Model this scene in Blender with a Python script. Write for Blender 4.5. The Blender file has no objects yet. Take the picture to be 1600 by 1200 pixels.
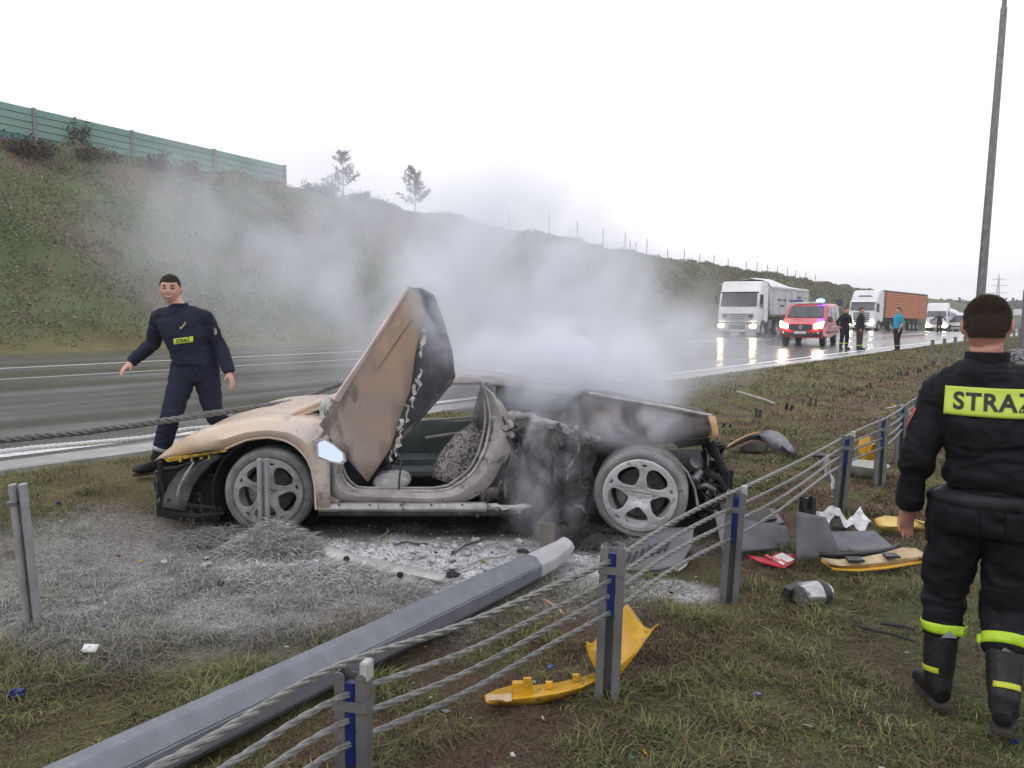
import bpy, bmesh, math, random
import numpy as np
from mathutils import Vector, Matrix, Quaternion
from mathutils.bvhtree import BVHTree
sin, cos, tan, pi, rad = math.sin, math.cos, math.tan, math.pi, math.radians
random.seed(7); RNG = np.random.default_rng(11)
SC = bpy.context.scene; COL = SC.collection

# ------------------------------------------------ camera, world, sun, exposure
YAW = rad(39.5)            # the road runs along +Y, the camera looks 39.5 deg to the left of it
CAMH = 1.72; FPX = 1250.0; PITCH = math.atan(125 / 1250)
cam = bpy.data.cameras.new('camera'); camo = bpy.data.objects.new('camera', cam); COL.objects.link(camo)
cam.sensor_width = 36; cam.lens = FPX / 1600 * 36; cam.clip_start = 0.05; cam.clip_end = 6000
camo.location = (0, 0, CAMH); camo.rotation_euler = (pi / 2 - PITCH, 0, YAW)
SC.camera = camo

SUN_EL, SUN_AZ = rad(48), rad(200)
w = bpy.data.worlds.new('World'); SC.world = w; w.use_nodes = True
nt = w.node_tree; nt.nodes.clear()
wo = nt.nodes.new('ShaderNodeOutputWorld'); bg = nt.nodes.new('ShaderNodeBackground')
sky = nt.nodes.new('ShaderNodeTexSky'); sky.sky_type = 'NISHITA'; sky.sun_disc = False
sky.sun_elevation = SUN_EL; sky.sun_rotation = SUN_AZ; sky.dust_density = 3.0; sky.air_density = 1.2
tc = nt.nodes.new('ShaderNodeTexCoord'); mp = nt.nodes.new('ShaderNodeMapping'); mp.inputs['Scale'].default_value = (1, 1, 2.2)
nz = nt.nodes.new('ShaderNodeTexNoise'); nz.inputs['Scale'].default_value = 1.3; nz.inputs['Detail'].default_value = 4; nz.inputs['Roughness'].default_value = .45
cr = nt.nodes.new('ShaderNodeValToRGB')
cr.color_ramp.elements[0].position = .30; cr.color_ramp.elements[0].color = (.83, .818, .90, 1)
cr.color_ramp.elements[1].position = .68; cr.color_ramp.elements[1].color = (.98, .975, 1.0, 1)
cl = nt.nodes.new('ShaderNodeVectorMath'); cl.operation = 'SCALE'; cl.inputs['Scale'].default_value = 14.0
mx = nt.nodes.new('ShaderNodeMixRGB'); mx.inputs['Fac'].default_value = .94
nt.links.new(tc.outputs['Generated'], mp.inputs['Vector']); nt.links.new(mp.outputs['Vector'], nz.inputs['Vector'])
nt.links.new(nz.outputs['Fac'], cr.inputs['Fac']); nt.links.new(cr.outputs['Color'], cl.inputs[0])
nt.links.new(sky.outputs['Color'], mx.inputs['Color1']); nt.links.new(cl.outputs['Vector'], mx.inputs['Color2'])
nt.links.new(mx.outputs['Color'], bg.inputs['Color']); bg.inputs['Strength'].default_value = .098
nt.links.new(bg.outputs['Background'], wo.inputs['Surface'])

sl = bpy.data.lights.new('sun', 'SUN'); sl.energy = .5; sl.angle = rad(25); sl.color = (1, .97, .93)
so = bpy.data.objects.new('sun', sl); COL.objects.link(so); so.location = (0, 0, 60)
so.rotation_euler = (pi / 2 - SUN_EL, 0, pi - SUN_AZ)
vs = SC.view_settings; vs.view_transform = 'Standard'; vs.look = 'None'; vs.exposure = 0; vs.gamma = 1; vs.use_curve_mapping = False
cy = SC.cycles; SC.render.engine = 'CYCLES'
cy.use_denoising = True; cy.max_bounces = 8; cy.diffuse_bounces = 3; cy.glossy_bounces = 3; cy.transmission_bounces = 4
cy.volume_bounces = 4; cy.transparent_max_bounces = 8; cy.volume_step_rate = 2.0; cy.volume_max_steps = 48
cy.use_adaptive_sampling = True; cy.adaptive_threshold = .02; cy.sample_clamp_indirect = 6

# ------------------------------------------------ picture measurements to places
def LQ(u, v, d):
    """photo pixel (1600 px frame) at horizontal depth d -> (right, forward, up) from the camera foot"""
    x = (u - 800) / FPX; y = -(v - 600) / FPX
    s = d / (y * sin(PITCH) + cos(PITCH))
    return Vector((x * s, d, CAMH + (y * cos(PITCH) - sin(PITCH)) * s))
def W(p):
    return Vector((p[0] * cos(YAW) - p[1] * sin(YAW), p[0] * sin(YAW) + p[1] * cos(YAW), p[2]))
def sstep(a, b, x):
    t = np.clip((np.asarray(x, float) - a) / (b - a), 0, 1); return t * t * (3 - 2 * t)
def base_z(Y):
    Y = np.asarray(Y, float)
    a = np.clip(Y, 40, 140) - 40
    return -.008 * np.clip(Y, -200, 500) - .00018 * a * a - .006 * np.clip(Y - 140, 0, 360)
CT = np.array([-100, 15, 45, 78, 155, 240, 420, 700.]); CZ = np.array([10.6, 10.2, 8.9, 7.25, 4.6, 2.3, -2.4, -6.])
def ground(X, Y):
    X = np.asarray(X, float); Y = np.asarray(Y, float); n = -X
    z = base_z(Y)
    verge = .20 * sstep(5.4, 6.8, n) - .10 * sstep(7.8, 8.5, n)
    road = -.05 * sstep(8.62, 8.8, n) * (1 - sstep(30.3, 30.5, n))
    crest = np.interp(Y, CT, CZ)
    t = np.clip((n - 31) / 15, 0, 1); prof = t * .8 + .2 * t * t * (3 - 2 * t)
    emb = (crest - (z + .1)) * prof
    zz = z + verge + road + emb - .02 * np.clip(n - 50, 0, 150)
    return zz
def gz(X, Y): return float(ground(X, Y))
def GP(u, v, lift=0.0):
    """where the sight line through a photo pixel meets the ground, world coordinates"""
    d = 1.72 * 1250 / max(v - 475, 3)
    for _ in range(30):
        p = W(LQ(u, v, d)); h = CAMH - gz(p.x, p.y)
        nd = h * d / max(CAMH - p.z, 1e-3); d = d * .4 + nd * .6
    p = W(LQ(u, v, d)); p.z = gz(p.x, p.y) + lift
    return p
def LG(u, v, h):
    """point on the sight line that stands h above the ground, camera frame"""
    g = GP(u, v); d = depth_of(g)
    for _ in range(12):
        q = LQ(u, v, d); w_ = W(q); d -= (gz(w_.x, w_.y) + h - q.z) * d / max(CAMH - q.z, .3)
    return LQ(u, v, d)
def depth_of(p): return -p[0] * sin(YAW) + p[1] * cos(YAW)

# ------------------------------------------------ noise
def _h(ix, iy, iz, s):
    n = (ix.astype(np.int64) * 374761393 + iy.astype(np.int64) * 668265263 + iz.astype(np.int64) * 2147483647 + s * 974711) & 0xffffffff
    n = ((n ^ (n >> 13)) * 1274126177) & 0xffffffff
    n = ((n ^ (n >> 16)) * 2246822519) & 0xffffffff
    return ((n ^ (n >> 15)) & 0xffff) / 65535.0
def vnoise(x, y, z=0., s=0):
    x, y, z = np.broadcast_arrays(np.asarray(x, float), np.asarray(y, float), np.asarray(z, float))
    ix, iy, iz = np.floor(x), np.floor(y), np.floor(z)
    fx, fy, fz = x - ix, y - iy, z - iz
    fx, fy, fz = fx * fx * (3 - 2 * fx), fy * fy * (3 - 2 * fy), fz * fz * (3 - 2 * fz)
    r = 0
    for a in (0, 1):
        for b in (0, 1):
            for c in (0, 1):
                r = r + _h(ix + a, iy + b, iz + c, s) * (fx if a else 1 - fx) * (fy if b else 1 - fy) * (fz if c else 1 - fz)
    return r
def fbm(x, y, z=0., o=4, s=0):
    r = 0; a = .5; t = 0
    for k in range(o):
        r = r + a * vnoise(np.asarray(x) * 2 ** k, np.asarray(y) * 2 ** k, np.asarray(z) * 2 ** k, s + k); t += a; a *= .5
    return r / t

# ------------------------------------------------ materials
def _new(name):
    m = bpy.data.materials.new(name); m.use_nodes = True
    n = m.node_tree; b = n.nodes['Principled BSDF']
    return m, n, b
def noise_node(n, scale, detail=4, rough=.55, coord='Object', stretch=None, dist=0):
    t = n.nodes.new('ShaderNodeTexCoord'); x = n.nodes.new('ShaderNodeTexNoise')
    x.inputs['Scale'].default_value = scale; x.inputs['Detail'].default_value = detail; x.inputs['Roughness'].default_value = rough
    x.inputs['Distortion'].default_value = dist
    if stretch:
        mpn = n.nodes.new('ShaderNodeMapping'); mpn.inputs['Scale'].default_value = stretch
        n.links.new(t.outputs[coord], mpn.inputs['Vector']); n.links.new(mpn.outputs['Vector'], x.inputs['Vector'])
    else: n.links.new(t.outputs[coord], x.inputs['Vector'])
    return x
def ramp(n, src, stops):
    r = n.nodes.new('ShaderNodeValToRGB'); e = r.color_ramp.elements
    while len(e) < len(stops): e.new(.5)
    for k, (p, c) in enumerate(stops):
        e[k].position = p; e[k].color = (*c, 1) if len(c) == 3 else c
    n.links.new(src, r.inputs['Fac']); return r
def pm(name, stops, scale=6, rough=.6, metal=0., bump=.0, bscale=None, detail=5, rvar=.12, stretch=None, coat=0, dist=0, bdist=.01, spec=.5, grime=None):
    """procedural material: noise -> colour stops, second noise -> roughness and bump"""
    m, n, b = _new(name)
    if not isinstance(stops[0], tuple) or not isinstance(stops[0][1], tuple):
        c = stops; stops = [(.3, tuple(x * .82 for x in c)), (.7, tuple(min(1, x * 1.12) for x in c))]
    x = noise_node(n, scale, detail, stretch=stretch, dist=dist)
    r = ramp(n, x.outputs['Fac'], stops); col_out = r.outputs['Color']
    for g in (grime or []):      # wear: (colour, scale, threshold, amount, stretch)
        gn = noise_node(n, g[1], 9, .68, stretch=g[4] if len(g) > 4 else None, dist=.4); gr = ramp(n, gn.outputs['Fac'], [(g[2], (0, 0, 0)), (g[2] + .07, (g[3],) * 3)])
        mm = n.nodes.new('ShaderNodeMixRGB'); n.links.new(gr.outputs['Color'], mm.inputs['Fac']); n.links.new(col_out, mm.inputs['Color1']); mm.inputs['Color2'].default_value = (*g[0], 1); col_out = mm.outputs['Color']
    n.links.new(col_out, b.inputs['Base Color'])
    y = noise_node(n, bscale or scale * 5, 4, stretch=stretch)
    mr = n.nodes.new('ShaderNodeMapRange'); mr.inputs['From Min'].default_value = .3; mr.inputs['From Max'].default_value = .7
    mr.inputs['To Min'].default_value = max(.03, rough - rvar); mr.inputs['To Max'].default_value = min(1, rough + rvar)
    n.links.new(y.outputs['Fac'], mr.inputs['Value']); n.links.new(mr.outputs['Result'], b.inputs['Roughness'])
    b.inputs['Metallic'].default_value = metal; b.inputs['Coat Weight'].default_value = coat; b.inputs['Coat Roughness'].default_value = .15
    b.inputs['Specular IOR Level'].default_value = spec
    if bump:
        bn = n.nodes.new('ShaderNodeBump'); bn.inputs['Strength'].default_value = bump; bn.inputs['Distance'].default_value = bdist
        n.links.new(y.outputs['Fac'], bn.inputs['Height']); n.links.new(bn.outputs['Normal'], b.inputs['Normal'])
    return m
def emis(name, c, s):
    m, n, b = _new(name); b.inputs['Base Color'].default_value = (*c, 1)
    b.inputs['Emission Color'].default_value = (*c, 1); b.inputs['Emission Strength'].default_value = s; return m
def attr_mat(name, attr='tint', rough=.8, bump=0, bscale=60, trans=0, vary=.35, vscale=30, bdist=.01, spec=.3):
    m, n, b = _new(name)
    a = n.nodes.new('ShaderNodeAttribute'); a.attribute_name = attr
    x = noise_node(n, vscale, 5, .65)
    mr = n.nodes.new('ShaderNodeMapRange'); mr.inputs['From Min'].default_value = .3; mr.inputs['From Max'].default_value = .7
    mr.inputs['To Min'].default_value = 1 - vary; mr.inputs['To Max'].default_value = 1 + vary
    n.links.new(x.outputs['Fac'], mr.inputs['Value'])
    s = n.nodes.new('ShaderNodeVectorMath'); s.operation = 'SCALE'
    n.links.new(a.outputs['Color'], s.inputs[0]); n.links.new(mr.outputs['Result'], s.inputs['Scale'])
    n.links.new(s.outputs['Vector'], b.inputs['Base Color']); b.inputs['Roughness'].default_value = rough
    b.inputs['Specular IOR Level'].default_value = spec
    if bump:
        y = noise_node(n, bscale, 6, .7)
        bn = n.nodes.new('ShaderNodeBump'); bn.inputs['Strength'].default_value = bump; bn.inputs['Distance'].default_value = bdist
        n.links.new(y.outputs['Fac'], bn.inputs['Height']); n.links.new(bn.outputs['Normal'], b.inputs['Normal'])
    return m

# ------------------------------------------------ mesh builder
def setp(o, label=None, cat=None, group=None, kind=None):
    if label: o['label'] = label
    if cat: o['category'] = cat
    if group: o['group'] = group
    if kind: o['kind'] = kind
    return o
def empty(name, loc=(0, 0, 0), rz=0., label=None, cat=None, group=None, rot=None):
    o = bpy.data.objects.new(name, None); COL.objects.link(o); o.empty_display_size = .2
    o.location = loc; o.rotation_euler = rot if rot else (0, 0, rz)
    return setp(o, label, cat, group)
def copy_tree(o, parent=None):
    c = o.copy(); COL.objects.link(c)
    if parent: c.parent = parent
    for ch in o.children: copy_tree(ch, c)
    return c
class MB:
    def __init__(s): s.v = []; s.f = []
    def add(s, v, f):
        k = len(s.v); s.v += [Vector(p) for p in v]; s.f += [tuple(i + k for i in q) for q in f]; return s
    def box(s, c, size, rot=None):
        hx, hy, hz = (x / 2 for x in size); M = rot or Matrix.Identity(3)
        if not isinstance(M, Matrix): M = Matrix.Rotation(M, 3, 'Z')
        v = [M @ Vector((a * hx, b * hy, e * hz)) + Vector(c) for a in (-1, 1) for b in (-1, 1) for e in (-1, 1)]
        return s.add(v, [(0, 1, 3, 2), (4, 6, 7, 5), (0, 4, 5, 1), (2, 3, 7, 6), (0, 2, 6, 4), (1, 5, 7, 3)])
    def loft(s, rings, caps=True):
        n = len(rings[0]); v = [p for r in rings for p in r]; f = []
        for i in range(len(rings) - 1):
            for j in range(n):
                k = (j + 1) % n; f.append((i * n + j, i * n + k, (i + 1) * n + k, (i + 1) * n + j))
        if caps: f += [tuple(range(n - 1, -1, -1)), tuple(range((len(rings) - 1) * n, len(rings) * n))]
        return s.add(v, f)
    def tube(s, path, r, n=8, caps=True, flat=1., up=None, phase=0):
        P = [Vector(p) for p in path]; R = r if isinstance(r, (list, tuple)) else [r] * len(P); rings = []
        t = (P[1] - P[0]).normalized(); a = Vector(up) if up else (Vector((0, 0, 1)) if abs(t.z) < .9 else Vector((0, 1, 0)))
        nrm = (a - t * a.dot(t)).normalized()
        for i, p in enumerate(P):
            t = (P[min(i + 1, len(P) - 1)] - P[max(i - 1, 0)]).normalized()
            nrm = (nrm - t * nrm.dot(t)).normalized(); b = t.cross(nrm)
            rr = R[i]; ra, rb = rr if isinstance(rr, (list, tuple)) else (rr, rr * flat)
            rings.append([p + nrm * (ra * cos(2 * pi * (k + phase) / n)) + b * (rb * sin(2 * pi * (k + phase) / n)) for k in range(n)])
        return s.loft(rings, caps)
    def lathe(s, prof, n=32, c=(0, 0, 0), axis='Y', closed=False):
        rings = []
        for r, h in prof:
            ring = []
            for k in range(n):
                a = 2 * pi * k / n
                p = {'Y': (r * cos(a), h, r * sin(a)), 'Z': (r * cos(a), r * sin(a), h), 'X': (h, r * cos(a), r * sin(a))}[axis]
                ring.append(Vector(p) + Vector(c))
            rings.append(ring)
        if closed: rings.append(rings[0])
        return s.loft(rings, False)
    def grid(s, rows):
        m = len(rows[0]); v = [p for r in rows for p in r]
        f = [(i * m + j, i * m + j + 1, (i + 1) * m + j + 1, (i + 1) * m + j) for i in range(len(rows) - 1) for j in range(m - 1)]
        return s.add(v, f)
    def prism(s, pts, off):
        """polygon of 3-D points, extruded by vector off"""
        n = len(pts); off = Vector(off); v = [Vector(p) for p in pts]; v += [p + off for p in v]
        return s.add(v, [tuple(range(n)), tuple(range(2 * n - 1, n - 1, -1))] + [(i, (i + 1) % n, n + (i + 1) % n, n + i) for i in range(n)])
    def ell(s, c, r, n=12, m=8, M=None):
        rings = []
        for i in range(m + 1):
            ph = -pi / 2 + pi * i / m; q = max(cos(ph), .02)
            ring = [Vector((r[0] * q * cos(2 * pi * k / n), r[1] * q * sin(2 * pi * k / n), r[2] * sin(ph))) for k in range(n)]
            rings.append([(M @ p if M else p) + Vector(c) for p in ring])
        return s.loft(rings)
    def jitter(s, a, sc=6., seed=0, axes=(1, 1, 1)):
        if not s.v: return s
        A = np.array([tuple(p) for p in s.v]) * sc
        for k in range(3):
            if axes[k]:
                d = (fbm(A[:, 0] + 17 * k, A[:, 1], A[:, 2], 3, seed + k) - .5) * 2 * a * axes[k]
                for i, p in enumerate(s.v): p[k] += d[i]
        return s
    def mesh(s, name):
        m = bpy.data.meshes.new(name); m.from_pydata([tuple(p) for p in s.v], [], s.f); m.update(); return m
    def build(s, name, mat, parent=None, smooth=False, bevel=0, solid=0, sub=0, off=0., fix=True, bseg=2):
        me = s.mesh(name)
        if fix:
            bm = bmesh.new(); bm.from_mesh(me); bmesh.ops.recalc_face_normals(bm, faces=bm.faces[:])
            if bevel: bmesh.ops.bevel(bm, geom=[e for e in bm.edges if e.is_manifold and e.calc_face_angle(0) > .5], offset=bevel, segments=bseg, affect='EDGES', clamp_overlap=True)
            bm.to_mesh(me); bm.free()
        if smooth: me.shade_smooth()
        o = bpy.data.objects.new(name, me); COL.objects.link(o)
        if mat: me.materials.append(mat)
        if parent: o.parent = parent
        if solid: md = o.modifiers.new('Solidify', 'SOLIDIFY'); md.thickness = solid; md.offset = off
        if sub: md = o.modifiers.new('Subdivision', 'SUBSURF'); md.levels = sub; md.render_levels = sub
        if smooth and not sub:
            try: me.set_sharp_from_angle(angle=rad(42))
            except Exception: pass
        return o
def spline(pts, n=8):
    """Catmull-Rom through tuples of any size"""
    P = [np.array(p, float) for p in pts]; P = [2 * P[0] - P[1]] + P + [2 * P[-1] - P[-2]]; out = []
    for i in range(1, len(P) - 2):
        for k in range(n):
            t = k / n; a, b, c, d = P[i - 1:i + 3]
            out.append(.5 * ((2 * b) + (c - a) * t + (2 * a - 5 * b + 4 * c - d) * t * t + (3 * b - a - 3 * c + d) * t ** 3))
    out.append(P[-2]); return out
def fast_mesh(name, V, F4=None, tri=None, tint=None, mat=None, parent=None, smooth=False):
    """numpy arrays -> mesh object; F4 quads (n,4) or tri (n,3); tint per-vertex colour"""
    me = bpy.data.meshes.new(name); F = F4 if F4 is not None else tri; k = F.shape[1]
    me.vertices.add(len(V)); me.vertices.foreach_set('co', V.astype(np.float32).ravel())
    me.loops.add(F.size); me.loops.foreach_set('vertex_index', F.astype(np.int32).ravel())
    me.polygons.add(len(F)); me.polygons.foreach_set('loop_start', np.arange(0, F.size, k, dtype=np.int32))
    me.polygons.foreach_set('loop_total', np.full(len(F), k, dtype=np.int32))
    me.update(calc_edges=True)
    if tint is not None:
        a = me.attributes.new('tint', 'FLOAT_COLOR', 'POINT'); c = np.ones((len(V), 4), np.float32); c[:, :3] = tint; a.data.foreach_set('color', c.ravel())
    if smooth: me.shade_smooth()
    o = bpy.data.objects.new(name, me); COL.objects.link(o)
    if mat: me.materials.append(mat)
    if parent: o.parent = parent
    return o
def text_mesh(body, size, name, mat, parent, extrude=.001, align='CENTER', bold=.0, M=None):
    c = bpy.data.curves.new(name, 'FONT'); c.body = body; c.size = size; c.align_x = align; c.align_y = 'CENTER'; c.extrude = extrude; c.offset = bold; c.space_character = 1.12
    t = bpy.data.objects.new(name, c); COL.objects.link(t); dg = bpy.context.evaluated_depsgraph_get(); dg.update()
    me = bpy.data.meshes.new_from_object(t.evaluated_get(dg)); bpy.data.objects.remove(t)
    if M: me.transform(M)
    me.materials.clear(); me.materials.append(mat)
    o = bpy.data.objects.new(name, me); COL.objects.link(o); o.parent = parent
    return o
# ------------------------------------------------ ground, road, embankment
def camframe(X, Y):
    return X * cos(YAW) + Y * sin(YAW), -X * sin(YAW) + Y * cos(YAW)     # right, depth
def masks(X, Y):
    r, d = camframe(X, Y)
    wob = fbm(X * 1.3, Y * 1.3, 0, 4, 31) - .5
    e1 = np.hypot((r + .45) / 1.55, (d - 5.25) / .62); e2 = np.hypot((r + 1.7) / 2.5, (d - 4.95) / 1.25)
    ash = 1 - sstep(.55, 1.15, e1 + wob * .9)
    dust = (1 - sstep(.5, 1.25, e2 + wob * .9))
    e3 = np.hypot((r + .3) / 2.3, (d - 6.75) / .95); char = 1 - sstep(.7, 1.1, e3 + wob * .6)
    ash = np.maximum(ash, .7 * (1 - sstep(.2, .9, np.hypot((r - 1.05) / .5, (d - 4.75) / .45) + wob)))
    return ash, np.maximum(dust, ash), char * (1 - ash)
GREEN = np.array([.105, .112, .045]); YEL = np.array([.205, .185, .068]); BROWN = np.array([.125, .094, .062]); RED = np.array([.135, .080, .056]); STRAW = np.array([.21, .175, .095])
GREY = np.array([.33, .33, .325]); WHITE = np.array([.74, .74, .76]); BLACK = np.array([.022, .022, .024])
def mixc(a, b, t): return a * (1 - t)[:, None] + b * t[:, None]
def ground_tint(X, Y, jit=None):
    n = -X
    a = fbm(X * .55, Y * .55, 0, 4, 3); b = fbm(X * 2.2, Y * 2.2, 0, 4, 9); c = fbm(X * 5, Y * 5, 0, 3, 14)
    C = np.tile(GREEN, (len(X), 1)); C = mixc(C, YEL, sstep(.42, .62, a) * .55)
    C = mixc(C, BROWN, sstep(.44, .56, b) * .85)
    strip = np.exp(-((n - 2.25) / .55) ** 2) * .9 + np.exp(-((n - 4.6) / 1.1) ** 2) * sstep(9, 13, Y) * .9
    C = mixc(C, RED, np.clip(sstep(.36, .52, c) * strip + sstep(.57, .68, b) * .5, 0, 1))
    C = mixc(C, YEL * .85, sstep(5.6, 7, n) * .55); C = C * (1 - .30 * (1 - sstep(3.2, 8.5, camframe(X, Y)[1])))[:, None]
    ash, dust, char = masks(X, Y)
    C = mixc(C, GREY * (.75 + .5 * c)[:, None], dust * (.62 + .3 * b))
    C = mixc(C, BLACK, char * .8 * sstep(.3, .5, c + .1)); C = mixc(C, WHITE * (.6 + .65 * c)[:, None], ash * sstep(.22, .55, c * .6 + b * .5))
    return C
def axis_steps(segs):
    out = [segs[0][0]]
    for a, b, st in segs:
        k = max(1, int(round((b - a) / st))); out += list(np.linspace(a, b, k + 1)[1:])
    return np.array(out)
xs = axis_steps([(-2500, -400, 300), (-400, -60, 20), (-60, -47, 1.5), (-47, -30, .5), (-30, -9, 3), (-9, -8, .12), (-8, 0.5, .055), (.5, 6, .4), (6, 60, 6), (60, 1500, 120)])
ys = axis_steps([(-300, -20, 20), (-20, -1, 1), (-1, 12, .055), (12, 24, .14), (24, 60, .5), (60, 200, 2.5), (200, 700, 25), (700, 5000, 300)])
GX, GY = np.meshgrid(xs, ys); X = GX.ravel(); Y = GY.ravel()
Z = ground(X, Y)
n_ = -X
grass = (1 - sstep(8.4, 8.6, n_))
ash_, dust_, char_ = masks(X, Y)
Z = Z + grass * ((fbm(X * 1.1, Y * 1.1, 0, 3, 5) - .5) * .07 + (fbm(X * 7, Y * 7, 0, 3, 6) - .5) * .045 + ash_ * (fbm(X * 11, Y * 11, 0, 3, 61) - .4) * .07)
emb_ = sstep(31, 33, n_)
Z = Z + emb_ * ((fbm(X * .35, Y * .35, 0, 4, 21) - .5) * 1.1 + (fbm(X * 1.4, Y * 1.4, 0, 3, 22) - .5) * .4)
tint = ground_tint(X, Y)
e1 = fbm(X * .12, Y * .12, 0, 4, 41); e2 = fbm(X * .7, Y * .7, 0, 4, 42)
EC = np.tile(np.array([.105, .125, .060]), (len(X), 1)); EC = mixc(EC, np.array([.14, .12, .08]), sstep(.45, .62, e2)); EC = mixc(EC, np.array([.06, .085, .03]), sstep(.5, .7, e1))
tint = mixc(tint, EC, emb_)
ni, nj = len(ys), len(xs)
I = np.arange(ni * nj).reshape(ni, nj)
F = np.stack([I[:-1, :-1], I[:-1, 1:], I[1:, 1:], I[1:, :-1]], -1).reshape(-1, 4)
M_ground = attr_mat('turf soil', rough=.9, bump=1., bscale=70, vary=.6, vscale=52, bdist=.02)
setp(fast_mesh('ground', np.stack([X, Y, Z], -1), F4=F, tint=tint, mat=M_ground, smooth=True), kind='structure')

def strip(name, x0, x1, y0, y1, lift, mat, nx=2, label=None, thick=0):
    yy = axis_steps([(y0, 60, 2), (60, 200, 5), (200, y1, 40)]) if y1 > 200 else np.linspace(y0, y1, max(2, int((y1 - y0) / 2) + 1))
    xx = np.linspace(x0, x1, nx); m = MB()
    zf = lambda y: float(base_z(y)) + .1 + lift
    rows = [[(x, y, zf(y)) for x in xx] for y in yy]
    m.grid(rows)
    if thick:
        m.grid([[(x1, y, zf(y)), (x1, y, zf(y) - thick)] for y in yy]); m.grid([[(x0, y, zf(y)), (x0, y, zf(y) - thick)] for y in yy])
        for y in (yy[0], yy[-1]): m.add([(x0, y, zf(y)), (x1, y, zf(y)), (x1, y, zf(y) - thick), (x0, y, zf(y) - thick)], [(0, 1, 2, 3)])
    return m.build(name, mat)
def asphalt():
    m, n, b = _new('wet asphalt')
    x = noise_node(n, .35, 5, .6, stretch=(1.6, .25, 1)); g = noise_node(n, 90, 3, .7)
    r = ramp(n, x.outputs['Fac'], [(.3, (.070, .070, .073)), (.7, (.125, .125, .13))])
    n.links.new(r.outputs['Color'], b.inputs['Base Color'])
    rr = ramp(n, x.outputs['Fac'], [(.40, (.13,) * 3), (.64, (.33,) * 3)]); n.links.new(rr.outputs['Color'], b.inputs['Roughness'])
    bn = n.nodes.new('ShaderNodeBump'); bn.inputs['Strength'].default_value = .22; bn.inputs['Distance'].default_value = .004
    n.links.new(g.outputs['Fac'], bn.inputs['Height'])
    w2 = noise_node(n, 3.0, 3, .6, stretch=(.5, 1.2, 1)); b2 = n.nodes.new('ShaderNodeBump'); b2.inputs['Strength'].default_value = .16; b2.inputs['Distance'].default_value = .012
    n.links.new(w2.outputs['Fac'], b2.inputs['Height']); n.links.new(bn.outputs['Normal'], b2.inputs['Normal']); n.links.new(b2.outputs['Normal'], b.inputs['Normal'])
    b.inputs['Specular IOR Level'].default_value = .6
    return m
M_asph = asphalt()
M_paint = pm('worn road paint', [(.3, (.5, .5, .5)), (.6, (.8, .8, .8))], scale=9, rough=.35, spec=.5)
M_conc = pm('wet concrete', [(.3, (.26, .26, .255)), (.7, (.42, .42, .41))], scale=3, rough=.38, bump=.3, bscale=60)
setp(strip('road', -30.6, -9.35, -60, 1400, 0, M_asph, nx=8), kind='structure')
def gutter_piece(i, y0, y1): pass
gut = strip('gutter', -9.35, -8.72, -60, 1400, .012, M_conc, nx=3, thick=.2); setp(gut, kind='structure')
kerb = strip('kerb', -8.72, -8.6, -60, 1400, .05, M_conc, nx=2, thick=.25); setp(kerb, kind='structure')
setp(strip('edge_line', -9.85, -9.62, -60, 900, .004, M_paint), kind='structure')
setp(strip('edge_line', -23.75, -23.5, -60, 900, .004, M_paint), kind='structure')
dash = MB()
for k in range(3, 60):
    y0 = k * 12.0 + 3
    for xx in (-13.3, -16.9): dash.add([(xx - .06, y0, float(base_z(y0)) + .104), (xx + .06, y0, float(base_z(y0)) + .104), (xx + .06, y0 + 4, float(base_z(y0 + 4)) + .104), (xx - .06, y0 + 4, float(base_z(y0 + 4)) + .104)], [(0, 1, 2, 3)])
setp(dash.build('lane_dashes', M_paint), kind='structure')
setp(strip('lane_line', -20.1, -19.98, -60, 900, .004, M_paint), kind='structure')

# ------------------------------------------------ grass blades on the median (one mass)
def blades(name, N, fx, hmin, hmax, wid, lean, label, tintf, mat):
    X, Y = fx(N); N = len(X)
    z = ground(X, Y) + (fbm(X * 1.1, Y * 1.1, 0, 3, 5) - .5) * .07 + (fbm(X * 7, Y * 7, 0, 3, 6) - .5) * .045
    a = masks(X, Y)[0]; z = z + a * (fbm(X * 11, Y * 11, 0, 3, 61) - .4) * .07
    tuft = fbm(X * 3.1, Y * 3.1, 0, 3, 77); d = camframe(X, Y)[1]
    h = (hmin + (hmax - hmin) * RNG.random(N) ** 2) * (.55 + 1.1 * sstep(.4, .7, tuft)) * (1 - .45 * a)
    th = RNG.random(N) * 2 * pi; ln = lean * (.3 + RNG.random(N)); ww = wid * (.6 + .8 * RNG.random(N)) * (1 + np.clip(d - 6, 0, 30) * .1)
    dx, dy = np.cos(th), np.sin(th); px, py = -dy, dx; b0 = np.stack([X, Y, z - .01], -1)
    mid = b0 + np.stack([dx * h * ln * .4, dy * h * ln * .4, h * .62], -1); tip = b0 + np.stack([dx * h * ln * 1.25, dy * h * ln * 1.25, h * (1 - .5 * np.clip(ln - .4, 0, 1))], -1)
    s = np.stack([px * ww, py * ww, np.zeros(N)], -1)
    V = np.stack([b0, mid + s * 1.15, mid - s * 1.15, tip], 1).reshape(-1, 3)
    k = np.arange(N)[:, None] * 4
    T = np.concatenate([k + [0, 1, 2], k + [2, 1, 3]], 0)
    C = tintf(X, Y, tuft, N)
    return setp(fast_mesh(name, V, tri=T, tint=np.repeat(C, 4, 0), mat=mat), label, 'grass', kind='stuff')
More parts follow.
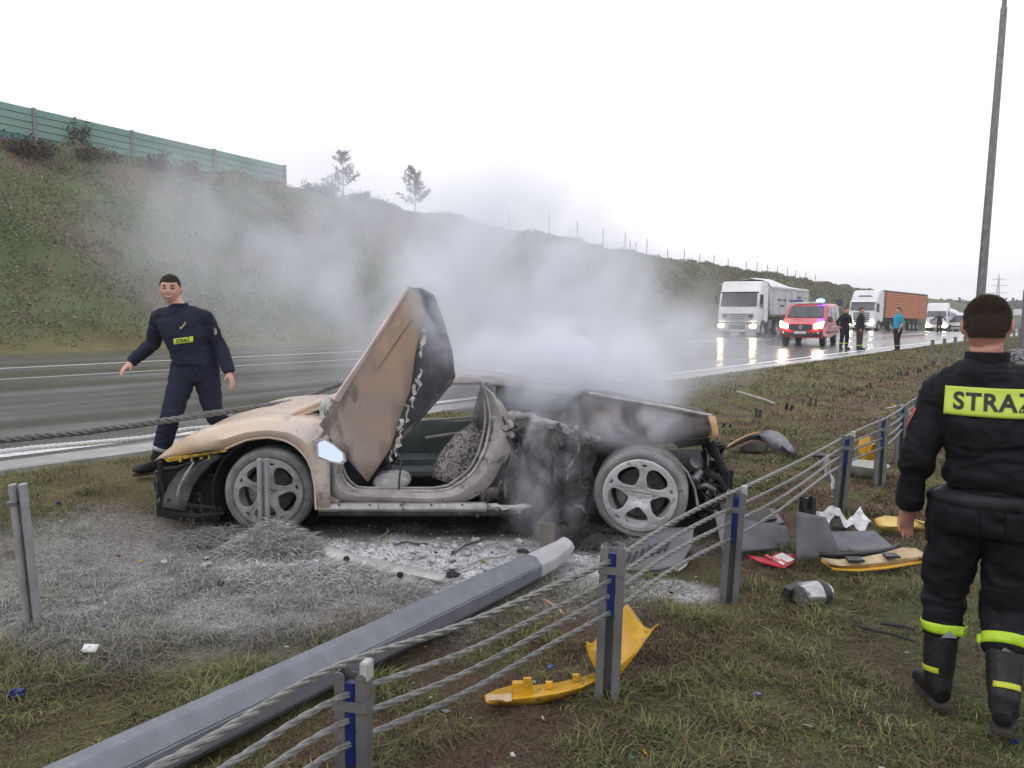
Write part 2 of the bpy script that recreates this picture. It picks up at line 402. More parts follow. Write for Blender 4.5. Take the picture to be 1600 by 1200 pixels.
def near_xy(N):
    # density falls off with distance; stay on the visible wedge of the median
    d = 1.6 + 11 * RNG.random(N * 2) ** 1.25; r = (RNG.random(N * 2) - .5) * 2 * (.68 * d + .3)
    X = r * cos(YAW) - d * sin(YAW); Y = r * sin(YAW) + d * cos(YAW); k = (X > -8.55) & (X < 3)
    a = masks(X, Y); k &= RNG.random(N * 2) > a[2] * .9
    k &= RNG.random(N * 2) < (.75 + .5 * sstep(.36, .6, fbm(X * 3.1, Y * 3.1, 0, 3, 77)))
    return X[k][:N], Y[k][:N]
def far_xy(N):
    Y = 7 + 50 * RNG.random(N) ** 1.6; X = -8.5 + 7.5 * RNG.random(N); return X, Y
def bt(X, Y, tuft, N):
    C = ground_tint(X, Y); ash, dust, char = masks(X, Y); g = RNG.random(N)
    G = np.where((g < .42)[:, None], np.array([.10, .135, .035]), np.where((g < .68)[:, None], STRAW, np.where((g < .86)[:, None], RED * 1.15, BROWN * .7)))
    t = (.35 + .4 * sstep(.34, .62, tuft)) * (1 - .65 * sstep(.44, .56, fbm(X * 2.2, Y * 2.2, 0, 4, 9))) * (1 - .5 * np.exp(-((-X - 2.25) / .5) ** 2)) * (1 - np.clip(dust * 1.0, 0, .94)); C = mixc(C, G, np.clip(t + .18 * (1 - dust), 0, 1))
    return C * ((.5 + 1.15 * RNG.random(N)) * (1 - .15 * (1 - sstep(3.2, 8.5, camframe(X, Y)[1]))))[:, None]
M_blade = attr_mat('grass blades', rough=.75, vary=.1, vscale=12)
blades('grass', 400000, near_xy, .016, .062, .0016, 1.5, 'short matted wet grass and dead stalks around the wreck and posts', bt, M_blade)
def close_xy(N):
    d = 1.7 + 3.6 * RNG.random(N * 2); r = (RNG.random(N * 2) - .5) * 2 * (.68 * d + .3)
    X = r * cos(YAW) - d * sin(YAW); Y = r * sin(YAW) + d * cos(YAW); k = (X > -8.55); return X[k][:N], Y[k][:N]
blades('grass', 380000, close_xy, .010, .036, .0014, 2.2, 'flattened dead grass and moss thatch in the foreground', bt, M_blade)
def dusty_xy(N):
    r = -3.2 + 4.0 * RNG.random(N * 2); d = 4.0 + 2.2 * RNG.random(N * 2); X = r * cos(YAW) - d * sin(YAW); Y = r * sin(YAW) + d * cos(YAW)
    k = RNG.random(N * 2) < (masks(X, Y)[1] - .75 * masks(X, Y)[0]) * .8; return X[k][:N], Y[k][:N]
def ashy_xy(N):
    r = -2.2 + 3.6 * RNG.random(N * 3); d = 4.5 + 1.6 * RNG.random(N * 3); X = r * cos(YAW) - d * sin(YAW); Y = r * sin(YAW) + d * cos(YAW)
    k = RNG.random(N * 3) < masks(X, Y)[0]; return X[k][:N], Y[k][:N]
blades('grass', 90000, ashy_xy, .008, .030, .0022, 2.4, 'short grass caked white with ash in front of the door sill', lambda X, Y, t, N: np.tile(np.array([.66, .66, .67]), (N, 1)) * (.5 + .6 * RNG.random(N))[:, None], M_blade)
blades('grass', 90000, dusty_xy, .008, .030, .0018, 2.2, 'ash-dusted grey grass in front of the car', lambda X, Y, t, N: np.tile(np.array([.36, .36, .35]), (N, 1)) * (.45 + 1.0 * RNG.random(N))[:, None], M_blade)
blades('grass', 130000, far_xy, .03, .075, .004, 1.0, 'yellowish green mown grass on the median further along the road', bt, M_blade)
def tuft_xy(N):
    K = 260; d = 1.9 + 9 * RNG.random(K) ** 1.3; r = (RNG.random(K) - .5) * 1.4 * d; cx = r * cos(YAW) - d * sin(YAW); cy_ = r * sin(YAW) + d * cos(YAW)
    i = RNG.integers(0, K, N); sg = (.035 + .05 * RNG.random(K))[i]; X = cx[i] + RNG.normal(size=N) * sg; Y = cy_[i] + RNG.normal(size=N) * sg
    k = (X > -8.5) & (masks(X, Y)[1] < .35) & (masks(X, Y)[2] < .4); return X[k], Y[k]
blades('grass', 52000, tuft_xy, .04, .085, .0017, .9, 'taller green and straw tufts standing out of the matted turf', lambda X, Y, t, N: np.where((RNG.random(N) < .7)[:, None], np.array([.135, .165, .050]), STRAW * 1.1) * (.6 + .8 * RNG.random(N))[:, None], M_blade)
# crumbs of ash and soil on the foam-covered patch
def crumbs(N):
    r = -2.9 + 4.4 * RNG.random(N); d = 4.1 + 2.1 * RNG.random(N); X = r * cos(YAW) - d * sin(YAW); Y = r * sin(YAW) + d * cos(YAW)
    a, du, c = masks(X, Y); k = RNG.random(N) < (a * 1.0 + du * .12); X, Y = X[k], Y[k]; n = len(X)
    z = ground(X, Y) + (fbm(X * 1.1, Y * 1.1, 0, 3, 5) - .5) * .07 + (fbm(X * 7, Y * 7, 0, 3, 6) - .5) * .045 + a[k] * (fbm(X * 11, Y * 11, 0, 3, 61) - .4) * .07
    s = .002 + .008 * RNG.random(n) ** 4
    base = np.array([[1, 0, 0], [-1, 0, 0], [0, 1, 0], [0, -1, 0], [0, 0, 1], [0, 0, -1]], float)
    V = np.stack([X, Y, z + s * .4], -1)[:, None, :] + (base[None] + (RNG.random((n, 6, 3)) - .5) * .9) * s[:, None, None] * np.array([1, 1, .7])
    f = np.array([[0, 2, 4], [2, 1, 4], [1, 3, 4], [3, 0, 4], [2, 0, 5], [1, 2, 5], [3, 1, 5], [0, 3, 5]])
    T = (f[None] + (np.arange(n) * 6)[:, None, None]).reshape(-1, 3)
    C = np.where((RNG.random(n) < .8)[:, None], WHITE * .85, GREY * .7) * (.7 + .4 * RNG.random(n))[:, None]
    setp(fast_mesh('ash', V.reshape(-1, 3), tri=T, tint=np.repeat(C, 6, 0), mat=M_ground), 'pale ash and dried foam crumbs in front of the wreck', 'ash', kind='stuff')
crumbs(30000)
def clods():
    rs = np.random.default_rng(4); m = MB()
    for k in range(700):
        r = -2.4 + 3.7 * rs.random(); d = 4.2 + 1.8 * rs.random(); X = r * cos(YAW) - d * sin(YAW); Y = r * sin(YAW) + d * cos(YAW); a_, du_, ch_ = masks(np.array([X]), np.array([Y]))
        if rs.random() > a_[0] * .9 + du_[0] * .03: continue
        s_ = .007 + .022 * rs.random() ** 3; m.ell((X, Y, gz(X, Y) + .012 + s_ * .1), (s_ * 1.5, s_, s_ * .6), 7, 5)
    m.jitter(.012, 50, 3).jitter(.008, 110, 8)
    setp(m.build('ash', pm('ash clods', [(.3, (.28, .28, .28)), (.6, (.52, .52, .53))], scale=30, rough=.95, bump=.6, bscale=160), smooth=True), 'lumps of pale ash and foam on the grass below the sill', 'ash', kind='stuff')
clods()

# ------------------------------------------------ embankment growth
def leaves(name, P, size, C, label, cat, kind='stuff', parent=None, mat=None, tall=1.):
    n = len(P); u = RNG.normal(size=(n, 3)); u /= np.linalg.norm(u, axis=1)[:, None]; w_ = RNG.normal(size=(n, 3)); w_ -= (w_ * u).sum(1)[:, None] * u; w_ /= np.linalg.norm(w_, axis=1)[:, None]
    s = size * (.5 + RNG.random(n))
    V = np.stack([P - u * s[:, None], P + w_ * s[:, None] * .55, P + u * s[:, None] * tall, P - w_ * s[:, None] * .55], 1).reshape(-1, 3)
    o = fast_mesh(name, V, F4=np.arange(4 * n).reshape(n, 4), tint=np.repeat(C, 4, 0), mat=mat or M_leaf, parent=parent)
    if kind: setp(o, label, cat, kind=kind)
    return o
M_leaf = attr_mat('leaves', rough=.6, vary=.15, vscale=2)
def slope_growth():
    N = 330000
    Yp = -14 + 190 * RNG.random(N) ** 1.5; Xp = -31.2 - 16 * RNG.random(N)
    z = ground(Xp, Yp) + (fbm(Xp * .35, Yp * .35, 0, 4, 21) - .5) * 1.1 + (fbm(Xp * 1.4, Yp * 1.4, 0, 3, 22) - .5) * .4
    cl = fbm(Xp * .8, Yp * .8, 0, 4, 52); k = RNG.random(N) < .25 + 1.2 * sstep(.38, .62, cl)
    hi = sstep(40, 46, -Xp) * (.7 * (1 - sstep(20, 45, Yp)) + .05); h = RNG.random(N) ** 2 * (.10 + .55 * sstep(.5, .72, cl) * (.4 + hi))
    P = np.stack([Xp, Yp, z + h + .03], -1)[k]; cl = cl[k]; n = len(P); c1 = fbm(P[:, 0] * .25, P[:, 1] * .25, 0, 4, 55); g = RNG.random(n)
    C = np.where((g < .5)[:, None], np.array([.135, .165, .080]), np.where((g < .75)[:, None], np.array([.19, .19, .105]), np.where((g < .88)[:, None], np.array([.19, .135, .10]), np.array([.27, .26, .20]))))
    C = mixc(C, np.array([.14, .10, .075]), sstep(.52, .68, c1) * .6); C = mixc(C, np.array([.12, .17, .06]), (1 - sstep(.3, .42, c1)) * .5)
    C = mixc(C, np.array([.13, .16, .04]), (1 - sstep(31.2, 33, -P[:, 0])) * .7)
    leaves('weeds', P, .048 + .0007 * P[:, 1].clip(0, 150), C * (.8 + .4 * RNG.random(n))[:, None], 'mixed weeds, grass and low scrub covering the embankment slope', 'weeds')
slope_growth()
def crest_z(Yv, off=0.):
    return float(ground(-46.0 - off, Yv) + (fbm(-(46.0 + off) * .35, Yv * .35, 0, 4, 21) - .5) * 1.1)
M_bark = pm('bark', [(.3, (.10, .085, .07)), (.7, (.28, .26, .24))], scale=12, rough=.85, bump=.4)
def crest_xy(u, nn=46.):
    a = YAW - math.atan((u - 800) / FPX); return -nn, nn / tan(a)
def shrub(u, h, r, nl, label, seed, nn=46., tree=False, cat='shrub', col=(.085, .10, .055)):
    x, y = crest_xy(u, nn); z = gz(x, y) + float((fbm(x * .35, y * .35, 0, 4, 21) - .5) * 1.1) - .1
    rs = np.random.default_rng(seed); t = empty('young_birch' if tree else 'crest_shrub', (x, y, z), label=label, cat=cat)
    m = MB(); tips = []
    if tree:
        m.tube([(0, 0, 0), (.05, 0, h * .4), (-.03, .03, h * .75), (.02, 0, h)], [.05, .035, .02, .006], 7)
        for k in range(26):
            zz = h * (.12 + .86 * rs.random()); a = rs.random() * 2 * pi; L = (1 - zz / h * .75) * r * (.5 + .7 * rs.random())
            e = Vector((cos(a) * L, sin(a) * L, zz + L * .7)); m.tube([(0, 0, zz), (e.x * .5, e.y * .5, zz + L * .28), e], [.014, .009, .003], 5); tips.append((Vector((0, 0, zz)), e))
        m.build('trunk', M_bark, t, smooth=True)
    else:
        for k in range(9):
            a = rs.random() * 2 * pi; L = r * (.3 + .7 * rs.random()); e = Vector((cos(a) * L, sin(a) * L, h * (.5 + .5 * rs.random()))); m.tube([(0, 0, 0), e * .5, e], [.02, .012, .004], 5); tips.append((Vector((0, 0, .1)), e))
        m.build('stem', M_bark, t)
    P = []
    for k in range(nl):
        a, b = tips[rs.integers(len(tips))]; q = a.lerp(b, .25 + .8 * rs.random()); P.append(tuple(q + Vector(rs.normal(size=3)) * (.09 if tree else .16)))
    P = np.array(P); C = np.tile(np.array(col), (len(P), 1)) * (.6 + .9 * rs.random(len(P)))[:, None]
    leaves('crown' if tree else 'foliage', P, .065 if tree else .07, C, None, None, kind=None, parent=t)
shrub(541, 3.4, 1.35, 1900, 'thin young birch on the embankment crest nearest the noise barrier end', 1, 47, True, 'tree', (.10, .10, .05))
shrub(651, 4.1, 1.6, 2400, 'young birch further right on the crest, above the smoking car door', 2, 47, True, 'tree', (.09, .10, .05))
for k, (u, h, r) in enumerate([(495, .8, .9), (512, .6, .8), (524, .8, .8), (566, .6, .9)]):
    shrub(u, h, r, 600, 'low bush on the crest, ' + ['touching the noise barrier end', 'second from the noise barrier end', 'just left of the first birch trunk', 'at the right foot of the first birch'][k], 20 + k)
for k, (u, h, r) in enumerate([(52, .9, 1.1), (84, 1.0, 1.3), (170, .8, 1.4), (262, .8, 1.2), (300, .7, 1.1), (330, .8, 1.2)]):
    shrub(u, h, r, 1000, 'dark reddish scrub bush at the foot of the noise barrier, ' + ['first', 'second', 'third', 'fourth', 'fifth', 'sixth'][k] + ' from the left', 40 + k, nn=44.6, col=(.07, .055, .04))

# ------------------------------------------------ noise barrier
def translucent(name, c, a):
    m, n, b = _new(name); x = noise_node(n, .8, 4); r = ramp(n, x.outputs['Fac'], [(.3, tuple(q * .85 for q in c)), (.7, c)])
    n.links.new(r.outputs['Color'], b.inputs['Base Color']); b.inputs['Roughness'].default_value = .35; b.inputs['Transmission Weight'].default_value = a
    b.inputs['IOR'].default_value = 1.1; b.inputs['Alpha'].default_value = 1; return m
M_pan = translucent('pale green acrylic', (.27, .43, .375), .35); M_teal = pm('teal panel', (.035, .20, .18), scale=2, rough=.5)
M_galv = pm('galvanised steel', [(.3, (.30, .31, .32)), (.7, (.46, .47, .48))], scale=7, rough=.42, metal=.55, bump=.08)
M_dsteel = pm('dark wet steel', [(.3, (.13, .135, .14)), (.7, (.24, .245, .25))], scale=9, rough=.4, metal=.5, bump=.08)
bar = empty('noise_barrier', (-47.5, 33.2, 0), label='long pale green noise barrier with teal base panels on the embankment crest', cat='noise barrier')
ZB = lambda y: 10.35 - .036 * max(y, 0) * .55
posts_y = [33.2, 28.0, 22.8, 17.6, 12.4, 7.2, 2.0, -3.2, -8.4, -13.6]
def topz(y): return 12.38 - (y - 12) * .060
for i, y in enumerate(posts_y):
    MB().box((0, y - 33.2, topz(y) - 1.6), (.18, .18, 3.3)).build('post', M_dsteel, bar)
    if i + 1 < len(posts_y):
        y2 = posts_y[i + 1]; yc = (y + y2) / 2; L = y - y2 - .2
        for k in range(5):
            zt = lambda yy: topz(yy) - k * .37
            m = MB(); m.prism([(.03, y - 33.2 - .09, zt(y)), (.03, y2 - 33.2 + .09, zt(y2)), (.03, y2 - 33.2 + .09, zt(y2) - .34), (.03, y - 33.2 - .09, zt(y) - .34)], (-.05, 0, 0)).build('panel', M_pan if k < 4 else M_teal, bar)
            m = MB(); m.tube([(.045, y - 33.2 - .09, zt(y) - .355), (.045, y2 - 33.2 + .09, zt(y2) - .355)], .02, 4).build('rail', M_dsteel, bar)
        m = MB(); m.prism([(.03, y - 33.2 - .09, topz(y) - 1.86), (.03, y2 - 33.2 + .09, topz(y2) - 1.86), (.03, y2 - 33.2 + .09, topz(y2) - 3.2), (.03, y - 33.2 - .09, topz(y) - 3.2)], (-.05, 0, 0)).build('base_panel', M_teal, bar)
# creeper bits against the barrier
for k, u in enumerate((131, 147)):
    shrub(u, 1.8, .3, 200, ['left', 'right'][k] + ' of two thin dark climbers against the noise barrier', 70 + k, nn=47.2, cat='plant', col=(.05, .05, .035))

# ------------------------------------------------ crest fence posts, pylon, lamp
wood = pm('weathered post', (.14, .13, .125), rough=.85)
ups = [(795, 1.5), (857, 2.0), (900, 1.8), (940, 1.9), (974, 1.9), (982, 1.1), (991, 1.2), (1008, 1.9), (1040, 1.1), (1066, 1.1), (1090, 1.1), (1112, 1.2), (1134, 1.2), (1162, 1.3), (1179, 1.5), (1195, 1.3), (1211, 1.3), (1226, 1.3), (1239, 1.3), (1255, 1.3), (1270, 1.3)]
fe = empty('crest_fence', (-46, 70, 0), label='thin wire fence of slim grey stakes along the embankment crest', cat='fence')
pts = []
for u, h in ups:
    x, y = crest_xy(u); z = crest_z(y); MB().tube([(x + 46, y - 70, z - .5), (x + 46.05, y - 70, z + h * .9 + .2)], .045, 6).build('stake', wood, fe); pts.append((x + 46, y - 70, z + .8))
m = MB()
for dz in (0, -.35):
    for a, b in zip(pts[:-1], pts[1:]): m.tube([(a[0], a[1], a[2] + dz), (b[0], b[1], b[2] + dz)], .012, 4)
m.build('wire', wood, fe)
x, y = crest_xy(1008); z = crest_z(y); MB().tube([(0, -1.6, z - .3), (.05, y - 70 - (y - 70) , z + 1.7)], .04, 6)
lp = GP(1530, 560); pb = W(LQ(1530.5, 470, 22.)); pt = W(LQ(1573, -40, 22.))
lamp_root = empty('lamp_post', (pb.x, pb.y, gz(pb.x, pb.y)), label='tall slim grey lamp post rising behind the near firefighter', cat='lamp post')
t0 = Vector((0, 0, 0)); t1 = Vector((pt.x - pb.x, pt.y - pb.y, pt.z - lamp_root.location.z)); t0 = t0 - Vector((t1.x, t1.y, 0)) * .12
MB().tube([t0, t0.lerp(t1, .5), t0.lerp(t1, .92)], [.125, .10, .082], 10, phase=.5).build('column', M_dsteel, lamp_root)
MB().tube([t0.lerp(t1, .92), t0.lerp(t1, 1.15)], [.06, .055], 10).build('upper_tube', M_dsteel, lamp_root)
m = MB(); a = t0.lerp(t1, 1.15); m.tube([a, a + Vector((-.7, 0, .25)), a + Vector((-1.5, 0, .3))], .035, 8); m.build('arm', M_dsteel, lamp_root)
m = MB(); m.box(a + Vector((-1.8, 0, .3)), (.7, .25, .1)); m.build('lamp_head', M_dsteel, lamp_root, bevel=.02)
MB().box((t0.x, t0.y, .0), (.4, .4, .03)).build('base_plate', M_dsteel, lamp_root)
def pylon(u, vt, d, h):
    b = W(LQ(u, 480, d)); top = W(LQ(u, vt, d)); z0 = top.z - h
    t = empty('pylon', (b.x, b.y, z0), rz=.5, label='distant lattice power pylon right of the lamp post', cat='pylon'); m = MB()
    for a, c in ((1, 1), (1, -1), (-1, 1), (-1, -1)): m.tube([(a * 3, c * 3, 0), (a * .8, c * .8, h * .6), (0, 0, h)], .18, 4)
    for k in range(8):
        s0 = 3 - 2.2 * k / 8; z_ = h * .6 * k / 8; s1 = 3 - 2.2 * (k + 1) / 8; z2 = h * .6 * (k + 1) / 8
        for q in (1, -1): m.tube([(-s0, q * s0, z_), (s1, q * s1, z2)], .1, 4); m.tube([(s0, q * s0, z_), (-s1, q * s1, z2)], .1, 4)
    m.build('lattice', M_dsteel, t)
    m = MB()
    for zz, L in ((.62, 7), (.76, 5.5), (.88, 4)): m.tube([(-L, 0, h * zz), (0, 0, h * zz + .5), (L, 0, h * zz)], .2, 4)
    m.build('crossarm', M_dsteel, t)
pylon(1558, 427, 560, 36)
# low wooded ridge at the horizon and hedges far down the road
def ridge(label, u0, u1, vtop, d, nl, seed, col=(.045, .055, .035)):
    rs = np.random.default_rng(seed); m = MB(); rows = []; K = 60; P = []
    for i in range(K + 1):
        u = u0 + (u1 - u0) * i / K; e = 1 - abs(2 * i / K - 1) ** 4
        v = vtop + (1 - e) * 12 + (vnoise(np.array([u * .05]), 0, 0, seed)[0] - .5) * 7
        a = LQ(u, v, d); b = LQ(u, v, d * 1.5); bot = -9.
        rows.append([W((a.x, d * .9, bot)), W((a.x, a.y, a.z * .55 + bot * .45)), W(a), W((b.x, d * 1.25, a.z * .9)), W((b.x, d * 1.5, bot))])
        for _ in range(nl):
            t = rs.random(); q = W((a.x + rs.normal() * d * .008, a.y - t * d * .04, a.z - t * (a.z - bot) * .6 + rs.random() * d * .0035)); P.append(tuple(q))
    m.grid(rows); o = m.build('hills', pm('hill ' + str(seed), (col[0], col[1], col[2]), scale=.05, rough=.9), smooth=True); setp(o, kind='structure')
    C = np.tile(np.array(col), (len(P), 1)) * (.6 + .8 * rs.random(len(P)))[:, None]
    leaves('woods', np.array(P), d * .0035, C, label, 'woods')
ridge('dark wooded ridge beyond the trucks at the end of the road', 1400, 1720, 474, 330, 60, 5)
# ------------------------------------------------ cable barrier on the near side
M_post = pm('galvanised post', [(.3, (.14, .143, .145)), (.55, (.22, .225, .228)), (.75, (.32, .325, .33))], scale=5, rough=.45, metal=.45, bump=.1, bscale=30, grime=[((.10, .085, .065), 22, .60, .7), ((.42, .42, .42), 60, .64, .5)])
M_blue = pm('blue plastic', (.007, .018, .12), scale=10, rough=.35)
M_rope = pm('wire rope strands', [(.3, (.15, .15, .145)), (.7, (.30, .30, .285))], scale=40, rough=.45, metal=.45, bump=.15)
M_char = pm('charred', [(.3, (.008, .008, .009)), (.55, (.028, .027, .028)), (.78, (.12, .118, .12))], scale=9, rough=.75, bump=.5, bscale=40, bdist=.012)
M_black = pm('black plastic', [(.3, (.012, .012, .013)), (.7, (.035, .035, .037))], scale=8, rough=.45, bump=.15)
def sigma_section(wd=.105, dp=.06, t=.006, gap=.034):
    """C-shaped post section open towards -y in two lips with a slot between them"""
    a, b = wd / 2, dp
    o = [(-gap / 2, 0), (-a, 0), (-a, b), (a, b), (a, 0), (gap / 2, 0), (gap / 2, t), (a - t, t), (a - t, b - t), (-a + t, b - t), (-a + t, t), (-gap / 2, t)]
    return o
def post_mesh(h, wd=.105, dp=.06, slot=.28, m=None):
    """lower part: closed face; the top has two rounded prongs with a slot between"""
    m = m or MB(); sec = sigma_section(wd, dp)
    z0, z1 = -.25, h - .045
    m.prism([(x, y, z0) for x, y in sec], (0, 0, z1 - z0))
    for s in (-1, 1):      # rounded prong caps
        x0, x1 = (s * wd / 2, s * .017); r = abs(x1 - x0) / 2; c = (x0 + x1) / 2
        pts = [(c + r * cos(pi * k / 8), -.001, z1 + r * 1.1 * sin(pi * k / 8)) for k in range(9)]
        m.prism(pts, (0, .008, 0)); m.prism([(p[0], dp - .004, p[2]) for p in pts], (0, .006, 0))
        m.box((s * (wd / 2 - .003), dp / 2, z1 + .006), (.006, dp * .9, .012))
    return m
heights = [.655, .565, .485, .405]
bx = -1.95
pY = [1.52, 2.83, 4.32, 6.93, 8.22, 9.55, 10.85]
def rowx(y): return -1.80 + .05 * math.exp(-((y - 2.83) / .5) ** 2) - .12 * math.exp(-((y - 1.45) / .4) ** 2) - .11 * sstep(1.5, 4.3, y) - .20 * sstep(4.3, 7.5, y) - .28 * sstep(8.0, 11, y)
barr = empty('cable_barrier', (bx, 2.8, gz(bx, 2.8)), label='grey four-rope cable barrier with slotted posts crossing the foreground from bottom centre to the right', cat='barrier')
OB = barr.location
pr = [.61, .735, .70, .70, .70, .70, .70]
for i, y in enumerate(pY):
    x = float(rowx(y)); px = Vector((x, y, gz(x, y))) - OB
    po = post_mesh(pr[i]).build('post', M_dsteel if 3 <= i else M_post, barr, bevel=.0015)
    po.location = px; po.rotation_euler = (rad([0, -1, 1.5, 2, -1, 0, 1][i]), rad([.5, 1.5, 2.2, 3.2, 1, .5, -1][i]), rad(28))
    MB().box((0, .012, pr[i] - .19), (.032, .03, .27)).build('spacer', M_blue, po, bevel=.002)
    m = MB(); zc = pr[i] - .13
    for s in (-1, 1): m.box((s * .0565, .03, zc), (.004, .075, .034))
    m.box((0, -.006, zc), (.117, .004, .034)); m.box((0, .067, zc), (.117, .004, .034)); m.build('collar', M_post, po, bevel=.0008)
    if i in (0, 2, 3): MB().box((.045, .03, pr[i] - .02), (.03, .05, .06)).build('cap', pm('dull white cap %d' % i, (.42, .42, .42), rough=.5), po, bevel=.004)
def rope(path_fn, y0, y1, r=.0105, pitch=.21, step=.02, strands=3):
    """twisted strands round a centre path"""
    m = MB(); n = int((y1 - y0) / step); ys_ = [y0 + (y1 - y0) * k / n for k in range(n + 1)]
    C = [Vector(path_fn(y)) for y in ys_]; ln = 0; ph = [0.]
    for a, b in zip(C[:-1], C[1:]): ln += (b - a).length; ph.append(ln / pitch * 2 * pi)
    for s in range(strands):
        P = []
        for k, c in enumerate(C):
            t = (C[min(k + 1, n)] - C[max(k - 1, 0)]).normalized(); a = Vector((0, 0, 1)); a = (a - t * a.dot(t)).normalized(); b = t.cross(a)
            q = ph[k] + 2 * pi * s / strands; P.append(c + (a * cos(q) + b * sin(q)) * r * .95)
        m.tube(P, r, 6)
    return m
for k, h in enumerate(heights):
    def pf(y, h=h, k=k):
        x = float(rowx(y)); z = gz(x, y) + h + .012 * sin(y * 1.7 + k) - .045 * sstep(2.6, 1.3, y) ; s = 1 if k % 2 else -1
        return Vector((x + .002 * s, y + .02, z)) - OB
    rope(pf, -.6, 11.5, r=.0061 if k else .0070).build('wire_rope', M_rope, barr, smooth=True)
# bent post torn off the row
b = GP(1262, 873); t = empty('barrier_post', b, rz=YAW + .1, label='dark forked barrier post standing free between the ropes and the scattered panels', cat='post')
post_mesh(.46, .095).build('post_body', M_black, t, bevel=.0015)
m = MB(); m.box((0, .012, .2), (.03, .02, .3)); m.build('inner_web', M_black, t)
# two posts left standing of the inner row
for (u, v, hh, tilt, lab, wdt) in ((50, 985, .80, (3, -1.2), 'lone pale grey barrier post at the far left of the grass', .085), (413, 860, .66, (2, 1), 'dust-covered barrier post standing in front of the front wheel', .085)):
    b = GP(u, v); t = empty('barrier_post', b, label=lab, cat='post', rot=(rad(tilt[0]), rad(tilt[1]), YAW + .15))
    M_p2 = pm('dusty post ' + str(u), [(.3, (.22, .225, .23)), (.7, (.40, .405, .415))], scale=6, rough=.6, metal=.25, bump=.15)
    m = MB()
    for s in (-1, 1):
        ring = [(s * .025 + .019 * cos(2 * pi * k / 12) * 1.0, .02 + .028 * sin(2 * pi * k / 12), -.1) for k in range(12)]
        m.prism(ring, (0, 0, hh + .1))
    m.box((0, .035, hh / 2 - .05), (.05, .012, hh + .06)); m.build('post_body', M_p2, t, bevel=.002)
    if u < 100: MB().box((-.03, .016, hh - .1), (.05, .05, .018)).build('clamp', M_dsteel, t)
# row of sheared post stubs
stubs = [(1135, 668, .0), (1184, 654, .16), (1231, 642, .14), (1270, 636, .16), (1299, 628, .07), (1326, 618, .09), (1342, 611, .08), (1358, 605, .09), (1378, 598, .07), (1392, 592, .05), (1405, 587, .11), (1417, 586, .09), (1436, 582, .12), (1447, 577, .10), (1459, 572, .15)]
names = ['nearest the smoking rear of the car', 'second, tilted, right of the smoke', 'third, an upright black U', 'fourth, leaning right', 'fifth, small', 'sixth', 'seventh', 'eighth', 'ninth', 'tenth, tiny', 'eleventh', 'twelfth', 'thirteenth', 'fourteenth', 'last, closest to the standing posts']
for i, (u, v, h) in enumerate(stubs):
    b = GP(u, v); rs = random.Random(i); h = max(h, .07)
    t = empty('post_stub', b, label='black sheared post stub on the grass, ' + names[i], cat='post stub', group='sheared post stubs in a row on the median', rot=(rs.uniform(-.3, .3), rs.uniform(-.5, .5), rs.uniform(-1, 1) + YAW))
    m = MB()
    for s in (-1, 1): m.box((s * .045, 0, h / 2 - .03), (.03, .05, h + .06 + rs.uniform(-.02, .03)))
    m.build('prong', M_black, t, bevel=.004)
    MB().box((0, 0, -.01), (.13, .08, .05)).build('socket', M_black, t, bevel=.006)
# far standing part of the inner row
fb = empty('cable_barrier', (-5.9, 29, gz(-5.9, 29)), label='far run of bare grey-green barrier posts on the grass beside the near firefighter', cat='barrier')
M_pfar = pm('weathered grey post', (.16, .17, .15), scale=4, rough=.6, metal=.2)
for k in range(16):
    y = 27.6 + k * 1.75; x = -5.75 - .012 * k; p = Vector((x, y, gz(x, y))) - fb.location
    MB().box((p.x, p.y, .30 + p.z), (.10, .06, 1.0)).build('post', M_pfar, fb, bevel=.01)
# loose ropes behind the car nose
def px_rope(pts, r, label, mat, pitch=.2, step=.02):
    P = [LQ(*q) for q in pts]; sp = [Vector(q) for q in spline(P, 12)]; n = len(sp) - 1
    o = W(sp[0]); f = lambda s: W(sp[min(int(s), n)].lerp(sp[min(int(s) + 1, n)], s - int(s))) - o
    L = sum((a - b).length for a, b in zip(sp[:-1], sp[1:])); m = rope(f, 0, n - 1e-4, r=r, pitch=pitch, step=step * n / L)
    ob = m.build('wire_rope', mat, smooth=True); ob.location = o; return setp(ob, label, 'wire rope')
M_rdark = pm('dull rope strands', [(.3, (.10, .10, .10)), (.7, (.20, .20, .20))], scale=40, rough=.5, metal=.4)
M_rwhite = pm('whitened rope strands', [(.3, (.5, .5, .5)), (.7, (.75, .75, .75))], scale=40, rough=.5, metal=.1)
px_rope([(-160, 712, 5.6), (0, 688, 6.0), (120, 676, 6.3), (240, 660, 6.6), (360, 642, 6.9), (470, 627, 7.3), (560, 616, 7.7), (640, 606, 8.2)], .0155, 'dark loose steel rope hanging level across the walking firefighter legs', M_rdark)
px_rope([(-150, 724, 7.7), (0, 706, 7.9), (60, 699, 8.0), (140, 692, 8.1), (240, 682, 8.2), (300, 670, 8.3), (400, 665, 8.5), (480, 662, 8.8), (560, 655, 9.2)], .014, 'whitened steel rope lying lower along the road edge behind the car nose', M_rwhite, pitch=.16)
px_rope([(395, 652, 7.4), (440, 636, 7.4), (480, 620, 7.4), (520, 604, 7.5), (545, 597, 7.5)], .012, 'short frayed rope rising behind the base of the open door', M_rdark)
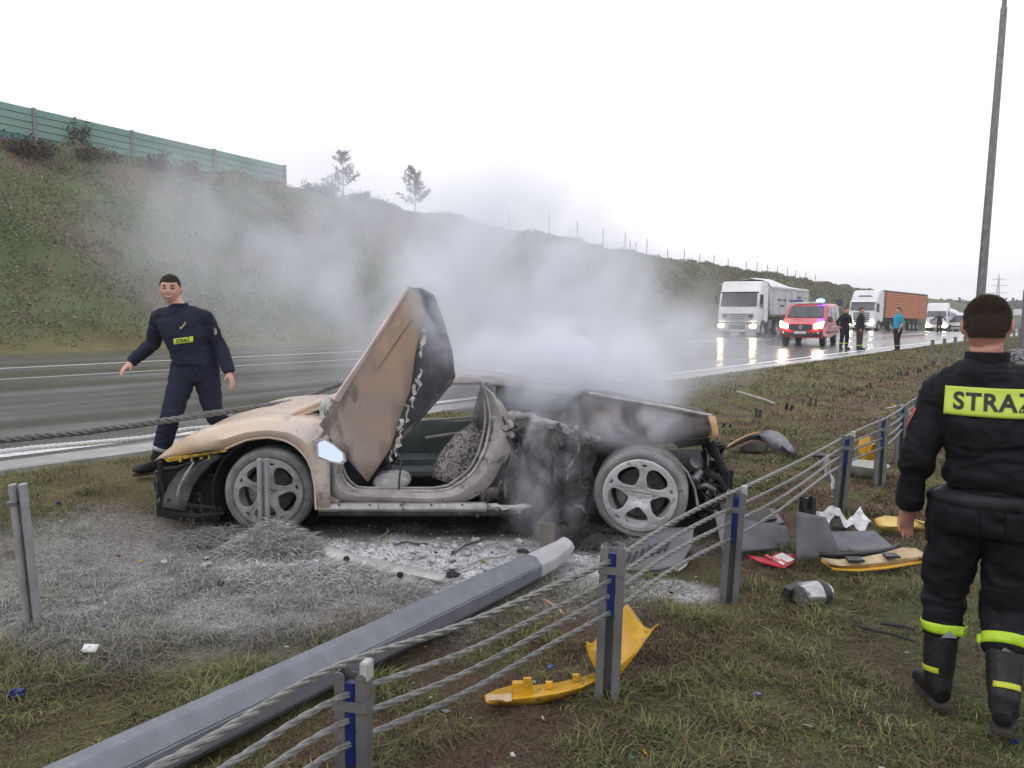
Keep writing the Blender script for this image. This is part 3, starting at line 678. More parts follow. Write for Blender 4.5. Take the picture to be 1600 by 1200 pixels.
# fallen eight-sided pole in front of the wreck
a = GP(10, 1330); b = GP(860, 900); a.z += .10; b.z += .115
M_pole = pm('painted grey pole', [(.3, (.150, .160, .185)), (.6, (.19, .202, .232)), (.8, (.24, .25, .272))], scale=9, rough=.45, metal=.15, bump=.25, bscale=140, detail=8, grime=[((.42, .43, .45), 30, .63, .6, (1, 1, 1)), ((.09, .085, .075), 11, .66, .6)])
po = empty('fallen_pole', b, label='fallen eight-sided grey steel pole lying from the bottom left to below the rear wheel', cat='pole')
d = (a - b).normalized(); m = MB()
def poly_r(p, r): return r
m.tube([Vector((0, 0, 0)) + d * .22, d * .6, d * 2, a - b], [.088, .098, .102, .108], 8, phase=.5)
m.build('shaft', M_pole, po, bevel=.006)
m = MB(); e = Vector((.03, .12, .05)); m.tube([d * .24, d * .05, e * .6 - d * .02, e + Vector((0, .04, .02))], [.088, .086, .072, .055], 8, phase=.5); m.jitter(.008, 9)
m.build('bent_end', pm('ash-dusted pole', (.42, .42, .43), rough=.7, bump=.2), po, bevel=.004)
m = MB(); m.box((-.10, .10, .09), (.10, .02, .20), .5); m.jitter(.01, 7); m.build('torn_flange', pm('scorched flange', (.17, .155, .14), rough=.8, bump=.3), po)
# ------------------------------------------------ burnt sports car (local: x along the car, nose at -x; y away; z up)
CO = Vector((-.43, 6.7, 0)); wc = W(CO); CO.z = gz(wc.x, wc.y)
car = empty('burnt_sports_car', (wc.x, wc.y, CO.z), rz=YAW, label='burnt-out low sports car with one scissor door raised, smoking on the grass', cat='car')
def c(u, v, d): return LQ(u, v, d) - CO
M_peach = pm('heat-bleached paint', [(.25, (.48, .34, .22)), (.42, (.60, .46, .335)), (.56, (.58, .50, .43)), (.75, (.62, .585, .55))], scale=1.7, rough=.36, detail=7, bump=.12, bscale=55, coat=.15, rvar=.18, grime=[((.10, .07, .05), 5, .60, .7), ((.035, .03, .03), 26, .64, .8), ((.70, .68, .66), 13, .63, .6)])
M_ashp = pm('ash-coated paint', [(.25, (.20, .18, .17)), (.5, (.38, .355, .345)), (.75, (.56, .545, .54))], scale=5, rough=.75, detail=8, bump=.45, bscale=45, grime=[((.06, .055, .052), 8, .58, .8), ((.66, .65, .64), 24, .63, .7)])
M_ashl = pm('pale ash crust', [(.3, (.30, .29, .285)), (.55, (.50, .49, .485)), (.8, (.68, .67, .66))], scale=11, rough=.9, detail=8, bump=.7, bscale=60, grime=[((.05, .047, .045), 10, .59, .85)])
M_scorch = pm('scorched panel', [(.25, (.030, .028, .030)), (.5, (.075, .068, .066)), (.68, (.19, .17, .16)), (.85, (.36, .35, .34))], scale=5.5, rough=.75, detail=10, bump=.9, bscale=38, dist=.8, bdist=.02)
M_door = pm('scorched tan paint', [(.28, (.46, .29, .18)), (.44, (.36, .255, .185)), (.58, (.29, .235, .20)), (.78, (.42, .375, .345))], scale=1.5, rough=.55, detail=7, bump=.3, bscale=40, rvar=.1, grime=[((.075, .06, .055), 3.2, .57, .65, (1, 1, .5)), ((.50, .47, .45), 9, .64, .55), ((.03, .028, .028), 34, .65, .8)])
M_tyre = pm('dusty tyre', [(.3, (.10, .098, .095)), (.7, (.24, .235, .23))], scale=9, rough=.9, bump=.4, bscale=60)
M_tyre2 = pm('foam-whitened tyre', [(.3, (.15, .15, .15)), (.7, (.33, .33, .335))], scale=5, rough=.75, bump=.3, bscale=50, grime=[((.06, .058, .055), 11, .60, .7), ((.5, .5, .5), 26, .62, .6)])
M_rim = pm('alloy rim', [(.3, (.36, .36, .37)), (.45, (.60, .60, .61)), (.7, (.76, .76, .77))], scale=7, rough=.38, metal=.4, bump=.12, bscale=60, grime=[((.20, .19, .18), 14, .57, .7), ((.05, .045, .04), 40, .64, .7)])
M_rimd = pm('dust-caked rim', [(.3, (.17, .165, .16)), (.55, (.27, .265, .26)), (.75, (.38, .375, .37))], scale=12, rough=.85, bump=.45, bscale=50, grime=[((.48, .47, .46), 18, .60, .7), ((.06, .055, .05), 30, .62, .7)])
M_dark = pm('sooty black', [(.3, (.006, .006, .007)), (.7, (.022, .022, .024))], scale=6, rough=.8, bump=.3)
M_int = pm('sooted cabin trim', [(.3, (.035, .045, .048)), (.7, (.10, .115, .115))], scale=4, rough=.7, bump=.2)
M_yel = pm('yellow paint', [(.3, (.55, .30, .012)), (.7, (.72, .43, .03))], scale=4, rough=.35, coat=.3)
M_steel = pm('heat-blued metal', [(.3, (.16, .16, .17)), (.7, (.34, .34, .35))], scale=9, rough=.5, metal=.6, bump=.2)
NEAR = 5.80
# ---- front body shell: hood, wings and the near wheel arch
top = [(249, 716), (262, 705), (282, 690), (305, 677), (335, 665), (365, 658), (400, 654), (435, 652), (470, 654), (500, 658), (516, 662)]
low = [(249, 718), (262, 715), (282, 711), (305, 707), (335, 702), (352, 701), (385, 688), (419, 684), (450, 690), (470, 703), (486, 728), (492, 760), (494, 796)]
def interp(tab, u):
    return float(np.interp(u, [p[0] for p in tab], [p[1] for p in tab]))
def front_shell():
    m = MB(); rows = []
    us = [249, 256, 268, 285, 305, 330, 352, 368, 385, 402, 419, 436, 450, 462, 472, 480, 487, 492, 500, 508, 516]
    for u in us:
        k = max(0, (352 - u) / 103); d0 = NEAR + .42 * k ** 2.2           # plan curve of the nose
        lo = interp(low, u) if u <= 492 else 797
        t = c(u, interp(top, u), d0 + .16); l = c(u, lo, d0)
        mid = c(u, lo * .62 + interp(top, u) * .38, d0 - .015 * (1 - k)); up = c(u, lo * .25 + interp(top, u) * .75, d0 + .03)
        far = 7.55 - .42 * k ** 2.2 - CO.y; ht = t.z; dip = .035 * (1 - k)
        row = [l, mid, up, Vector((t.x, d0 + .09 - CO.y, ht - .012)), t]
        for q, zz in ((.25, -dip), (.5, -dip * .3 + .012), (.75, -dip)): row.append(Vector((t.x, t.y + (far - .16 - t.y) * q, ht + zz)))
        row += [Vector((t.x, far - .16, ht)), Vector((t.x, far - .06, ht - .03)), Vector((t.x, far, (ht + l.z) / 2)), Vector((t.x, far, l.z))]
        rows.append(row)
    m.grid(rows); return m.build('front_body', M_peach, car, smooth=True, solid=.012, off=-1)
front_shell()
# arch lip, shut line, yellow strip under the nose
M_yeld = pm('soot-stained yellow', [(.35, (.10, .075, .02)), (.55, (.42, .28, .03)), (.75, (.58, .42, .08))], scale=14, rough=.6, bump=.3)
m = MB(); m.tube([c(u, v, NEAR - .006) for u, v in [(352, 701), (368, 694), (385, 687), (402, 684), (419, 683), (436, 685), (450, 690), (462, 697), (472, 707), (480, 717), (487, 733), (492, 758), (494, 796)]], .011, 6); m.build('arch_lip', M_peach, car, smooth=True)
m = MB(); m.prism([c(255, 717, 5.98), c(345, 703, 5.80), c(352, 701, 5.79), c(353, 706, 5.79), (c(300, 714, 5.86)), c(262, 722, 5.97)], (0, .05, 0)); m.build('bumper_edge', M_yeld, car)
m = MB()
for k in range(5): u = 266 + k * 15 + (k * k) % 5; m.box(c(u, 719 - k * 1.4, 5.93 - k * .02), (.014 + .006 * (k % 2), .02, .022 + .012 * (k % 3)))
setp(m.build('clip_row', M_yeld, car), kind='stuff')
# torn front: undertray, lamp bucket, ducts
m = MB(); m.grid([[c(247 + 4 * j, 716 + i * 12, 6.05 + .12 * j) for j in range(8)] for i in range(6)]); m.jitter(.03, 5); m.build('nose_frame', M_dark, car, solid=.02)
m = MB(); rows = []
for i, (u, v, wdt) in enumerate([(340, 706, 0), (322, 718, 14), (306, 735, 20), (292, 755, 24), (284, 775, 26), (280, 793, 22)]): rows.append([c(u - 14 - wdt * .5, v, 6.0), c(u - 4, v + 3, 5.88), c(u + 8, v + 5, 5.9), c(u + 16, v + 8, 6.05)])
m.grid(rows); m.jitter(.02, 7); m.build('lamp_bucket', pm('scuffed grey plastic', [(.3, (.05, .05, .052)), (.7, (.13, .13, .135))], scale=7, rough=.6, bump=.3), car, smooth=True, solid=.01)
m = MB(); m.tube([c(303, 722, 5.86), c(290, 742, 5.86), c(281, 760, 5.88), c(275, 780, 5.92)], [.007, .012, .01, .006], 6); m.build('trim_strip', M_ashp, car, smooth=True)
for pts, r in (([(250, 722, 6.0), (251, 745, 6.0), (256, 770, 6.02), (258, 795, 6.05)], .018), ([(256, 732, 5.98), (275, 730, 5.94), (300, 722, 5.9)], .012), ([(262, 780, 5.95), (300, 790, 5.9), (345, 794, 5.86)], .014), ([(270, 800, 5.95), (310, 806, 5.9), (350, 800, 5.9)], .02)):
    m = MB(); m.tube([c(*p) for p in pts], r, 6).jitter(.008, 9); m.build('bracket', M_dark, car)
m = MB(); m.box(c(318, 760, 6.45), (.5, .7, .36)); m.jitter(.05, 3); m.build('radiator_block', M_dark, car)
m = MB(); rows = [[c(300 + 18 * j, 740 + 13 * i + 5 * sin(i + j), 6.1 + .04 * ((i * j) % 3)) for j in range(4)] for i in range(5)]; m.grid(rows).jitter(.03, 6, 4); m.build('torn_liner', M_black, car, solid=.006)
m = MB(); wc_ = c(419, 772, NEAR + .02); rows = []
for k in range(15):
    a = rad(-20 + k * 220 / 14); rows.append([wc_ + Vector((-.415 * cos(a), q, .415 * sin(a))) for q in (0, .15, .60)])
m.grid(rows).jitter(.006, 6); m.build('arch_liner', M_dark, car, solid=.006)
m = MB(); m.box(c(425, 735, 6.75), (.95, 1.0, .62)); m.build('front_bulkhead', M_dark, car)
# vent slats between wing and door
for k in range(5): MB().box(c(510, 722 + k * 14, 5.86), (.06, .02, .012)).build('vent_slat', M_ashp, car)
m = MB(); m.prism([c(497, 700, 5.85), c(520, 690, 5.85), c(530, 730, 5.85), c(532, 790, 5.85), c(497, 797, 5.85)], (0, .12, 0)); m.build('door_pillar', M_peach, car, bevel=.008)
m = MB(); m.box(c(508, 745, 5.842), (.035, .02, .30)); m.build('vent_recess', M_dark, car)
# ---- sill, door opening rim and swept rear pillar
inner = [(528, 700), (531, 728), (537, 748), (548, 760), (565, 766), (620, 767), (687, 766), (715, 756), (738, 737), (752, 714), (762, 684), (766, 650), (762, 622), (757, 604)]
outer = [(512, 700), (513, 740), (516, 768), (528, 780), (560, 786), (620, 788), (697, 789), (735, 780), (765, 757), (785, 724), (797, 690), (800, 662), (790, 640), (778, 622)]
sp1 = spline(inner, 5); sp2 = spline(outer, 5); m = MB(); rows = []
for (a, b) in zip(sp1, sp2):
    rows.append([c(a[0], a[1], 6.05), c(a[0], a[1], 5.94), c(a[0] * .75 + b[0] * .25, a[1] * .75 + b[1] * .25, 5.86), c((a[0] + b[0]) / 2, (a[1] + b[1]) / 2, 5.83), c(b[0], b[1], 5.85)])
m.grid(rows).jitter(.008, 9); m.build('sill', M_ashp, car, smooth=True, solid=.015)
for dd, off, r, mt in ((5.90, 0, .011, M_ashl), (5.865, 6, .008, M_ashl), (5.95, -5, .010, M_ashp)):
    m = MB(); q = [(a[0] + (b[0] - a[0]) * off / 24, a[1] + (b[1] - a[1]) * off / 24) for a, b in zip(sp1, sp2)]
    m.tube([c(u, v, dd) for u, v in q], r, 7).jitter(.006, 22); m.build('door_seal', mt, car, smooth=True)
m = MB(); rows = [[c(u, 785 + s[0], s[1]) for s in ((0, 5.85), (4, 5.80), (10, 5.79), (13, 5.83), (14, 6.1))] for u in (497, 520, 560, 620, 680, 730, 760)]
m.grid(rows).jitter(.004, 6); m.build('side_skirt', M_ashl, car, smooth=True, solid=.01)
m = MB(); rows = [[c(u, 797 + s[0], s[1]) for s in ((0, 5.84), (6, 5.86), (9, 6.0), (9, 7.4))] for u in (497, 560, 620, 700, 780, 830)]
m.grid(rows); m.build('floor_pan', M_scorch, car, solid=.01)
for k in range(5): MB().ell(c(530 + 48 * k, 789, 5.785), (.008, .004, .008), 8, 5).build('sill_plug', M_dark, car)
# ---- cabin
m = MB(); m.grid([[c(u, 768, 6.0 + .28 * j) for u in (535, 600, 660, 720, 760)] for j in range(6)]).jitter(.03, 4); m.grid([[c(u, 775, 5.95 + .3 * j) for u in (515, 560, 620, 700, 770)] for j in range(6)]); m.build('cabin_floor', M_ashl, car, solid=.01)
MB().box(c(560, 735, 6.75), (.55, .12, .45)).build('footwell_wall', M_int, car); MB().box(c(640, 752, 7.35), (1.9, .12, .28)).build('far_sill', M_int, car)
m = MB(); rows = [[c(u, v, 7.42) for u in (520, 580, 640, 700, 750, 790)] for v in (657, 680, 705, 735)]; m.grid(rows).jitter(.03, 3); m.build('far_door_trim', M_int, car, solid=.03, smooth=True)
m = MB(); m.tube([c(560, 662, 7.36), c(640, 657, 7.36), (c(700, 655, 7.36)), c(745, 651, 7.36)], .014, 6); m.build('door_cap', M_ashp, car)
m = MB(); m.tube([c(665, 684, 7.2), c(720, 676, 7.2), c(760, 674, 7.2)], .012, 6); m.build('grab_rail', M_ashp, car)
m = MB(); m.box(c(690, 718, 7.2), (.8, .35, .07)).box(c(650, 735, 6.9), (.9, .4, .05)).jitter(.03, 5); m.build('seat_base', M_int, car, bevel=.02)
m = MB(); rows = []
for i, (u, v, w_) in enumerate([(712, 752, 34), (716, 735, 38), (726, 718, 38), (738, 702, 34), (750, 690, 26), (757, 684, 14)]):
    rows.append([c(u + w_ * (k / 5 - .5), v + (k - 2.5) * 2.5, 6.28 + .05 * abs(k - 2.5)) for k in range(6)])
m.grid(rows); 
o_ = m.build('seat_back', pm('burnt patterned cloth', [(.3, (.03, .03, .035)), (.48, (.12, .11, .11)), (.56, (.42, .41, .42)), (.66, (.15, .10, .09)), (.8, (.6, .59, .6))], scale=30, rough=.9, bump=.8, bscale=50, detail=7, dist=1.2), car, smooth=True, solid=.12, off=1)
m = MB(); m.tube([c(612, 668, 6.5), c(618, 700, 6.3), c(628, 720, 6.1), c(624, 745, 5.98), c(622, 790, 5.84)], .009, 6); m.build('loose_cable', M_black, car, smooth=True)
m = MB(); m.ell(c(612, 752, 6.4), (.16, .3, .07)).jitter(.03, 7); m.build('ash_heap', M_ashl, car, smooth=True)
m = MB(); rows = [[c(u, v, 6.35 + .2 * j) for j in range(5)] for u, v in ((530, 690), (560, 685), (585, 700), (600, 730))]; m.grid(rows).jitter(.03, 4); m.build('dashboard', M_dark, car, smooth=True, solid=.05)
# ---- windscreen base, pillars, roof
m = MB(); m.prism([c(432, 651, 6.3), c(513, 620, 6.3), c(518, 628, 6.3), c(500, 640, 6.3), c(470, 651, 6.3)], (0, .05, 0)); m.build('windscreen_cowl', M_peach, car, bevel=.006)
m = MB(); m.grid([[c(455, 652, 6.35), c(455, 648, 7.2)], [c(512, 636, 6.4), c(512, 634, 7.2)], [c(520, 650, 6.4), c(520, 648, 7.2)]]); m.build('scuttle', M_ashl, car, solid=.01)
for dd, dv in ((6.12, 0), (7.3, -2)):
    m = MB(); m.tube([c(448, 650 + dv * 3, dd), c(512, 624 + dv, dd + .05), (c(590, 602 + dv, dd + .1 if dd < 7 else dd - .1)), c(660, 594 + dv, dd + .15 if dd < 7 else dd - .15), c(705, 592 + dv, dd + .18 if dd < 7 else dd - .18)], [.02, .025, .024, .022, .02], 8); m.build('a_pillar', M_peach if dd < 7 else M_ashp, car, smooth=True)
m = MB()
for s in range(3): m.tube([c(498 + 5 * s, 668, 6.0), c(505 - 3 * s, 655, 5.98 + .03 * s), c(500 + 6 * s, 640, 6.0), c(508 + 3 * s, 625, 6.05), (c(512, 618, 6.1))], [.012, .016, .011, .014, .006], 6)
m.jitter(.025, 14); m.build('melted_hinge', M_ashl, car, smooth=True)
roof_e = [(640, 597), (672, 593), (705, 591), (745, 591), (790, 595), (835, 601), (880, 608), (920, 615)]
m = MB(); rows = []
for u, v in roof_e:
    a = c(u, v, 6.28); z = a.z
    rows.append([Vector((a.x, 6.22 - CO.y, z - .035)), a] + [Vector((a.x, 6.28 + q * 1.0 - CO.y, z + .02 * sin(pi * q) - .035 * q)) for q in (.2, .4, .6, .8)] + [Vector((a.x, 7.28 - CO.y, z - .035)), Vector((a.x, 7.34 - CO.y, z - .07))])
m.grid(rows).jitter(.014, 5); m.build('roof', M_ashp, car, smooth=True, solid=.02)
m = MB(); m.tube([c(762, 600, 6.2), (c(768, 625, 6.12)), c(770, 650, 6.02), c(768, 680, 5.95)], [.03, .036, .04, .03], 8).jitter(.015, 14); m.build('b_pillar', M_scorch, car, smooth=True)
m = MB(); m.tube([c(758, 606, 7.3), (c(752, 640, 7.4)), c(750, 670, 7.45)], [.05, .07, .08], 8); m.build('far_b_pillar', M_scorch, car)
# quarter glass area and rear shoulder
m = MB(); us = [775, 810, 850, 890, 930]; rows = []
for u in us:
    a = c(u, interp(roof_e, u) + 5, 6.26); b = c(u, interp([(775, 648), (850, 650), (930, 660)], u), 5.98)
    rows.append([a, a.lerp(b, .35), a.lerp(b, .7), b])
m.grid(rows).jitter(.03, 5); m.build('quarter_panel', M_dark, car, smooth=True, solid=.01)
m = MB(); rows = []
for u in range(770, 935, 9):
    r_ = []
    for k, v in enumerate((642, 652, 664, 680)):
        r_.append(c(u, v + 6 * sin(u * .09 + k), (6.02, 5.90, 5.86, 5.92)[k]))
    rows.append(r_)
m.grid(rows); m.jitter(.045, 9, 2).jitter(.02, 26, 8); m.build('buckled_shoulder', M_scorch, car, smooth=True, solid=.012)
def torn(u0, u1, vf, h, d, name, mat, seed, th=.008, n=26, amp=.035):
    """ragged strip of torn skin following a curve, lower edge irregular"""
    m = MB(); rows = []; rs = np.random.default_rng(seed)
    for k in range(n + 1):
        u = u0 + (u1 - u0) * k / n; v = vf(u); hh = h * (.25 + 1.1 * vnoise(k * .55, 0, 0, seed) + .5 * rs.random())
        rows.append([c(u, v, d), c(u + rs.normal() * 1.5, v + hh * .4, d - .02 + .03 * rs.random()), c(u + rs.normal() * 2, v + hh * .75, d - .01 + .05 * rs.random()), c(u + rs.normal() * 3, v + hh, d + .05 * rs.random())])
    m.grid(rows).jitter(amp, 11, seed); return m.build(name, mat, car, smooth=True, solid=th)
sh_ = lambda u: interp([(770, 650), (785, 643), (830, 643), (860, 656), (905, 668), (935, 674)], u)
torn(772, 930, sh_, 16, 5.86, 'torn_edge', M_ashl, 3)
torn(776, 925, lambda u: sh_(u) + 12, 34, 5.90, 'torn_skin', M_scorch, 4, amp=.07, n=60)
torn(800, 900, lambda u: sh_(u) + 30, 40, 5.93, 'torn_skin', M_char, 5, amp=.08, n=50)
for pts in ([(776, 648, 5.86), (783, 668, 5.84), (795, 688, 5.85), (800, 695, 5.88)], [(786, 646, 5.86), (798, 660, 5.84), (802, 684, 5.86)]):
    m = MB(); m.tube([c(*p) for p in pts], [.010, .018, .014, .004][:len(pts)], 6).jitter(.015, 14); m.build('peeled_strip', M_ashl, car, smooth=True)
m = MB(); rows = []
for i, v in enumerate(np.linspace(668, 812, 13)):
    rows.append([c(u, v, 5.93 + .10 * sin(u * .05) + .05 * (u > 840)) for u in np.linspace(778 + max(0, (v - 740)) * .1, 935, 15)])
m.grid(rows); m.jitter(.10, 4.5, 3).jitter(.03, 14, 6); m.build('burnt_flank', M_scorch, car, smooth=True, solid=.01)
m = MB(); m.prism([c(770, 690, 5.86), c(797, 668, 5.86), c(800, 700, 5.86), c(790, 722, 5.86), c(775, 728, 5.86), (c(764, 740, 5.86))], (0, .03, 0)); m.build('intake_panel', M_ashp, car, bevel=.005)
m = MB(); m.prism([c(762, 762, 5.85), c(775, 725, 5.85), c(792, 722, 5.85), c(786, 760, 5.85)], (0, .05, 0)); m.build('intake_mouth', M_dark, car)
torn(742, 800, lambda u: 765 - (u - 742) * .35, 22, 5.86, 'melted_sill_end', M_scorch, 8, amp=.03, n=18)
torn(745, 830, lambda u: 788, 10, 5.84, 'melted_drip', M_ashl, 9, th=.02, n=24, amp=.02)
torn(755, 815, lambda u: 742 + (u - 755) * .2, 26, 5.88, 'torn_skin', M_scorch, 10, n=16, amp=.05)
for k, (a, b) in enumerate([((800, 690, 5.86), (790, 778, 5.86)), ((905, 690, 5.88), (888, 750, 5.9))]):
    m = MB(); p, q = c(*a), c(*b); m.tube([p, p.lerp(q, .3) + Vector((.02, -.02, .01)), p.lerp(q, .7) + Vector((-.03, 0, 0)), q], .009, 5).jitter(.02, 8, k); m.build('exposed_strut', [M_scorch, M_ashp][k % 2], car)
m = MB(); m.box(c(870, 740, 6.7), (.75, 1.2, .62)).jitter(.06, 3); m.build('engine_block', M_dark, car)
rs = random.Random(5); m1, m2 = MB(), MB()
for k in range(80):
    u, v = rs.uniform(785, 925), rs.uniform(655, 812); p = c(u, v, 5.80 + rs.uniform(0, .14)); q = p + Vector((rs.uniform(-.12, .12), rs.uniform(-.04, .04), rs.uniform(-.14, .10)))
    (m1 if k % 8 else m2).tube([p, p.lerp(q, .5) + Vector((rs.uniform(-.03, .03), -.02, rs.uniform(-.03, .03))), q], [rs.uniform(.003, .012), rs.uniform(.004, .012), .002], 5)
for k in range(26):
    u, v = rs.uniform(785, 925), rs.uniform(660, 800); p = c(u, v, 5.82 + rs.uniform(0, .1)); m1.add([p + Vector((rs.uniform(-.07, .07), rs.uniform(-.03, .03), rs.uniform(-.08, .08))) for _ in range(5)], [(0, 1, 2), (2, 3, 4), (0, 2, 4)])
setp(m1.jitter(.02, 14).build('charred_remains', M_char, car, solid=.003), kind='stuff'); setp(m2.jitter(.02, 14).build('ashy_remains', M_scorch, car), kind='stuff')
# ---- rear deck and tail
deck = [(920, 615), (960, 622), (1008, 631), (1050, 638), (1085, 645), (1112, 650)]
m = MB(); rows = []
for u, v in deck:
    a = c(u, v, 5.95); rows.append([a] + [Vector((a.x, 5.95 + q * 1.55 - CO.y, a.z + .012 * sin(pi * q) - .09 * q)) for q in (.2, .4, .6, .8, 1)])
m.grid(rows).jitter(.022, 5); m.build('engine_cover', M_scorch, car, smooth=True, solid=.015)
m = MB(); rows = []
lo2 = [(900, 668), (960, 688), (1000, 694), (1043, 694), (1074, 687), (1109, 681)]
for u in (905, 930, 960, 1000, 1040, 1075, 1108):
    a = c(u, interp(deck, max(u, 920)) + 3, 5.93); b = c(u, interp(lo2, u), 5.84); rows.append([a, a.lerp(b, .3) + Vector((0, -.03, 0)), a.lerp(b, .65) + Vector((0, -.035, 0)), b])
M_rearp = pm('smoke-stained tan paint', [(.3, (.022, .02, .022)), (.52, (.055, .043, .04)), (.7, (.16, .10, .07)), (.85, (.26, .20, .17))], scale=2.6, rough=.5, detail=7, bump=.2)
m.grid(rows); m.build('rear_wing', M_rearp, car, smooth=True, solid=.012)
m = MB(); m.tube([c(u, v - 1, 5.925) for u, v in deck], .010, 6).jitter(.005, 14); m.build('deck_edge', M_ashl, car)
m = MB(); rows = [[c(u, v, 5.86), c(u + 9, v, 5.9), c(u + 10, v + 2, 6.4), c(u + 9, v + 2, 7.2)] for u, v in ((1107, 650), (1110, 662), (1112, 676), (1113, 684))]; m.grid(rows); m.build('tail_edge', pm('scorched orange paint', [(.3, (.55, .27, .10)), (.7, (.62, .40, .24))], scale=5, rough=.4), car, smooth=True, solid=.01)
m = MB(); m.prism([c(1050, 690, 6.0), c(1108, 684, 6.0), c(1110, 694, 6.0), c(1060, 700, 6.0)], (0, .7, 0)).jitter(.02, 6); m.build('tail_beam', M_dark, car)
for k, pts in enumerate([[(1112, 690, 5.95), (1122, 715, 5.95), (1133, 742, 5.98), (1134, 770, 6.0), (1128, 800, 6.0)], [(1100, 690, 6.1), (1106, 730, 6.1), (1110, 770, 6.1), (1106, 806, 6.1)], [(1108, 740, 5.9), (1124, 748, 5.9), (1132, 765, 5.92)], [(1094, 790, 5.95), (1112, 800, 5.95), (1130, 790, 6.0)], [(1116, 700, 6.6), (1136, 740, 6.6), (1134, 790, 6.6)], [(1110, 755, 6.0), (1122, 770, 6.0), (1116, 790, 5.98)]]):
    m = MB(); m.tube([c(*p) for p in pts], .02 if k % 2 else .028, 7).jitter(.02, 12, k); m.build('tail_bracket', [M_dark, M_black][k % 2], car, smooth=True)
m = MB(); rows = [[c(1098 + 6 * i + 3 * sin(j * 2), 690 + 10 * j, 6.0 + .05 * sin(i * j)) for i in range(6)] for j in range(12)]; m.grid(rows).jitter(.05, 8, 6); m.build('crumpled_tail', M_dark, car, solid=.01)
m = MB()
for pts, r in (([(1066, 735, 6.1), (1076, 728, 6.0), (1086, 722, 5.95)], .05), ([(1074, 752, 6.0), (1088, 748, 5.95), (1092, 738, 6.0)], .04), ([(1090, 760, 6.0), (1105, 758, 5.96), (1118, 765, 5.96)], .024)): m.tube([c(*p) for p in pts], r, 10)
m.build('exhaust_pipe', M_steel, car, smooth=True)
m = MB(); m.box(c(1075, 765, 6.5), (.45, .9, .5)).jitter(.07, 4); m.build('gearbox', M_dark, car)
m = MB()
for k in range(26):
    rs = random.Random(k); p = c(1112 + rs.uniform(-12, 22), rs.uniform(700, 800), 5.96); m.tube([p, p + Vector((rs.uniform(-.05, .05), rs.uniform(-.03, .03), rs.uniform(-.09, .05))), p + Vector((rs.uniform(-.08, .08), rs.uniform(-.03, .03), rs.uniform(-.1, .08)))], [.008, .006, .002], 4)
m.build('tail_scraps', M_steel, car)
m = MB(); rows = []
for u, v in ((1040, 712), (1058, 722), (1074, 740), (1084, 762), (1089, 785), (1091, 806)): rows.append([c(u, v, 5.83), c(u + 3, v - 2, 5.82), c(u - 1, v + 6, 6.15)])
m.grid(rows); m.build('rear_liner', M_black, car, smooth=True, solid=.008)
m = MB(); m.tube([c(u, v, 5.815) for u, v in ((1020, 706), (1040, 710), (1058, 720), (1074, 738), (1085, 762), (1090, 790))], .009, 6); m.build('liner_edge', M_ashp, car, smooth=True)
# ---- raised scissor door
DD = 5.62
dk = [(638.5, 448.5), (573, 549), (521, 624), (514, 644), (500, 663), (517, 684), (545, 718), (575, 752), (592, 728), (610, 700), (624, 655), (641, 610), (647, 567), (653, 533), (664, 497), (658, 463)]
def door_pt(u, v, lift=0.):
    s = ((u - 560) * .8 + (v - 600) * -.1) / 100.
    return c(u, v, DD + .05 * s * s - .02 * s - lift)
def fill(poly, ptf, name, mat, parent, th=.03, cells=9):
    """polygon in picture coordinates filled with a fine grid of points, given depth by ptf"""
    bm = bmesh.new(); vs_ = [bm.verts.new((p[0], p[1], 0)) for p in poly]; fc = bm.faces.new(vs_)
    xs_, ys_ = [p[0] for p in poly], [p[1] for p in poly]
    for ax, (lo, hi) in ((0, (min(xs_), max(xs_))), (1, (min(ys_), max(ys_)))):
        for k in range(1, cells):
            q = lo + (hi - lo) * k / cells; co = [0, 0, 0]; no = [0, 0, 0]; co[ax] = q; no[ax] = 1
            bmesh.ops.bisect_plane(bm, geom=bm.verts[:] + bm.edges[:] + bm.faces[:], plane_co=co, plane_no=no, dist=.01)
    for v in bm.verts: v.co = ptf(v.co.x, v.co.y)
    bmesh.ops.recalc_face_normals(bm, faces=bm.faces[:])
    me = bpy.data.meshes.new(name); bm.to_mesh(me); bm.free(); me.shade_smooth(); me.materials.append(mat)
    o = bpy.data.objects.new(name, me); COL.objects.link(o); o.parent = parent
    md = o.modifiers.new('Solidify', 'SOLIDIFY'); md.thickness = th; md.offset = 0
    return o
door = fill(dk, door_pt, 'door', M_door, car, th=.035)
mt = MB(); mt.grid([[c(638.5, 446, DD - .02), c(645, 450, DD + .05)], [c(573, 547, DD - .03), c(580, 551, DD + .0)], [c(520, 624, DD - .03), c(529, 628, DD)]]); mt.build('door_edge', pm('pale door edge', (.60, .50, .46), rough=.5), car, solid=.02)
m = MB(); m.tube([door_pt(645, 498, .02), door_pt(618, 536, .02), door_pt(590, 578, .02)], [.001, .003, .001], 5); m.build('door_crease', M_scorch, door)
dark = [(640, 450), (658, 450), (675, 460), (684, 482), (692, 505), (699, 530), (705, 553), (706, 573), (709, 587), (702, 600), (687, 618), (658, 650), (630, 681), (613, 704), (606, 700), (622, 655), (638, 610), (645, 567), (651, 533), (660, 495)]
fill(dark, lambda u, v: c(u, v, DD + .03 + .006 * max(0, (u - 600 - (700 - v) * .25))), 'door_frame', pm('sooted door frame', [(.3, (.05, .05, .056)), (.6, (.12, .12, .13)), (.8, (.24, .24, .25))], scale=5, rough=.7, bump=.5, detail=8), car, th=.04)
m = MB()
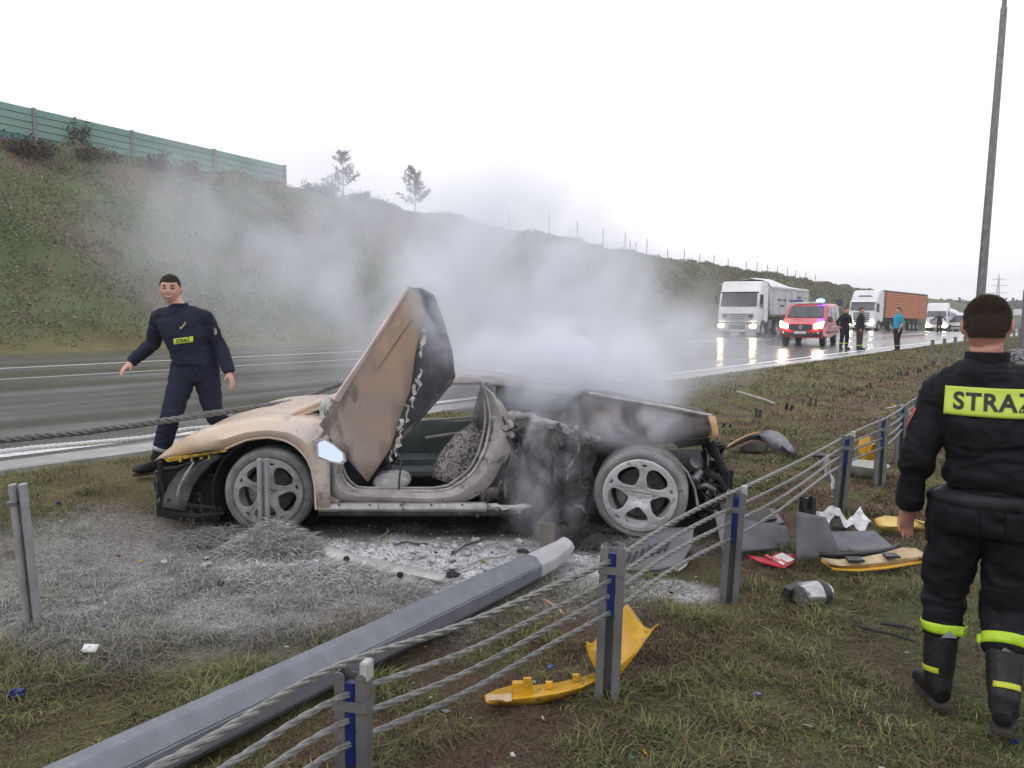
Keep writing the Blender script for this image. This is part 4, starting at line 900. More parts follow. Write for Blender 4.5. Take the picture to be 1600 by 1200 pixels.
for k, (u, v) in enumerate([(662, 512), (660, 530), (657, 548), (656, 585), (653, 600), (649, 608), (643, 628), (637, 640), (633, 650), (626, 662), (624, 676), (621, 690), (614, 703), (608, 712)]):
    rs = random.Random(k + 40); p = c(u, v, DD - .01); m.add([p + Vector((rs.uniform(-.025, .025), rs.uniform(-.02, .02), z)) for z in (-.05, -.02, .015, .04)] + [p + Vector((rs.uniform(0, .035), rs.uniform(-.03, .0), z)) for z in (-.03, 0, .03)], [(0, 1, 4), (1, 5, 4), (1, 2, 5), (2, 6, 5), (2, 3, 6)])
setp(m.build('flaked_edge', M_ashl, car, solid=.004), kind='stuff')
m = MB(); m.tube([c(709, 587, DD + .25), c(687, 618, DD + .2), c(658, 650, DD + .14), (c(630, 681, DD + .09)), c(610, 706, DD + .05)], .016, 6).jitter(.01, 14); m.build('window_rail', M_scorch, car, smooth=True)
m = MB(); m.tube([c(704, 545, DD + .3), c(706, 575, DD + .3), c(700, 602, DD + .28)], .02, 6).jitter(.02, 12); m.build('latch_edge', M_scorch, car, smooth=True)
# ---- mirror
gl = [(497, 692), (507, 688), (521, 696), (535, 708), (537, 718), (531, 723), (517, 720.6), (498, 713)]
cx_, cv_ = 516, 706
tilt = lambda u, v, dd: c(u, v, dd + (v - 706) * -.0022)
m = MB(); m.loft([[tilt(cx_ + (u - cx_) * s, cv_ + (v - cv_) * s, dd) for u, v in gl] for s, dd in ((1.16, 5.50), (1.22, 5.53), (1.12, 5.60), (.7, 5.66))]); mh = m.build('mirror_housing', M_ashp, car, smooth=True)
m = MB(); m.prism([tilt(cx_ + (u - cx_) * 1.0, cv_ + (v - cv_) * 1.0, 5.493) for u, v in gl], (0, .01, 0))
mg, n_, b_ = _new('mirror glass'); b_.inputs['Metallic'].default_value = 1; b_.inputs['Base Color'].default_value = (.62, .72, .85, 1); b_.inputs['Roughness'].default_value = .08
m.build('mirror_glass', mg, mh)
m = MB(); m.tube([c(517, 668, 5.72), c(505, 676, 5.68), c(492, 690, 5.62), c(494, 702, 5.6)], [.02, .024, .022, .018], 8).jitter(.008, 12); m.build('mirror_arm', M_ashp, car, smooth=True)
m = MB(); m.tube([c(486, 690, 5.7), c(500, 678, 5.68), c(517, 666, 5.7)], .008, 6).jitter(.01, 12); m.build('mirror_trim', M_ashl, car, smooth=True)
# ---- wheels
def rim_mesh(R):
    cu = bpy.data.curves.new('rim', 'CURVE'); cu.dimensions = '2D'; cu.fill_mode = 'BOTH'
    def spl(pts, smooth=True):
        s = cu.splines.new('BEZIER' if smooth else 'POLY')
        if smooth:
            s.bezier_points.add(len(pts) - 1)
            for q, p in zip(s.bezier_points, pts): q.co = (*p, 0); q.handle_left_type = q.handle_right_type = 'AUTO'
        else:
            s.points.add(len(pts) - 1)
            for q, p in zip(s.points, pts): q.co = (*p, 0, 1)
        s.use_cyclic_u = True
    spl([(R * cos(2 * pi * k / 48), R * sin(2 * pi * k / 48)) for k in range(48)], False)
    def pol(r, a): return (R * r * cos(a), R * r * sin(a))
    for k in range(5):
        a = 2 * pi * k / 5 + pi / 2 + pi / 5
        spl([pol(.31, a), pol(.42, a - .36), pol(.62, a - .50), pol(.82, a - .40), pol(.885, a), pol(.82, a + .40), pol(.62, a + .50), pol(.42, a + .36)])
        b = a + pi / 5; spl([pol(.83, b - .06), pol(.90, b - .10), pol(.915, b), pol(.90, b + .10), pol(.83, b + .06), pol(.81, b)])
        spl([(R * .22 * cos(b) + .009 * cos(q), R * .22 * sin(b) + .009 * sin(q)) for q in np.linspace(0, 2 * pi, 8, endpoint=False)])
    cu.extrude = .010; cu.bevel_depth = .005; cu.bevel_resolution = 1; cu.resolution_u = 4
    t = bpy.data.objects.new('rim', cu); COL.objects.link(t); dg = bpy.context.evaluated_depsgraph_get(); dg.update()
    me = bpy.data.meshes.new_from_object(t.evaluated_get(dg)); bpy.data.objects.remove(t)
    bm = bmesh.new(); bm.from_mesh(me); bmesh.ops.triangulate(bm, faces=bm.faces[:])
    for _ in range(2): bmesh.ops.subdivide_edges(bm, edges=[e for e in bm.edges if e.calc_length() > R * .16], cuts=1)
    for v in bm.verts:
        x, y, z = v.co; r = math.hypot(x, y) / R; dish = .030 * (1 - abs(r - .62) / .62) - .02 * (r > .93)
        v.co = (x, -z - .02 + .035 * math.exp(-(r / .3) ** 2) * 1 + .012 * r, y)
    bm.normal_update(); bm.to_mesh(me); bm.free(); me.materials.clear(); return me
def wheel(u, v, d, R, Rr, wd, mt_t, mt_r, yawz, camber, steer_label, ground_fix=None):
    p = c(u, v, d); we = empty('wheel', p, rot=(camber, 0, yawz)); we.parent = car; we['label'] = steer_label
    t = MB(); t.lathe([(Rr, .02), (Rr + .008, -.004), (Rr + .018, -.011), (Rr + .022, -.006), (Rr + .026, -.011), (R - .040, -.012), (R - .036, -.007), (R - .032, -.010), (R - .02, -.003), (R - .008, .006), (R, .03), (R + .001, wd / 2), (R, wd - .03), (R - .01, wd - .006), (Rr, wd)], 56); t.build('tyre', mt_t, we, smooth=True)
    g = MB()
    for k in range(90):
        a = 2 * pi * k / 90
        for y0 in (.035, wd * .55): g.box((0, 0, 0), (0, 0, 0)) if False else g.add([Vector(((R + .002 + q) * cos(a + s), yy, (R + .002 + q) * sin(a + s))) for q in (-.006, .003) for s, yy in ((-.018, y0), (.018, y0), (.028, y0 + wd * .36), (-.008, y0 + wd * .36))], [(0, 1, 2, 3), (4, 5, 6, 7), (0, 1, 5, 4), (1, 2, 6, 5), (2, 3, 7, 6), (3, 0, 4, 7)])
    g.build('tread', mt_t, we)
    me = rim_mesh(Rr * .985); me.materials.append(mt_r); me.shade_smooth(); me.set_sharp_from_angle(angle=rad(35)); ro = bpy.data.objects.new('rim', me); COL.objects.link(ro); ro.parent = we; ro.rotation_euler = (0, rad(8), 0)
    b = MB(); b.lathe([(Rr + .006, -.010), (Rr - .004, -.014), (Rr - .012, .004), (Rr - .016, .05), (Rr - .05, .08), (Rr - .05, wd), (Rr, wd)], 48); b.build('rim_barrel', mt_r, we, smooth=True)
    k_ = MB(); k_.lathe([(.001, .07), (.055, .07), (.06, .06), (Rr * .68, .075), (Rr * .68, .105), (.001, .105)], 40); k_.build('brake_disc', M_scorch, we, smooth=True)
    q = MB(); q.prism([(Rr * .66 * cos(a), .06, Rr * .66 * sin(a)) for a in np.linspace(2.7, 3.7, 7)] + [(Rr * .40 * cos(a), .06, Rr * .40 * sin(a)) for a in np.linspace(3.6, 2.8, 5)], (0, .06, 0)); q.build('caliper', M_rimd, we, bevel=.008)
    h = MB(); h.lathe([(.001, -.012), (.026, -.010), (.032, .004), (.033, .02)], 24); h.build('hub_cap', mt_r, we, smooth=True)
    for k in range(5):
        a = 2 * pi * k / 5 + pi / 2 + 2 * pi / 5 - rad(8); n_ = MB(); n_.lathe([(.001, -.004), (.008, -.004), (.009, .015)], 6, c=(Rr * .217 * cos(a), 0, Rr * .217 * sin(a))); n_.build('wheel_nut', M_dark, we)
    x = MB(); x.lathe([(.001, wd * .8), (Rr * .9, wd * .8)], 24); x.build('inner_face', M_dark, we)
    return we
wf = wheel(420, 769, 5.80, .323, .247, .23, M_tyre, M_rimd, rad(4), rad(-2), 'dust-caked front wheel')
wr = wheel(1000, 774, 5.72, .338, .268, .26, M_tyre2, M_rim, rad(-13), rad(4), 'silver rear wheel with foam-whitened tyre')
wf2 = copy_tree(wf); wf2.parent = car; wf2.location = wf.location + Vector((0, 1.68, .0)); wf2.rotation_euler = (0, 0, pi); wf2['label'] = 'far front wheel'
# keep far rear wheel simple and real
wr2 = copy_tree(wr); wr2.parent = car; wr2.location = wr.location + Vector((.02, 1.80, -.01)); wr2.rotation_euler = (0, 0, pi); wr2['label'] = 'far rear wheel'
# ------------------------------------------------ vehicles (local: front at y=0 facing -y, length towards +y)
M_white = pm('white lorry paint', [(.3, (.62, .63, .65)), (.7, (.78, .78, .80))], scale=.8, rough=.3, coat=.3)
M_wtarp = pm('dirty white tarpaulin', [(.3, (.42, .43, .44)), (.7, (.62, .63, .64))], scale=.9, rough=.55, bump=.1)
M_red = pm('fire engine red', [(.3, (.42, .010, .018)), (.7, (.58, .018, .03))], scale=1.2, rough=.25, coat=.5)
M_glass = pm('dark vehicle glass', [(.3, (.02, .028, .034)), (.7, (.05, .062, .07))], scale=1, rough=.08, spec=.8)
M_rub = pm('rubber', (.018, .018, .019), scale=8, rough=.7)
M_chas = pm('dirty chassis', [(.3, (.02, .02, .02)), (.7, (.055, .05, .048))], scale=4, rough=.7)
M_trim = pm('dark grey trim', (.045, .045, .05), scale=4, rough=.5)
M_silver = pm('silver trim', (.45, .46, .47), scale=6, rough=.3, metal=.6)
M_hl = emis('headlamp', (1, .80, .55), 60); M_hl2 = emis('dim headlamp', (1, .86, .68), 22); M_bl = emis('blue beacon', (.03, .06, 1.0), 30); M_bd = pm('unlit blue lens', (.02, .04, .30), rough=.15); M_am = emis('amber lamp', (1, .4, .08), 3)
M_plate = pm('number plate', (.62, .62, .60), rough=.4)
def vwheel(par, x, y, R=.5, wd=.3, mat=None):
    s = 1 if x > 0 else -1; e = empty('wheel', (x, y, R)); e.parent = par
    m = MB(); m.lathe([(R * .6, s * .01), (R * .63, -s * .01), (R * .94, 0), (R, s * .03 * -1), (R, -s * wd), (R * .6, -s * wd)], 24, axis='X'); m.build('tyre', M_rub, e, smooth=True)
    m = MB(); m.lathe([(.01, -s * .06), (R * .25, -s * .06), (R * .28, -s * .11), (R * .55, -s * .10), (R * .6, 0)], 20, axis='X'); m.build('rim', mat or M_silver, e, smooth=True)
def place(name, label, cat, u, v_base, d, psi, group=None, dz=0.):
    p = LQ(u, v_base, d); wp = W(p); z = gz(wp.x, wp.y) + dz
    if wp.x < -8.6 and wp.x > -30.4: z = float(base_z(wp.y)) + .1 + dz
    slope = (float(base_z(wp.y + 4)) - float(base_z(wp.y - 2))) / 6
    return empty(name, (wp.x, wp.y, z), label=label, cat=cat, group=group, rot=(math.atan(slope), 0, YAW - rad(psi)))
def side_hull(name, prof, hw, mat, par, bevel=.06, taper=None):
    """side profile [(y,z)...] given width; taper(z,y)->factor on the half width"""
    m = MB(); tp = taper or (lambda y, z: 1.)
    n = len(prof); v = [(-hw * tp(y, z), y, z) for y, z in prof] + [(hw * tp(y, z), y, z) for y, z in prof]
    m.add(v, [tuple(range(n)), tuple(range(2 * n - 1, n - 1, -1))] + [(i, (i + 1) % n, n + (i + 1) % n, n + i) for i in range(n)])
    return m.build(name, mat, par, smooth=True, bevel=bevel, bseg=3)
def mirrors(par, x, y, z, h=.45):
    for s in (-1, 1):
        m = MB(); m.box((s * (x + .16), y - .12, z), (.16, .12, h)); m.tube([(s * (x - .02), y, z + h * .5), (s * (x + .16), y - .1, z + h * .55)], .02, 6); m.build('mirror', M_trim, par, bevel=.02)
# white tipper lorry
t1 = place('tipper_truck', 'white lorry with a high flat cab and tarpaulin-covered tipper trailer, front-most of the queue', 'truck', 1152, 522, 49.5, 32.5)
side_hull('cab', [(.0, .55), (-.03, 1.55), (.08, 1.9), (.28, 2.62), (.42, 2.78), (.62, 3.35), (.85, 3.42), (2.15, 3.42), (2.2, 3.3), (2.2, .95), (1.9, .8), (1.45, .95), (.7, .95), (.55, .6)], 1.24, M_white, t1, .07)
m = MB(); m.prism([(-1.12, .045, 1.86), (1.12, .045, 1.86), (1.08, .27, 2.66), (-1.08, .27, 2.66)], (0, -.03, .005)); m.build('windscreen', M_glass, t1, bevel=.015)
m = MB(); m.prism([(-1.15, .25, 2.70), (1.15, .25, 2.70), (1.15, .20, 2.76), (-1.15, .20, 2.76)], (0, .1, 0)); m.build('sun_visor', M_trim, t1)
m = MB(); m.prism([(-1.0, -.05, 1.42), (1.0, -.05, 1.42), (.86, -.05, 1.06), (.4, -.05, .96), (-.4, -.05, .96), (-.86, -.05, 1.06)], (0, -.02, 0)); m.build('grille', M_silver, t1, bevel=.006)
for k in range(3): MB().box((0, -.08, 1.36 - .13 * k), (1.1 - .1 * k, .03, .045)).build('grille_bar', M_trim, t1)
for s in (-1, 1): MB().box((s * .80, -.08, 1.27), (.28, .02, .20)).build('grille_insert', M_trim, t1, bevel=.006)
m = MB(); m.prism([(-.05, -.09, .98), (0, -.09, 1.06), (.05, -.09, .98), (0, -.09, .90)], (0, -.015, 0)); m.build('badge', M_trim, t1)
side_hull('bumper', [(-.10, .28), (-.14, .5), (-.10, .82), (.45, .82), (.45, .28)], 1.25, M_silver, t1, .05)
MB().box((0, -.15, .58), (1.0, .04, .30)).build('bumper_grille', M_trim, t1); MB().box((0, -.125, .86), (2.3, .06, .06)).build('bumper_gap', M_trim, t1)
MB().box((0, -.16, .38), (.9, .03, .10)).build('number_plate', M_plate, t1)
for s in (-1, 1):
    MB().box((s * 1.0, -.15, .66), (.34, .06, .20)).build('headlight', M_hl, t1, bevel=.03)
    m = MB(); m.prism([(s * 1.246, .22, 1.9), (s * 1.246, .38, 2.6), (s * 1.246, .98, 2.62), (s * 1.246, 1.0, 1.75), (s * 1.246, .6, 1.75)], (s * .012, 0, 0)); m.build('side_window', M_glass, t1)
    MB().box((s * 1.245, 1.06, 1.75), (.012, .015, 1.7)).build('door_seam', M_trim, t1)
    MB().box((s * 1.245, .9, .78), (.03, .5, .05)).build('step', M_trim, t1)
mirrors(t1, 1.25, .2, 2.25, .55)
m = MB(); m.box((0, 4.0, .85), (.9, 6.2, .25)).box((0, 9.0, 1.05), (1.0, 6.5, .25)); m.build('chassis', M_chas, t1)
for y in (1.25, 4.6): 
    for s in (-1, 1): vwheel(t1, s * 1.2, y, .5)
for y in (9.4, 10.7, 12.0):
    for s in (-1, 1): vwheel(t1, s * 1.2, y, .5)
for s in (-1, 1): MB().box((s * .95, 2.9, .75), (.5, 1.0, .6)).build('tank', M_trim, t1, bevel=.05)
side_hull('tipper_body', [(2.75, 1.35), (2.55, 1.7), (2.55, 3.20), (13.2, 3.10), (13.5, 2.9), (13.2, 1.3)], 1.26, M_wtarp, t1, .04)
for k in range(7):
    y = 3.2 + k * 1.65
    for s in (-1, 1): MB().box((s * 1.275, y, 2.25), (.05, .07, 1.75)).build('rib', M_wtarp, t1)
for s in (-1, 1): MB().box((s * 1.28, 7.9, 3.1), (.06, 10.7, .12)).build('top_rail', M_silver, t1)
m = MB(); rows = []
for k in range(13):
    y = 2.6 + 10.8 * k / 12; hh = .48 * math.exp(-((k - 1.8) / 3.6) ** 2) + .10
    rows.append([(x, y, 3.16 + hh * (1 - (x / 1.28) ** 2) ** .5 if abs(x) < 1.28 else 3.14) for x in (-1.28, -1.1, -.7, 0, .7, 1.1, 1.28)])
m.grid(rows).jitter(.03, 1.5); m.build('tarpaulin', M_white, t1, smooth=True)
M_navy = pm('faded navy print', (.05, .06, .22), rough=.6)
for s in (1, -1):
    for (y, z, L, h) in ((4.35, 2.32, 1.15, .17), (5.8, 2.32, .9, .17), (7.3, 2.32, 1.5, .17), (4.9, 1.95, 1.3, .15), (9.6, 2.55, 1.2, .22), (11.4, 2.5, .16, .34), (12.1, 2.55, .3, .12)):
        nl = max(1, int(L / .17))
        for q in range(nl):
            MB().box((s * 1.268, y + (q + .5) * L / nl, z), (.008, L / nl * .66, h * (.75 + .25 * ((q * 7 + int(y)) % 3) / 2))).build('faded_letter', M_navy, t1)
# red van with beacons
v1 = place('fire_van', 'red fire service van with lit blue beacon and headlights on the wet road', 'van', 1250, 545, 36.3, 30)
tv = lambda y, z: 1 - .10 * max(0, (z - 1.05)) / .9 - .06 * max(0, .5 - y)
side_hull('body', [(.02, .42), (-.02, .75), (.08, 1.02), (.55, 1.20), (1.0, 1.30), (1.65, 1.86), (1.95, 1.94), (4.85, 1.95), (4.98, 1.85), (5.0, .45), (4.5, .38), (.6, .36)], .97, M_red, v1, .08, tv)
m = MB(); m.prism([(-.80, .96, 1.27), (.80, .96, 1.27), (.72, 1.58, 1.80), (-.72, 1.58, 1.80)], (0, -.04, .04)); m.build('windscreen', M_glass, v1, bevel=.02)
for s in (-.35, .3): m = MB(); m.tube([(s, .93, 1.32), (s - .25, 1.35, 1.69)], .012, 5); m.build('wiper', M_trim, v1)
for s in (-1, 1):
    m = MB(); m.prism([(s * .955, 1.15, 1.22), (s * .90, 1.72, 1.76), (s * .90, 2.15, 1.76), (s * .955, 2.15, 1.22)], (s * .012, 0, 0)); m.build('side_window', M_glass, v1)
    m = MB(); m.prism([(s * .955, 2.32, 1.22), (s * .90, 2.32, 1.76), (s * .90, 3.45, 1.76), (s * .955, 3.45, 1.22)], (s * .012, 0, 0)); m.build('side_window', M_glass, v1)
    m = MB(); m.prism([(s * .955, 3.6, 1.22), (s * .90, 3.6, 1.76), (s * .90, 4.7, 1.76), (s * .955, 4.7, 1.22)], (s * .012, 0, 0)); m.build('side_window', M_glass, v1)
    m = MB(); m.prism([(s * .56, -.02, .98), (s * .88, .08, 1.10), (s * .95, .26, 1.12), (s * .90, .06, .86), (s * .60, -.05, .80)], (0, -.05, .02)); m.build('headlight', M_hl, v1, bevel=.01)
    m = MB(); m.box((s * 1.08, 1.05, 1.22), (.22, .12, .26)); m.build('mirror', M_trim, v1, bevel=.03)
    MB().box((s * .985, 2.9, .60), (.02, 2.9, .10)).build('rub_strip', M_trim, v1)
    MB().box((s * .74, -.045, .60), (.30, .05, .16)).build('fog_recess', M_trim, v1, bevel=.02); MB().ell((s * .76, -.08, .60), (.05, .03, .05)).build('fog_lamp', M_silver, v1)
    MB().box((s * .99, 2.22, 1.0), (.012, .014, 1.1)).build('door_seam', M_trim, v1); MB().box((s * .99, 3.52, 1.0), (.012, .014, 1.1)).build('door_seam', M_trim, v1)
    MB().box((s * .975, 3.0, .86), (.012, 2.2, .05)).build('white_stripe', M_plate, v1)
    for y in (.95, 4.05): vwheel(v1, s * .93, y, .33, .22)
m = MB(); m.prism([(-.54, -.04, 1.0), (.54, -.04, 1.0), (.50, -.06, .78), (.22, -.07, .70), (-.22, -.07, .70), (-.50, -.06, .78)], (0, -.03, 0)); m.build('grille', M_trim, v1, bevel=.01)
m = MB(); m.prism([(-.62, -.05, .62), (.62, -.05, .62), (.55, -.05, .48), (-.55, -.05, .48)], (0, -.03, 0)); m.build('lower_grille', M_trim, v1)
m = MB(); m.loft([[(0, -.10, .98), (.085, -.10, .87), (0, -.10, .76), (-.085, -.10, .87)], [(0, -.115, .98), (.085, -.115, .87), (0, -.115, .76), (-.085, -.115, .87)]]); m.build('diamond_badge', M_silver, v1)
m = MB(); m.prism([(0, -.118, .92), (.035, -.118, .87), (0, -.118, .82), (-.035, -.118, .87)], (0, -.004, 0)); m.build('badge_centre', M_trim, v1)
MB().box((0, -.10, .63), (.52, .02, .12)).build('number_plate', M_plate, v1)
m = MB(); m.box((0, 1.9, 2.0), (1.2, .22, .05)); m.build('light_bar', M_plate, v1, bevel=.01)
MB().box((-.48, 1.9, 2.06), (.42, .24, .11)).build('beacon', M_bd, v1, bevel=.03)
MB().ell((.50, 1.9, 2.08), (.20, .13, .10), 16, 10).build('beacon', M_bl, v1, smooth=True)
M_wr = pm('pale lettering', (.7, .66, .66), rough=.5)
# white lorry with orange slatted trailer
t2 = place('stake_truck', 'white lorry pulling a trailer with orange horizontal side boards, behind the red van', 'truck', 1345, 518, 77, 43)
side_hull('cab', [(.0, .55), (-.05, 1.6), (.06, 1.95), (.3, 2.75), (.5, 2.95), (1.0, 3.75), (1.3, 3.92), (2.2, 3.92), (2.25, 3.7), (2.25, .95), (1.9, .8), (1.45, .95), (.7, .95), (.55, .55)], 1.24, M_white, t2, .08)
m = MB(); m.prism([(-1.12, .045, 1.95), (1.12, .045, 1.95), (1.08, .29, 2.72), (-1.08, .29, 2.72)], (0, -.04, .005)); m.build('windscreen', M_glass, t2, bevel=.015)
m = MB(); m.prism([(-1.16, .12, 2.74), (1.16, .12, 2.74), (1.16, .34, 2.92), (-1.16, .34, 2.92)], (0, -.03, .02)); m.build('sun_visor', M_white, t2)
m = MB(); m.prism([(-.7, .72, 3.28), (.7, .72, 3.28), (.5, .80, 3.40), (-.5, .80, 3.40)], (0, -.03, .01)); m.build('roof_marker', M_trim, t2)
for k in range(5): MB().box((0, -.06, 1.70 - .2 * k), (1.5, .05, .10)).build('grille_bar', M_trim, t2)
side_hull('bumper', [(-.10, .28), (-.14, .5), (-.10, .80), (.45, .80), (.45, .28)], 1.25, M_white, t2, .05); MB().box((0, -.15, .45), (1.1, .04, .22)).build('bumper_grille', M_trim, t2)
for s in (-1, 1):
    MB().box((s * .98, -.15, .72), (.36, .06, .22)).build('headlight', M_hl, t2, bevel=.03)
    m = MB(); m.prism([(s * 1.246, .22, 1.95), (s * 1.246, .38, 2.6), (s * 1.246, 1.1, 2.62), (s * 1.246, 1.1, 1.8), (s * 1.246, .6, 1.8)], (s * .012, 0, 0)); m.build('side_window', M_glass, t2)
mirrors(t2, 1.25, .2, 2.3, .6)
m = MB(); m.box((0, 4.0, .85), (.9, 6.4, .25)).box((0, 10.0, 1.15), (1.0, 12, .22)); m.build('chassis', M_chas, t2)
for y in (1.3, 4.7, 10.6, 11.9, 13.2):
    for s in (-1, 1): vwheel(t2, s * 1.2, y, .5)
M_or = pm('orange boards', [(.3, (.50, .125, .04)), (.7, (.66, .21, .07))], scale=1.5, rough=.5)
MB().box((0, 9.3, 2.55), (2.40, 13.3, 2.5)).build('cargo_box', M_chas, t2)
for k in range(11):
    z = 1.42 + .226 * k
    for s in (-1, 1): MB().box((s * 1.235, 9.3, z), (.05, 13.4, .175)).build('side_board', M_or, t2)
    MB().box((0, 2.62, z), (2.4, .05, .175)).build('front_board', M_wtarp, t2)
for s in (-1, 1):
    MB().box((s * 1.262, 9.3, 2.66), (.012, 13.0, .06)).build('dark_strap', M_trim, t2)
    for k in range(6): MB().box((s * 1.27, 2.7 + k * 2.65, 2.55), (.03, .09, 2.6)).build('stanchion', M_or if 0 < k < 5 else M_chas, t2)
    MB().box((s * .9, 7.6, .75), (.5, 2.2, .6)).build('side_locker', M_chas, t2)
m = MB(); m.box((0, 9.3, 3.88), (2.56, 13.5, .14)); m.jitter(.02, 2); m.build('roof_sheet', M_trim, t2, bevel=.03)
# tanker behind it
t3 = place('tanker_truck', 'white lorry with a rounded tank trailer, third lorry of the queue', 'truck', 1462, 515, 104, 36)
side_hull('cab', [(.0, .5), (-.05, 1.6), (.3, 2.75), (.9, 3.55), (1.3, 3.75), (2.0, 3.75), (2.0, .9), (.5, .5)], 1.24, M_white, t3, .08)
m = MB(); m.prism([(-1.12, .03, 1.9), (1.12, .03, 1.9), (1.08, .27, 2.66), (-1.08, .27, 2.66)], (0, -.05, .005)); m.build('windscreen', M_glass, t3)
for k in range(3): MB().box((0, -.07, 1.5 - .25 * k), (1.5, .05, .12)).build('grille_bar', M_trim, t3)
for s in (-1, 1): MB().box((s * .98, -.12, .7), (.4, .1, .25)).build('headlight', M_hl, t3, bevel=.03)
mirrors(t3, 1.25, .2, 2.3, .6)
m = MB(); rings = []
for y, s_ in ((2.6, .2), (2.65, .8), (2.9, 1), (12.6, 1), (12.9, .8), (13, .2)): rings.append([(1.2 * s_ * cos(a), y, 2.35 + .95 * s_ * sin(a)) for a in np.linspace(0, 2 * pi, 20, endpoint=False)])
m.loft(rings); m.build('tank', M_white, t3, smooth=True)
MB().box((1.2, 7.5, 2.35), (.05, 8, .5)).build('side_panel', pm('blue grey panel', (.25, .28, .40), rough=.5), t3); m = MB(); m.box((0, 7.5, 1.1), (1, 12, .25)); m.build('chassis', M_chas, t3)
for k in range(3): m = MB(); m.lathe([(.001, 3.5), (.3, 3.5), (.32, 3.25)], 14, c=(0, 4.5 + 3 * k, 0), axis='Z'); m.build('hatch', M_silver, t3)
for y in (1.25, 4.2, 9.6, 10.9, 12.2):
    for s in (-1, 1): vwheel(t3, s * 1.2, y, .5)
def small_van(u, v, d, psi, label, name='white_van', hgt=2.5, lamp=M_hl2, wdt=.98, mat=None, length=5.4):
    t = place(name, label, 'van' if hgt > 1.8 else 'car', u, v, d, psi); k = hgt / 2.5; mt = mat or M_white
    if hgt > 1.8: side_hull('body', [(.0, .4), (-.02, .8), (.1, 1.1), (.9, 1.35), (1.5, 2.2 * k), (1.9, 2.5 * k), (length, 2.5 * k), (length, .4)], wdt, mt, t, .07, lambda y, z: 1 - .08 * max(0, z - 1) / 1.5)
    else: side_hull('body', [(.0, .35), (-.03, .6), (.1, .78), (1.1, .95), (1.8, hgt - .03), (2.3, hgt), (3.2, hgt), (3.9, 1.02), (4.4, .95), (4.4, .35)], .88, mt, t, .07, lambda y, z: 1 - .25 * max(0, z - .95) / .5)
    if hgt > 1.8: m = MB(); m.prism([(-.84, .86, 1.33), (.84, .86, 1.33), (.8, 1.42, 2.12 * k), (-.8, 1.42, 2.12 * k)], (0, -.05, .03)); m.build('windscreen', M_glass, t, bevel=.02)
    else: m = MB(); m.prism([(-.78, 1.08, .96), (.78, 1.08, .96), (.62, 1.75, hgt - .06), (-.62, 1.75, hgt - .06)], (0, -.04, .03)); m.build('windscreen', M_glass, t, bevel=.02)
    for s in (-1, 1):
        zl = .85 if hgt > 1.8 else .65
        MB().ell((s * .72, -.02, zl), (.17, .08, .10), 12, 8).build('headlight', lamp, t, smooth=True)
        for y in (.9, (4.2 if hgt > 1.8 else 3.5)): vwheel(t, s * (wdt - .05 if hgt > 1.8 else .84), y, .32, .2)
        MB().box((s * (wdt + .08), 1.1, 1.35 if hgt > 1.8 else 1.0), (.16, .1, .2)).build('mirror', M_trim, t, bevel=.02)
        ym, zt = (1.7, 2.1 * k) if hgt > 1.8 else (1.9, hgt - .08)
        m = MB(); x0 = s * (wdt * .985 if hgt > 1.8 else .845); x1 = s * (wdt * .93 if hgt > 1.8 else .70); m.prism([(x0, ym - .4, 1.35 if hgt > 1.8 else .98), (x1, ym, zt), (x1, ym + 1.0, zt), (x0, ym + 1.1, 1.35 if hgt > 1.8 else .98)], (s * .02, 0, 0)); m.build('side_window', M_glass, t)
    MB().box((0, -.04, .78 if hgt > 1.8 else .6), (1.0, .04, .16)).build('grille', M_trim, t); MB().box((0, -.06, .55), (.5, .02, .11)).build('number_plate', M_plate, t)
small_van(1492, 516, 108, 34, 'tall white panel van just left of the near firefighter head', hgt=2.7)
small_van(1571, 521, 118, 34, 'silver car with headlights on, right of the near firefighter ear', name='parked_car', hgt=1.45, lamp=M_hl)
small_van(1590, 519, 150, 34, 'dark car at the right edge of the road queue', name='parked_car', hgt=1.45, lamp=M_hl, mat=M_trim)
small_van(1556, 516, 170, 34, 'white box van behind the silver car', hgt=2.6)
# road signs by the far carriageway and right edge
def sign(u, v0, v1, d, w_, label, mat):
    a = W(LQ(u, v1, d)); z0 = gz(a.x, a.y); top = W(LQ(u, v0, d)).z; bot = a.z
    t = empty('road_sign', (a.x, a.y, z0), rz=YAW, label=label, cat='sign'); MB().tube([(0, .05, 0), (0, .05, top - z0)], .05, 8).build('pole', M_dsteel, t)
    MB().box((0, 0, (top + bot) / 2 - z0), (w_, .04, top - bot)).build('sign_board', mat, t, bevel=.01)
sign(1311, 467, 478, 92, .9, 'small dark blue road sign between the red van and the orange trailer', pm('dull blue sign', (.03, .05, .10), rough=.5))
sign(1592, 483, 492, 120, 1.6, 'white road sign at the right edge above the car headlights', M_white)
p = GP(1598, 545); t = empty('steel_post', p, label='plain grey steel post at the far right edge of the view', cat='post'); MB().tube([(0, 0, -.1), (0, 0, 2.7)], .13, 10).build('tube', M_dsteel, t); MB().ell((0, 0, 2.7), (.13, .13, .05)).build('cap', M_dsteel, t)
# heap of dark stones right
p = GP(1588, 566); rs = np.random.default_rng(3); n = 900; P = rs.normal(size=(n, 2)) * [.8, 1.6]; hz = np.maximum(0, .5 - np.hypot(P[:, 0] / 2.2, P[:, 1] / 4)); 
m = MB()
for (x, y), h in zip(P[:500], hz): m.ell((x, y, h * .9 + .02), (.07 + .06 * rs.random(), .07, .05), 6, 4)
m.jitter(.03, 9); o = m.build('rubble', pm('dark stones', [(.3, (.05, .05, .055)), (.7, (.24, .24, .25))], scale=5, rough=.8)); o.location = p; setp(o, 'heap of dark grey rubble on the grass at the right edge', 'rubble', kind='stuff')
